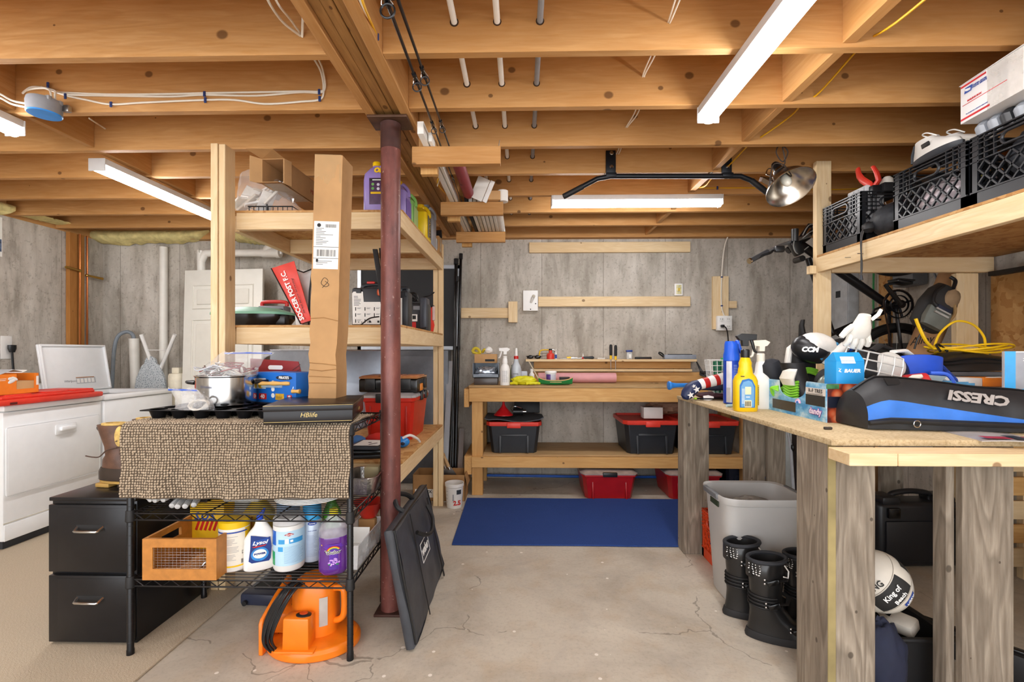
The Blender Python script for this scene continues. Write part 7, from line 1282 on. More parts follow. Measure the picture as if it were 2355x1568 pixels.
p0,p1=PZ(1925,972,TT),V((2.30,1.72,TT));o_=V((1.30,1.80,TT))
def fb(f,s):
    base=V((1.255,1.83,0)).lerp(V((2.30,1.66,0)),f);h=(.185-.12*max(0,f-.10))*(1 if f>.06 else.72+4.6*f);d=.10-.02*f
    top=h*(1+.05*NZ.noise(V((f*7,s*2,1))));a=s*PI
    y=d*math.cos(a)*(1 if s>.5 else.8);z=top*math.sin(a)**.75
    y+=-.015*math.sin(a);wob=.007*NZ.noise(V((f*16,s*6,4)))
    return V((base.x,base.y+y*1.0+wob,.004+z))-V((1.30,1.80,0))
def band(s0,s1,n=6,off=0):return[[fb(i/44,s0+(s1-s0)*j/n)+V((0,-off,off*.4))for j in range(n+1)]for i in range(45)]
MB().sheet(band(0,.56,9)).o('black_panel',BK,t,angle=60)
sb=lambda f:.735+.03*(1-f)if 0 else.74
g=[[fb(i/44,.56+(min(.83+.22*(i/44),.95)-.56)*j/6)for j in range(7)]for i in range(45)];MB().sheet(g).o('black_front',BK,t,angle=60)
g=[[fb(i/44,min(.83+.22*i/44,.95)+(.955-min(.83+.22*i/44,.95))*j/6)for j in range(7)]for i in range(45)];MB().sheet(g).o('blue_panel',BU,t,angle=60)
MB().sheet(band(.955,1.0,3)).o('black_hem',BK,t,angle=60)
MB().loft([[fb(0,s/14)for s in range(15)],[fb(0,s/14)*.2+fb(0,.5)*.25+V((-.02+.55*fb(0,.5).x,.55*fb(0,.5).y,.02))for s in range(15)]],caps=True).o('end_panel',BK,t,angle=60)
m=MB();m.tube([fb(i/44,.52)+V((0,0,.003))for i in range(45)],.004,6);m.o('zipper',BLK,t);m=MB();m.tube([fb(i/44,.975)+V((0,-.008,.002))for i in range(45)],.009,7);m.o('webbing',BLKM,t)
m=MB();c=fb(.10,.66);m.box(c+V((0,-.002,0)),(.05,.004,.03),M=rx(R(-35)));m.o('stitched_patch',BLKM,t);m=MB();c=fb(.14,.99);m.tube([c+V((.012*math.cos(a*PI/6),-.016,.010+.012*math.sin(a*PI/6)))for a in range(12)],.002,6,closed=True);m.o('d_ring',CHRM,t)
c=fb(.335,.78);dx=(fb(.48,.79)-fb(.27,.765)).normalized();up=(fb(.37,.70)-fb(.37,.86)).normalized();text('CRESSI',pl('#c9c9c9',.3,.5),t,at(c+V((0,-.012,.004)),-dx,-up),.05,bold=.0022,shear=.25,sx=1.25)
t=T('magazine','glossy red and gray magazine lying under the fin bag at the table edge','magazine',M=tr(1.62,1.60,TT)@rz(R(-12)));g=[[(-.14+.28*i/10,-.11+.2*j/6,.001+.004*math.sin(i*.5))for i in range(11)]for j in range(7)];MB().sheet(g,.003).o('cover',pl('#b9b4b0',.3,var=.2),t);m=MB();m.bx(-.12,-.05,-.10,-.06,.0085,.009);m.bx(.0,.05,-.09,-.05,.0085,.009);m.o('red_print',pl('#b03038',.4),t);m=MB();m.bx(-.04,-.005,-.10,-.03,.0085,.009);m.bx(.06,.12,-.10,-.07,.0085,.009);m.o('gray_print',DGRY,t)
x=P(2311,900,1.95).x
t=T('gray_product_box','tall gray and white product box with a bright blue edge at the right','box',(x,1.95,TT),R(-40));h=.285
MB().bx(0,.30,0,.10,0,h,bev=.001).o('carton',pl('#e4e4e8',.4,var=.02),t);MB().bx(-.0005,.03,-.0012,0,0,h).o('blue_edge',pl('#2aa4e4',.4),t);m=MB();m.prism([(.03,.13),(.03,h-.004),(.30,h-.004),(.30,.19)],.0008,at((0,-.0004,0)));m.o('gray_panel',pl('#98989e',.4),t);m=MB();m.prism([(.03,.105),(.03,.13),(.30,.19),(.30,.165)],.001,at((0,-.0005,0)));m.o('blue_band',pl('#2aa4e4',.4),t)
m=MB();m.bx(.05,.2,-.0022,-.0014,.255,.257);m.bx(.05,.2,-.0022,-.0014,.247,.249);m.box((.085,-.0018,.222),(.055,.001,.034));m.bx(.055,.2,-.0022,-.0014,.172,.174);m.bx(.055,.2,-.0022,-.0014,.166,.168);m.o('white_print',WHT2,t);text('cyc',INKW,t,at((.09,-.002,.19)),.03);m=MB();m.tube([(.075+.014*math.cos(a*PI/8),-.002,.147+.014*math.sin(a*PI/8))for a in range(16)],.0014,5,closed=True);m.o('ring_icon',WHT2,t);m=MB();m.prism([(.068,.215),(.085,.232),(.10,.215)],.001,at((0,-.0026,0)));m.o('blue_icon',INKB,t)
def kit(x0,x1,y,z,hh,lid,body,label,w=.12):
    t=T('plastic_kit_box',label,'box',((x0+x1)/2,y,z));W=x1-x0;MB().box((0,0,hh*.38),(W,w,hh*.76),bev=.004).o('tub',body,t);MB().box((0,0,hh*.88),(W+.006,w+.006,hh*.24),bev=.005).o('lid',lid,t);return t
a,b,c=P(2178,880,2.2).x,P(2238,880,2.2).x,P(2312,880,2.2).x
t=kit(a,b,2.22,TT,.165,pl('#eceae8',.3),pl('#d8d4d2',.4),'small kit box with a ribbed white lid and black title strip');m=MB();m.bx(-.055,.055,-.0615,-.060,.085,.115);m.o('title_strip',INK,t);MB().bx(.045,.058,-.0625,-.0614,.05,.125).o('red_tab',RED,t);m=MB();m.bx(-.05,.03,-.0622,-.0614,.105,.109);m.bx(-.05,.03,-.0622,-.0614,.092,.096);m.o('title_print',WHT2,t)
t=kit(b+.008,c,2.22,TT,.165,pl('#e8862c',.35),pl('#c9c3be',.4),'small kit box with an orange lid and yellow lower label');m=MB();m.bx(-.06,.03,-.0615,-.060,.098,.118);m.o('title_strip',INK,t);m=MB();m.bx(-.07,.02,-.0618,-.0605,.045,.068);m.o('olive_print',pl('#8a9a3a',.5),t);m=MB();m.bx(-.07,.02,-.0618,-.0605,.005,.04);m.o('yellow_print',pl('#e8b82a',.5),t);m=MB();m.bx(.035,.07,-.0615,-.060,.085,.12);m.o('navy_print',NAVY,t);m=MB();m.sph((-.02,-.05,.166),(.03,.01,.004),10,6);m.sph((.01,-.045,.166),(.02,.012,.004),10,6);m.o('white_scuff',WHT2,t)
t=T('white_jar','white plastic bottle with a yellow and black label before the kit boxes','bottle',(P(2292,900,2.08).x,2.09,TT));MB().loft([ring((0,0,z),.05*w_,.03,22,sq=3)for z,w_ in((0,.95),(.006,1),(.09,1),(.12,.75),(.128,.5))]).o('bottle_body',WHT2,t);m=MB();m.bx(-.045,.045,-.0312,-.030,.07,.083);m.o('yellow_label',YEL,t);m=MB();m.bx(-.045,.045,-.0312,-.030,.02,.068);m.o('dark_label',DGRY,t)
t=T('dark_fold','folded charcoal rubber flap in front of the white bottle','flap',(P(2272,930,1.98).x,1.985,TT));m=MB();m.sph((0,0,.03),(.085,.03,.029),20,10,fn=lambda d:1+.15*NZ.noise(d*3));m.o('flap',pl('#35373b',.7),t)
t=T('black_helmet_shell','small black plastic cup guard behind the cardboard panel','guard',(P(2163,880,2.15).x,2.16,TT));MB().sph((0,0,.10),(.045,.04,.07),18,12).o('guard',BLKM,t);MB().box((0,0,.03),(.05,.05,.06),bev=.005).o('base',BLKM,t)
t=T('gray_equipment_box','wide gray equipment case under the black soft case on the table','case',(2.08,2.52,TT));MB().box((0.01,0,.08),(.62,.26,.16),bev=.01).o('case_body',pl('#8d95a0',.4),t);MB().box((0.01,0,.172),(.64,.28,.022),bev=.006).o('lid',pl('#5f656d',.4),t)
t=T('black_soft_case','long black soft case with wavy folds carrying the yellow cord','case',(2.15,2.52,TT+.184));g=[]
for i in range(33):
    f=i/32;x=-.36+.72*f;h=.085+.014*math.sin(f*11)+.008*NZ.noise(V((f*9,0,0)));g.append([V((x,-math.cos(a*PI/12)*(.125+.008*math.sin(f*13)),.003+h*math.sin(a*PI/12)**.6))for a in range(13)])
MB().loft(g,closed=False,caps=False).o('case_shell',pl('#1e2023',.38,var=.1,bump=.2,bscale=40),t,angle=60);m=MB();m.tube([r_[2]+V((0,-.004,0))for r_ in g],.0045,6);m.tube([r_[1]+V((0,-.006,0))for r_ in g],.003,6);m.o('zipper',BLK,t)
MB().tube([(-.28,-.13,.02),(-.30,-.15,-.06),(-.26,-.15,-.10)],.010,6,flat=.4).o('strap',BLK,t)
t=T('yellow_extension_cord','coil of yellow extension cord lying on the black soft case','cord',(P(2195,800,2.52).x,2.52,TT+.285));random.seed(2)
for k in range(5):rx_,ry_=.13+.022*(k*2%5),.05+.014*(k*3%5);MB().wire([(.035+rx_*math.cos(a)+.016*k,ry_*math.sin(a),-.004+.008*k+.012*math.sin(a*2+k))for a in[2*PI*q/8 for q in range(8)]],.005,8,5,True).o('cord_loop',pl('#f0c31a',.4),t)
MB().wire([(-.06,.05,.03),(-.02,.06,.10),(.05,.05,.16),(.13,.04,.145),(.15,.0,.08),(.12,-.04,.02)],.0058,8).o('cord_loop',pl('#f0c31a',.4),t);MB().wire([(-.12,-.02,.01),(-.17,-.03,.05),(-.205,-.03,.12),(-.225,-.03,.17)],.008,8).o('cord_end',pl('#f0c31a',.4),t);MB().wire([(-.125,-.06,-.0),(-.11,-.02,.03),(-.08,.0,.035),(-.09,-.06,.0)],.006,6).o('black_tie',BLK,t)
# ================================================================ raised shelf on the right and its load
HX,HY,HZ=1.80,2.905,1.842
t=T('raised_shelf','raised pine framed shelf with strand board deck on the right side','shelf',(2.3,2.2,0))
board('post',HX,HX+.089,HY,HY+.038,TZ+.001,2.42,W_PINE,t);board('front_rail',HX,HX+.038,.55,HY-.001,HZ-.103,HZ-.0125,W_PINE,t)
board('end_rail',HX+.091,2.86,HY-.002,HY+.036,HZ-.103,HZ-.0125,W_PINE,t);board('end_cleat',HX-.04,HX-.001,HY+.0,HY+.036,HZ-.11,HZ-.06,W_PINE,t)
board('joist',HX+.04,2.86,1.6,1.638,HZ-.103,HZ-.0125,W_PINE,t);MB().bx(HX-2.3,2.868-2.3,.55-2.2,HY-.001-2.2,HZ-.012,HZ,bev=.001).o('deck',OSB,t)
a=P(2208,700,2.92).x
board('post',a,a+.045,HY+.037,HY+.075,0,HZ-.104,W_PINE,t);board('post',a+.046,a+.135,HY+.040,HY+.078,0,HZ-.104,W_PINE,t)
MB().bx(2.870-2.3,2.882-2.3,.55-2.2,HY+.03-2.2,1.0,HZ-.10,bev=.001).o('side_panel',OSB,t);board('cleat',2.82,2.869,.6,HY-.003,HZ-.13,HZ-.104,BLKM,t)
for q in((1956,592),(1985,583)):
    p=PX(*q,HX);MB().cyl(p-V((2.3,2.2,0)),p-V((2.33,2.2,0)),.002,n=6).o('nail',STEEL,t)
HT=HZ+.0005
BC=pl('#1d1f23',.36,var=.2)
def crate(label,x0,y0,y1,h=.28,dep=.33,col=BC,z=HT,name='milk_crate',group=None,cat='crate'):
    t=T(name,label,cat,(x0,(y0+y1)/2,z),0,group);L=y1-y0
    sides=[(V((0,0,0)),V((0,1,0)),V((-1,0,0)),L,-L/2),(V((dep,0,0)),V((0,1,0)),V((1,0,0)),L,-L/2),(V((0,-L/2,0)),V((1,0,0)),V((0,-1,0)),dep,0),(V((0,L/2,0)),V((1,0,0)),V((0,1,0)),dep,0)]
    MB().bx(.004,dep-.004,-L/2+.004,L/2-.004,0,.006).o('crate_floor',col,t)
    for o,u,n,W,s in sides:
        m=MB();Z=V((0,0,1))
        def bar(a,b,w,th,out=0):
            p=o+u*(s+a[0])+Z*a[1]-n*(th/2)+n*out;q=o+u*(s+b[0])+Z*b[1]-n*(th/2)+n*out;d=(q-p);x=d.normalized();y=n.cross(x);M=Mx((x,y,n)).transposed();m.box((p+q)/2,(d.length,w,th),M.to_4x4())
        k=h/.28
        bar((0,.026*k),(W,.026*k),.052*k,.006);bar((0,.055*k),(W,.055*k),.006,.014,.003)
        for a in(.014,W-.014):bar((a,0),(a,h),.028,.007);
        for a in(.034,W-.034,.06,W-.06):bar((a,.17*k),(a,h),.005,.012,.003)
        for zz in(.178,.200,.222,.245,.262,.277):
            z_=zz*k
            if.195<zz<.25 and W>.2:bar((0,z_),(W/2-.062,z_),.005,.012,.003);bar((W/2+.062,z_),(W,z_),.005,.012,.003)
            else:bar((0,z_),(W,z_),.0055,.014,.003)
        for a in(W*.25,W*.75):bar((a,.178*k),(a,h),.004,.010,.002)
        m.o('side_frame',col,t)
        m=MB();zc=.222*k;pts=[]
        for q in range(20):a=2*PI*q/20;pts.append(o+u*(s+W/2+(.04 if math.cos(a)>0 else-.04)+.024*math.cos(a))+Z*(zc+.024*k*math.sin(a))+n*.004)
        m.tube(pts,.006,6,closed=True);m.o('handle_rim',col,t)
        m=MB();za,zb,xa_,xb_=.055*k,.175*k,.03,W-.03;H_=zb-za;st=.052
        for sg in(1,-1):
            q=xa_-H_
            while q<xb_+H_:
                A=(q,za);B=(q+H_*.9,zb)
                if sg<0:A,B=(q+H_*.9,za),(q,zb)
                (ax,az),(bx_,bz)=A,B;pts=[]
                for lim,fl in((xa_,1),(xb_,-1)):
                    if(ax-lim)*fl<0 and(bx_-lim)*fl<0:ax=None;break
                    if(ax-lim)*fl<0:f=(lim-ax)/(bx_-ax);ax,az=lim,az+(bz-az)*f
                    elif(bx_-lim)*fl<0:f=(lim-ax)/(bx_-ax);bx_,bz=lim,az+(bz-az)*f
                if ax is not None and abs(bx_-ax)>.004:
                    p,r_=(ax,az),(bx_,bz);bar(p,r_,.0065,.009)
                q+=st
        m.o('lattice',col,t)
    return t
c1=crate('black milk crate beside the shelf post, holding a white case and red strap',1.828,2.572,2.889)
c2=crate('black milk crate in the middle carrying white golf shoes',1.828,1.967,2.347)
c3=crate('black milk crate nearest the camera under the white mailing box',1.828,1.567,1.952)
t=T('white_plastic_case','ribbed white plastic case sticking out of the farthest milk crate','case',(1.93,2.68,HT+.0065));MB().box((0,0,.16),(.10,.15,.32),bev=.008).o('case',pl('#cfd0d2',.35),t);m=MB();[m.box((-.051,-.06+.04*k,.16),(.004,.008,.3),bev=.001)for k in range(4)];m.o('rib',pl('#aeb0b4',.4),t)
t=T('red_strap_clamp','red forked plastic clamp poking out of the farthest crate','clamp',(1.92,2.60,HT+.31));MB().tube([(.0,.01,-.03),(-.01,.02,.02),(-.02,.06,.06),(-.01,.1,.10),(.0,.125,.145)],[.02,.022,.02,.019,.017],10,flat=.6).o('red_arm',RED2,t);MB().tube([(.0,.0,.0),(.01,-.02,.03),(.0,-.02,.07),(-.005,.0,.11)],[.02,.02,.018,.016],10,flat=.6).o('red_prong',RED2,t);MB().box((0,0,-.02),(.05,.05,.05),bev=.006).o('clamp_base',BLK,t)
t=T('egg_crate','translucent egg carton tray in the farthest milk crate','tray',(2.02,2.68,HT+.28))
for k in range(6):MB().lathe([(.032,-.02),(.028,.02),(.015,.035),(0,.036)],n=14,c=(-.03+.065*(k//3),-.08+.065*(k%3),.05)).o('egg_cup',pl('#d9d6cc',.25),t)
MB().box((0,-.015,.02),(.15,.21,.05),bev=.006).o('tray_base',BLKM,t)
t=T('laundry_pouch','black mesh drawstring pouch slumped between two milk crates','pouch',(1.895,2.457,HT+.006));m=MB();m.sph((0,0,.085),(.075,.095,.08),28,16,fn=lambda d:1+.10*NZ.noise(d*4)+.03*math.sin(math.atan2(d.x,d.z)*14));m.o('mesh_pouch',pl('#23262b',.6,var=.25,scale=60,bump=.4,bscale=150),t,angle=60)
m=MB();m.sph((-.075,.045,.06),(.03,.03,.03),14,8,fn=lambda d:1+.3*NZ.noise(d*6));m.o('gathered_neck',BLKM,t);m=MB();m.wire([(-.09,.06,.06),(-.105,.06,.02),(-.108,.055,-.06),(-.106,.05,-.14),(-.108,.055,-.2)],.0035,6);m.wire([(-.09,.05,.06),(-.108,.05,.0),(-.112,.048,-.09),(-.108,.054,-.2)],.0035,6);m.o('drawstring',pl('#3a3836',.7),t);MB().tube([(-.108,.055,-.19),(-.107,.055,-.215)],[.006,.009],8).o('cord_knot',DGRY,t)
def golf_shoe(loc,rot,label):
    t=T('golf_shoe',label,'shoe',M=tr(*loc)@rz(rot));LW=pl('#eceae4',.4,var=.04)
    MB().loft([ring((0,0,0),.135,.040,24),ring((0,0,.012),.142,.046,24),ring((0,0,.026),.142,.047,24)]).o('sole',DGRY,t)
    m=MB();[m.lathe([(.010,0),(.006,-.008),(0,-.008)],n=8,c=(-.1+.04*k,.02*(-1)**k,0))for k in range(6)];m.o('spike',BLK,t)
    MB().loft([ring((0,0,.024),.138,.045,24),ring((-.008,0,.05),.128,.043,24),ring((-.035,0,.075),.095,.038,24),ring((-.06,0,.10),.066,.034,24),ring((-.065,0,.112),.062,.032,24),ring((-.065,0,.11),.052,.024,24),ring((-.06,0,.06),.05,.02,24)],caps=False).o('upper',LW,t)
    MB().tube([(-.138,0,.03),(-.138,0,.07),(-.128,0,.112)],[.022,.022,.016],10,flat=.5).o('heel_counter',DGRY,t);MB().box((-.01,-.042,.068),(.05,.006,.022),bev=.004,M=rx(R(15))).o('side_saddle',BLK,t);m=MB();[m.tube([(-.005+.02*k,-.03,.088-.011*k),(.0+.02*k,0,.094-.011*k),(-.005+.02*k,.03,.088-.011*k)],.003,6)for k in range(4)];m.wire([(-.01,.0,.094),(-.03,-.04,.12),(.01,-.05,.115),(.04,-.03,.09)],.003,6);m.o('lace',WHT,t);return t
golf_shoe((1.885,2.17,HT+.289),R(-97),'white golf shoe on the middle crate, heel nearer the post');golf_shoe((1.975,2.15,HT+.289),R(-84),'white golf shoe on the middle crate, farther from the aisle')
t=T('plastic_bag_bundle','bundle of printed plastic bags filling the middle milk crate','bag',(1.99,2.157,HT+.0065));m=MB();m.sph((0,0,.10),(.15,.17,.095),28,16,fn=lambda d:1+.12*NZ.noise(d*5));m.o('bag_bundle',pl('#cdbfc4',.3,var=.4,scale=12),t,angle=12);MB().sph((-.03,-.11,.10),(.08,.05,.06),16,10).o('yellow_bag',pl('#d8d84a',.4),t);MB().sph((-.02,.06,.19),(.09,.08,.05),18,10,fn=lambda d:1+.2*NZ.noise(d*5)).o('black_bag',BLK,t)
t=T('shoulder_pads','ribbed black and gray pads heaped in the nearest milk crate','pads',(1.99,1.76,HT+.0065));m=MB();m.sph((0,-.0,.15),(.13,.155,.14),30,20,fn=lambda d:1+.12*NZ.noise(d*4));m.o('pad_heap',pl('#34363b',.4,var=.8,scale=12),t,angle=25)
for k in range(7):MB().tube([(-.12,.17-.05*k,.27),(-.13,.175-.05*k,.31),(-.10,.18-.05*k,.345),(.05,.18-.05*k,.35)],.024,10).o('ribbed_pad',[pl('#8f949c',.35),pl('#26282c',.4)][k%3==2],t)
t=T('mailing_box','white postal mailing box with red stripes on top of the nearest crate','box',M=tr(1.80,1.965,HT+.345)@rz(R(-4))@rx(R(0)));MBX=pl('#e9e8e8',.5,var=.02);L_,W_,H_=.46,.30,.155
MB().bx(0,W_,-L_,0,0,H_,bev=.001).o('carton',MBX,t);MB().sheet([[(-.004,.002,H_),(W_,.002,H_)],[(-.006,-L_,H_+.002),(W_,-L_,H_+.002)]],.002).o('top_flap',MBX,t)
RM=pl('#c0272d',.5);BM_=pl('#2a4b9a',.5);sm=lambda y0,y1,z0,z1,mt,nm,o=.0008:MB().bx(-o,-o+.0006,y0,y1,z0,z1).o(nm,mt,t)
sm(-.115,-.002,H_-.012,H_-.004,RM,'red_stripe');sm(-.13,-.002,.010,.018,RM,'red_stripe');sm(-.46,-.27,H_-.012,H_-.002,RM,'red_stripe');sm(-.42,-.29,.026,.034,RM,'red_stripe');sm(-.20,-.01,.068,.0705,RM,'thin_red_line')
LM=lambda y,z:at((-.0016,y,z),(0,-1,0));text('UNITED STATES\nPOSTAL SERVICE',BM_,t,LM(-.088,.124),.0085,bold=.0002);m=MB();m.prism([(0,0),(.032,0),(.038,.022),(.004,.022)],.0006,LM(-.02,.113));m.o('eagle_panel',BM_,t);m=MB();m.prism([(.004,.018),(.03,.013),(.012,.006),(.03,.004),(.005,.009)],.0006,at((-.0024,-.02,.113),(0,-1,0)));m.o('eagle_mark',INKW,t)
text('MAILING BOX',RM,t,LM(-.065,.079),.010,bold=.0003);text('TO SCHEDULE A PICKUP USPS.COM',BM_,t,LM(-.075,.028),.006);text('PRIORITY\nMAIL',RM,t,LM(-.325,.118),.026,bold=.0008);text('MAILING BOX',RM,t,LM(-.345,.045),.008);MB().bx(-.0006,0,-.26,-.12,0,H_).o('packing_tape',clear('#e8e0d4',.3),t)
# ================================================================ bicycle hung nose up
Y=3.31;t=T('bicycle','black mountain bike hung nose up behind the raised shelf','bicycle',(2.3,Y,1.0));o_=V((2.3,Y,1.0));FR=pl('#16161a',.3,.2,var=.2)
Q=lambda u,v,y=Y:P(u,v,y)-o_
bb,hub,head=Q(2052,708),Q(2064,858),Q(1838,560);seat=Q(1868,786);hub2=V((hub.x-.02,0,hub.z+1.02))
def wheel(c,nm):
    w=MB();n=48;w.tube([c+V((.325*math.cos(2*PI*k/n),0,.325*math.sin(2*PI*k/n)))for k in range(n)],.026,10,closed=True);wo=w.o(nm,pl('#151515',.6,bump=.6,bscale=90),t)
    m=MB();m.tube([c+V((.292*math.cos(2*PI*k/n),0,.292*math.sin(2*PI*k/n)))for k in range(n)],.012,8,closed=True);m.o('rim',FR,wo)
    m=MB();[m.cyl(c+V((.02*math.cos(k*PI/8+.4*(k%2)),.02*(-1)**k,.02*math.sin(k*PI/8))),c+V((.29*math.cos(k*PI/8),0,.29*math.sin(k*PI/8))),.0012,n=4)for k in range(16)];m.o('spokes',STEEL,wo);MB().cyl(c+V((0,-.05,0)),c+V((0,.05,0)),.02,n=14).o('hub',FR,wo)
wheel(hub,'rear_wheel');wheel(hub2,'front_wheel')
m=MB();m.tube([bb,bb.lerp(head,.5),head],[.026,.030,.028],14);m.o('down_tube',FR,t);m=MB();m.tube([bb,seat],[.020,.018],12);m.o('seat_tube',FR,t);m=MB();m.tube([seat.lerp(bb,.25),head+V((.06,0,-.10))],[.019,.020],12);m.o('top_tube',FR,t)
for s in(-1,1):MB().tube([bb+V((0,s*.03,0)),hub+V((0,s*.06,0))],[.012,.010],10).o('chain_stay',FR,t);MB().tube([seat.lerp(bb,.3)+V((0,s*.02,0)),hub+V((0,s*.06,0))],[.010,.008],10).o('seat_stay',FR,t);MB().tube([head+V((.04,s*.05,.05)),head+V((.1,s*.06,.14)),hub2+V((0,s*.06,0))],[.017,.016,.012],10).o('fork_leg',FR,t)
MB().tube([head+V((-.08,0,-.05)),head+V((.06,0,.05))],.024,14).o('head_tube',FR,t)
sp=Q(1850,768);MB().tube([seat,sp],.014,12).o('seat_post',FR,t);m=MB();m.loft([ring(sp+V((-.01,0,.10)),.012,.015,14),ring(sp+V((-.02,0,.06)),.016,.02,14),ring(sp+V((-.012,0,-.04)),.02,.04,14),ring(sp+V((0,0,-.11)),.022,.065,14),ring(sp+V((.02,0,-.14)),.012,.04,14)]);m.o('saddle',BLKM,t)
hb_=Q(1835,568);g0,g1,g2=Q(1724,600,2.98),Q(1790,566,3.05),Q(1862,542,3.25)
m=MB();m.wire([g0,g0.lerp(g1,.5),g1,g1.lerp(g2,.5),g2],.011,12,5);m.o('handlebar',pl('#b4b6b8',.3,.8),t);m=MB();d=g1-g0;m.tube([g0,g0+d*.62],.016,14);m.o('grip',pl('#3c3d40',.5),t);MB().cyl(g0-d*.02,g0+d*.03,.018,n=14).o('grip_end',CHRM,t)
m=MB();c=g0+d*.75;m.wire([c+V((.0,-.02,-.01)),c+V((-.03,-.04,-.03)),c+V((-.08,-.04,-.045)),c+V((-.1,-.04,-.06))],.007,8);m.o('brake_lever',BLK,t);m=MB();m.box(c+V((.04,-.02,.0)),(.06,.03,.04),bev=.008);m.o('shifter_pod',BLK,t)
m=MB();c=Q(1828,548,3.1);m.cyl(c+V((0,0,.06)),c+V((.0,0,-.02)),.022,n=14);m.box(c+V((.02,.02,-.06)),(.06,.05,.10),bev=.012,M=ry(R(-30)));m.cyl(c+V((.05,.0,-.13)),c+V((.05,.08,-.13)),.02,n=12);m.o('stem',BLK,t);m=MB();m.wire([c+V((.05,0,.02)),c+V((.1,0,.09)),c+V((.2,.02,.07)),c+V((.24,.04,-.02))],.0035,6);m.wire([c+V((.0,0,-.0)),c+V((-.02,-.02,-.06)),c+V((.02,.0,-.1)),c+V((.1,.02,-.05))],.0035,6);m.wire([c+V((.05,0,.0)),c+V((.12,0,.05)),c+V((.22,.02,.03))],.0035,6);m.o('brake_cable',pl('#8a8a86',.4),t)
cr=Q(2066,700,Y-.06);n=36;m=MB()
m.loft([[cr+V((.105*(1 if k%2 else.94)*math.cos(2*PI*k/72),dy,.105*(1 if k%2 else.94)*math.sin(2*PI*k/72)))for k in range(72)]for dy in(-.002,.002)],caps=False)
for k in range(72):
    pass
m2=MB();m2.tube([cr+V((.092*math.cos(2*PI*k/36),0,.092*math.sin(2*PI*k/36)))for k in range(36)],.010,6,closed=True,flat=.4)
m2.tube([cr+V((.06*math.cos(2*PI*k/30),-.008,.06*math.sin(2*PI*k/30)))for k in range(30)],.010,6,closed=True,flat=.4);[m2.cyl(cr,cr+V((.09*math.cos(a),0,.09*math.sin(a))),.008,n=6)for a in(.3,1.87,3.44,5.0)];m2.lathe([(.028,-.02),(.028,.03),(0,.03)],n=16,c=cr,M=rx(PI/2));m2.o('chainring',pl('#222226',.3,.6),t);m.o('chainring_teeth',pl('#222226',.3,.6),t)
p1=Q(2036,655,Y-.1);MB().tube([cr+V((0,-.02,0)),p1],[.018,.012],10).o('crank_arm',BLK,t);m=MB();pc=p1+V((.06,-.05,.01));m.box(pc,(.10,.09,.022),bev=.006,M=ry(R(12)));m.tube([pc+V((-.05,-.05,.016)),pc+V((.05,-.05,.006)),pc+V((.06,.05,.0)),pc+V((-.04,.05,.016))],.006,6,closed=True);m.cyl(p1,pc,.008,n=8);m.o('pedal',BLK,t)
m=MB();pts=[cr+V((.10*math.cos(a),0,.10*math.sin(a)))for a in[PI-k*PI/10 for k in range(11)]]+[hub+V((.06,-.06,.02)),hub+V((.0,-.06,-.06)),hub+V((-.05,-.06,.0))];m.tube(pts,.005,5,closed=True);m.o('chain',pl('#3a2c24',.5,.4),t)
MB().tube([Q(2030,705),Q(2010,712),Q(2002,735),Q(2025,735)],.008,8).o('derailleur',BLK,t)
MB().tube([hub2+V((0,0,.30)),hub2+V((0,0,.34)),hub2+V((0,.05,.36)),V((hub2.x,.155,hub2.z+.36))],.007,8).o('hanging_hook',RED,t)
b0,b1=V((P(2108,812,3.135).x-.10,3.135,.001)),P(2188,610,3.135);t=T('cardboard_tube','thick brown cardboard tube with a marker scrawl leaning behind the shelf post','tube',b0);d=V((b1.x,3.135,2.0))-b0;a_=P(2120,805,3.135)-b0;ax=(P(2186,640,3.135)-P(2118,800,3.135)).normalized();st=a_-ax*(a_.z/ax.z-.09)
MB().tube([st,st+ax*2.05],.078,26).o('tube_wall',pl('#a87e55',.75,var=.08),t);MB().lathe([(.07,0),(.0,.0005)],n=20).o('end_plug',CARD2,t,tr(*(st+ax*2.052)))if 0 else None
text('Alloy',INK,t,at(P(2118,783,3.02)-b0,(1,0,.15)),.07,shear=.5)
bp_=P(2160,705,2.80);t=T('backpack','dark backpack with gray pocket and tan trim hanging on the shelf post','backpack',M=tr(bp_.x,2.82,bp_.z)@ry(R(28))@Mx.Scale(.85,4));m=MB();m.loft([ring((0,0,-.17),.08,.04,22,sq=3),ring((0,-.0,-.14),.11,.06,22,sq=3),ring((0,0,.0),.12,.065,22,sq=3),ring((0,0,.10),.10,.05,22,sq=3),ring((0,.01,.16),.06,.03,22)]);m.o('main_bag',pl('#2b2a2a',.7,var=.2),t,angle=60)
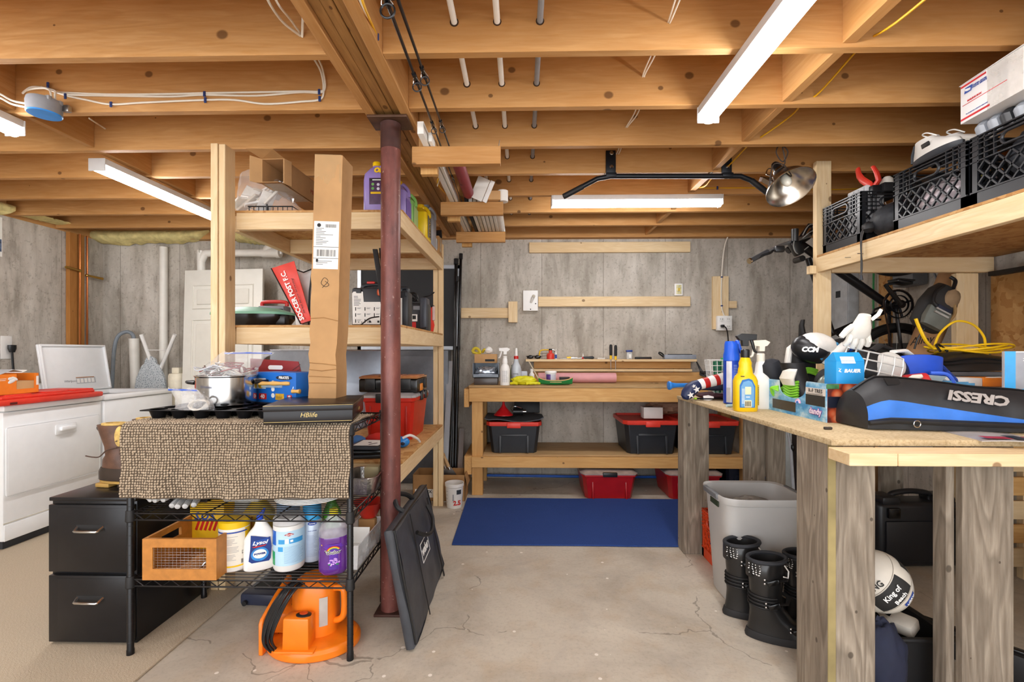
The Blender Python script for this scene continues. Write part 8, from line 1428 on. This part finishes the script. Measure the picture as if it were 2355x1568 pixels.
MB().loft([ring((-.02,-.07,-.17),.07,.025,18,sq=3),ring((-.02,-.075,-.12),.085,.04,18,sq=3),ring((-.02,-.07,-.04),.08,.03,18,sq=3)]).o('gray_pocket',pl('#6f736c',.7),t);m=MB();m.box((-.03,-.118,-.06),(.1,.01,.012));m.box((-.03,-.116,-.085),(.1,.012,.012));m.o('gray_band',pl('#a9a6a0',.6),t);MB().box((-.03,-.114,-.045),(.10,.02,.03),bev=.006).o('navy_flap',NAVY,t);MB().sph((.03,-.05,.07),(.055,.02,.07),18,10,fn=lambda d:1+.15*NZ.noise(d*4)).o('tan_panel',pl('#8d7457',.8,var=.2),t);m=MB();m.wire([(-.06,-.05,.13),(-.1,-.07,.06),(-.1,-.09,-.02),(-.06,-.11,-.05)],.012,8);m.wire([(.02,-.03,.15),(.03,-.0,.22),(.0,.02,.24)],.012,8);m.o('strap',BLKM,t);MB().wire([(.06,-.08,-.1),(.08,-.07,-.02),(.06,-.06,.04)],.010,8).o('tan_trim',pl('#9a7a4c',.7),t);m=MB();m.wire([(.0,.0,-.17),(.0,.01,-.25),(.02,.02,-.32)],.006,6);m.o('loose_strap',BLK,t)
# ================================================================ under the table
x0,x1=P(1624,1300,2.42).x,P(1806,1300,2.42).x
t=T('waste_bin','gray white plastic waste bin with dark handles beside the table leg','bin',(1.195,2.46,.0005));WB=pl('#bdbcba',.5,var=.06,scale=5);n=40
def rr_(w,d,z,s=5.0):return[V((math.copysign(abs(math.cos(2*PI*k/n))**(2/s),math.cos(2*PI*k/n))*w,math.copysign(abs(math.sin(2*PI*k/n))**(2/s),math.sin(2*PI*k/n))*d,z))for k in range(n)]
W1,D1,H1=.205,.165,.54
MB().loft([rr_(W1*.80,D1*.76,0),rr_(W1*.82,D1*.78,.008),rr_(W1*.97,D1*.96,H1-.05),rr_(W1*.98,D1*.97,H1-.04),rr_(W1*1.02,D1*1.02,H1-.036),rr_(W1*1.05,D1*1.06,H1-.008),rr_(W1*1.04,D1*1.05,H1),rr_(W1*.97,D1*.97,H1-.006),rr_(W1*.78,D1*.74,.02)]).o('bin_wall',WB,t,angle=50)
for s in(-1,1):MB().box((s*W1*1.035,0,H1-.012),(.02,.17,.030),bev=.006,M=ry(R(s*8))).o('handle',pl('#6f7276',.5),t);m=MB();m.box((s*W1*.99,-.02,H1-.055),(.006,.10,.03),bev=.003);m.o('handle_slot',pl('#2c3a28',.6),t)
MB().sph((.0,0,.42),(.15,.11,.08),18,10,fn=lambda d:1+.2*NZ.noise(d*5)).o('trash',pl('#8d8b86',.6,var=.6,scale=14),t,angle=15)
n_=0
crate('orange red milk crate standing behind the waste bin',1.115,2.62,2.93,.29,.33,pl('#d9481c',.4,var=.1),.0005)
def moto(loc,rot,label,s=1.0):
    t=T('motocross_boot',label,'boot',M=tr(*loc)@rz(rot)@Mx.Scale(s,4));BB_=pl('#1b1b1c',.35,var=.2,coat=.2);BR=pl('#2f2924',.5,var=.3)
    MB().loft([ring((.045,0,0),.155,.052,26),ring((.045,0,.014),.158,.056,26),ring((.045,0,.034),.152,.055,26)]).o('sole',pl('#232325',.6),t)
    MB().loft([ring((.045,0,.032),.148,.053,26),ring((.035,0,.07),.132,.05,26),ring((-.005,0,.105),.088,.05,26,tilt=-.15),ring((-.03,0,.15),.066,.052,26),ring((-.03,0,.21),.064,.054,26),ring((-.028,0,.28),.072,.06,26),ring((-.025,0,.345),.080,.066,26,tilt=.10),ring((-.025,0,.352),.070,.056,26,tilt=.10),ring((-.028,0,.28),.06,.048,26),ring((-.03,0,.18),.05,.04,26)],caps=False).o('boot_shell',BB_,t,angle=60)
    MB().tube([V((-.025,0,.349))+V((.076*math.cos(2*PI*k/26),.062*math.sin(2*PI*k/26),.0076*math.cos(2*PI*k/26)))for k in range(26)],.009,8,closed=True).o('cuff_rim',pl('#26292f',.7),t)
    MB().sph((.13,0,.05),(.062,.05,.034),18,10).o('toe_cap',BR,t)
    for z,x in((.27,-.01),(.17,-.005),(.075,.09)):
        m=MB();m.box((x,-.063 if z>.1 else-.054,z),(.05,.014,.022),bev=.005,M=ry(R(-25)));m.o('buckle',BLKG,t);m=MB();m.sph((x-.032,-.064 if z>.1 else-.055,z+.008),.0055,8,6);m.sph((x-.032,-.064 if z>.1 else-.055,z-.008),.0055,8,6);m.o('rivet',CHRM,t);m=MB();m.tube([(x-.03,-.06 if z>.1 else-.05,z),(x+.05,-.052,z+.012),(x+.066,0,z+.02),(x+.05,.052,z+.012)],.010,7,flat=.35);m.o('strap',BLKM,t)
    m=MB();m.patch(.066,.27,.345,-125,-50,6,c=(-.03,0),t=.004,sx=1.12);m.o('logo_patch',BLK,t);m=MB();random.seed(5);[m.box((-.1+.006*random.random()+.012*(k%4),-.034-.0075*(k%4),.290+.010*(k//4)),(.007,.002,.0035),M=ry(R(random.uniform(-50,50))))for k in range(20)];m.o('white_graphic',INKW,t)
    m=MB();m.tube([(.035,-.052,.345),(.052,-.04,.318),(.05,-.04,.29),(.03,-.058,.30)],.003,6);m.o('white_outline',INKW,t)
    m=MB();[m.tube([V((-.03,0,z))+V((.0675*math.cos(a),.0565*math.sin(a),0))for a in[PI*.6+k*PI/12 for k in range(14)]],.0045,6)for z in(.15,.165,.18,.195)];m.o('ankle_fold',BLKM,t);return t
moto((1.10,2.08,.0005),R(-18),'black motocross boot standing in front, nearest the leg of the table',1.0);moto((1.075,2.26,.0005),R(-10),'black motocross boot with its strap flipped out, behind the front one',1.0);moto((1.30,2.16,.0005),R(-35),'brown black boot mostly hidden by the near table leg',.95)
t=T('tool_case','large black plastic power tool case on the floor under the table','tool case',(P(2108,1290,2.8).x,2.86,.0005),R(3));w,d,h=.50,.17,.375
CB=pl('#1b1c20',.38,var=.12);MB().box((0,0,h*.5),(w,d,h),bev=.03,seg=3).o('case_body',CB,t);MB().box((0,-d/2-.006,h*.42),(w*.86,.016,h*.62),bev=.006).o('front_panel',CB,t)
for s in(-1,1):MB().box((s*w*.33,-.01,h+.008),(.11,d*.8,.05),bev=.014).o('shoulder_block',CB,t);MB().box((s*w*.34,-d/2-.01,h*.86),(.07,.02,.06),bev=.006).o('latch',BLKG,t)
MB().wire([(-.12,-.01,h+.0),(-.11,-.01,h+.035),(0,-.01,h+.05),(.11,-.01,h+.035),(.12,-.01,h+.0)],.016,12).o('handle',CB,t)
vx=P(2033,1340,1.77).x;t=T('volleyball','white volleyball with black panels and beach lettering under the table','volleyball',(vx-.03,1.77,.408));r=.108
m=MB();m.sph((0,0,0),r,36,24);m.o('ball',pl('#d6d0c4',.5,var=.05),t)
def spatch(a0,a1,b0,b1,mt,nm,M,k=1.006,n=10):
    g=[[M@V((r*k*math.cos(R(b0+(b1-b0)*j/n))*math.sin(R(a0+(a1-a0)*i/n)),-r*k*math.cos(R(b0+(b1-b0)*j/n))*math.cos(R(a0+(a1-a0)*i/n)),r*k*math.sin(R(b0+(b1-b0)*j/n))))for i in range(n+1)]for j in range(n+1)];MB().sheet(g).o(nm,mt,t)
MV=ry(R(-52));spatch(-46,30,-14,22,INK,'black_panel',MV);spatch(56,84,-20,8,INK,'black_panel',MV);spatch(-8,26,-38,-24,INKB,'blue_badge',MV)
def on_ball(a,b,s,mt,sz,kk=1.012):
    n_v=V((math.cos(R(b))*math.sin(R(a)),-math.cos(R(b))*math.cos(R(a)),math.sin(R(b))));rt=V((math.cos(R(a)),math.sin(R(a)),0));up=n_v.cross(rt)*1;M=MV@at(n_v*r*kk,rt,(rt.cross(n_v))*-1);text(s,mt,t,M,sz,bold=.0005)
on_ball(-6,10,'King of',INKW,.025);on_ball(-2,-6,'Beach',INKW,.022);on_ball(9,-31,'USAV',INKW,.018);on_ball(-20,34,'KING',INK,.028)
for b in(24,-16,-42):m=MB();m.tube([MV@V((r*1.003*math.cos(R(b))*math.sin(R(a)),-r*1.003*math.cos(R(b))*math.cos(R(a)),r*1.003*math.sin(R(b))))for a in range(-80,95,8)],.0012,4);m.o('seam',pl('#a39c90',.6),t)
t=T('black_bucket','black bin with a handle and odds and ends under the volleyball','bin',(1.40,1.83,.0005));MB().loft([[V((x*.14*s,y*.13*s,z))for x,y in((-1,-1),(1,-1),(1,1),(-1,1))]for z,s in((0,.85),(.225,1.0),(.225,1.1),(.24,1.1),(.24,.96),(.01,.82))]).o('bin_wall',BLKM,t,bev=.006)
MB().box((.03,-.04,.235),(.07,.08,.05),bev=.012,M=rz(R(30))@ry(R(-20))).o('white_block',pl('#c9c3b8',.5),t);MB().tube([(-.07,-.06,.235),(-.02,-.02,.25),(.0,.03,.235)],[.02,.018,.012],10,flat=.4).o('clear_strip',pl('#a9a59c',.4),t);MB().box((-.04,.03,.16),(.12,.12,.1),bev=.01).o('dark_filler',BLK,t)
t=T('navy_jacket','dark navy jacket draped over the front of the black bin','jacket',(1.275,1.70,.0005));m=MB();m.sph((0,0,.15),(.085,.06,.148),32,20,fn=lambda d:1+.18*NZ.noise(d*3.0)+.05*NZ.noise(d*9));m.o('fabric',pl('#1b2138',.8,var=.2),t,angle=70)
t=T('black_skate_bag','long black rail lying on the floor toward the front right table leg','rail',(1.80,1.95,.0005),R(-52));MB().box((0,0,.055),(.5,.07,.11),bev=.01).o('rail_body',BLKM,t);MB().box((0,-.0,.115),(.48,.03,.012),bev=.003).o('slot',BLKG,t)
t=T('white_sack','white sack slumped against the right wall under the table','sack',(2.72,2.15,.0005));m=MB();m.sph((0,0,.2),(.2,.3,.2),26,16,fn=lambda d:1+.12*NZ.noise(d*3));m.o('sack',pl('#d5d0c6',.7),t);MB().tube([(-.16,-.1,.28),(-.19,.0,.29),(-.17,.1,.27)],.012,8).o('black_tie',BLK,t)
t=T('pine_crate','pale pine slatted crate by the right wall behind the table leg','crate',(2.62,2.75,0));[board('slat',2.45,2.80,2.62,2.64,.08+.13*k,.18+.13*k,[W_PINE,W_BENCH][k%2],t)for k in range(6)];[board('corner_post',x,x+.04,2.642,2.68,0,.86,W_PINE,t)for x in(2.45,2.76)]
t=T('duffel_bag','black soft bag standing on end beyond the right front table leg','bag',(2.12,1.70,0));m=MB();m.loft([[V((.02+.09*math.cos(2*PI*k/20)*s*(1+.15*NZ.noise(V((k*.9,z*4,0)))),.08*math.sin(2*PI*k/20)*s,z))for k in range(20)]for z,s in((.002,1.0),(.2,1.05),(.45,.95),(.6,.8),(.68,.4))]);m.o('bag_body',BLKM,t,angle=60)
t=T('gray_skis','pale gray metal pole leaning between the table legs at the back','pole',(P(1832,1100,3.2).x,3.2,.001));MB().tube([(0,0,0),(-.01,.05,.6),(-.045,.12,.98)],.010,10).o('pole',LGRY,t);MB().sph((.0,.05,.6),(.018,.018,.03),12,8).o('clamp',BLK,t)
t=T('white_board','white sheet leaning on the right wall beyond the far table legs','sheet',(P(1815,1050,3.9).x,3.95,.001));MB().box((0,0,.48),(.22,.02,.96),bev=.002).o('sheet',pl('#cfd8d8',.5),t)
t=T('black_luggage','black upright bag standing beside the pale pole behind the table','bag',(P(1858,1100,3.3).x,3.35,.001));MB().box((.03,0,.36),(.14,.2,.72),bev=.03).o('bag_body',BLKM,t)
GROUPS={'milk_crate':'milk crates','fishing_rod':'fishing rods on the beam brackets','storage_tote':'black totes with red lids','red_tote':'red totes','ceiling_tube_light':'tube lights under the joists','water_tube':'water tubes through the joists','wall_cleat':'pine cleats on the back wall','beam_bracket':'pine brackets along the beam','golf_shoe':'golf shoes on the crate','motocross_boot':'motocross boots by the waste bin','cleaner_jug':'cleaner jugs on the top shelf','spray_bottle':'spray bottles','screwdriver':'screwdrivers in the ledge','curtain_rod':'black rods by the chalkboard','disc_case':'stack of black cases','wipes_canister':'wipes canisters on the rack','white_cable':'white cables','yellow_cable':'yellow cables','duck_boot':'lined winter boots','work_glove':'work gloves on the rack','insulation_batt':'insulation batts at the wall tops','putty_knife':'putty knives in the carton','plastic_kit_box':'kit boxes on the table'}
for o in list(bpy.data.objects):
    if not o.parent and 'category' in o:
        if 'kind' not in o:o['kind']='thing'
        g=GROUPS.get(o.name.split('.')[0])
        if g and 'group' not in o:o['group']=g
    if o.name.split('.')[0]in('label_print','barcode'):o['kind']='stuff'
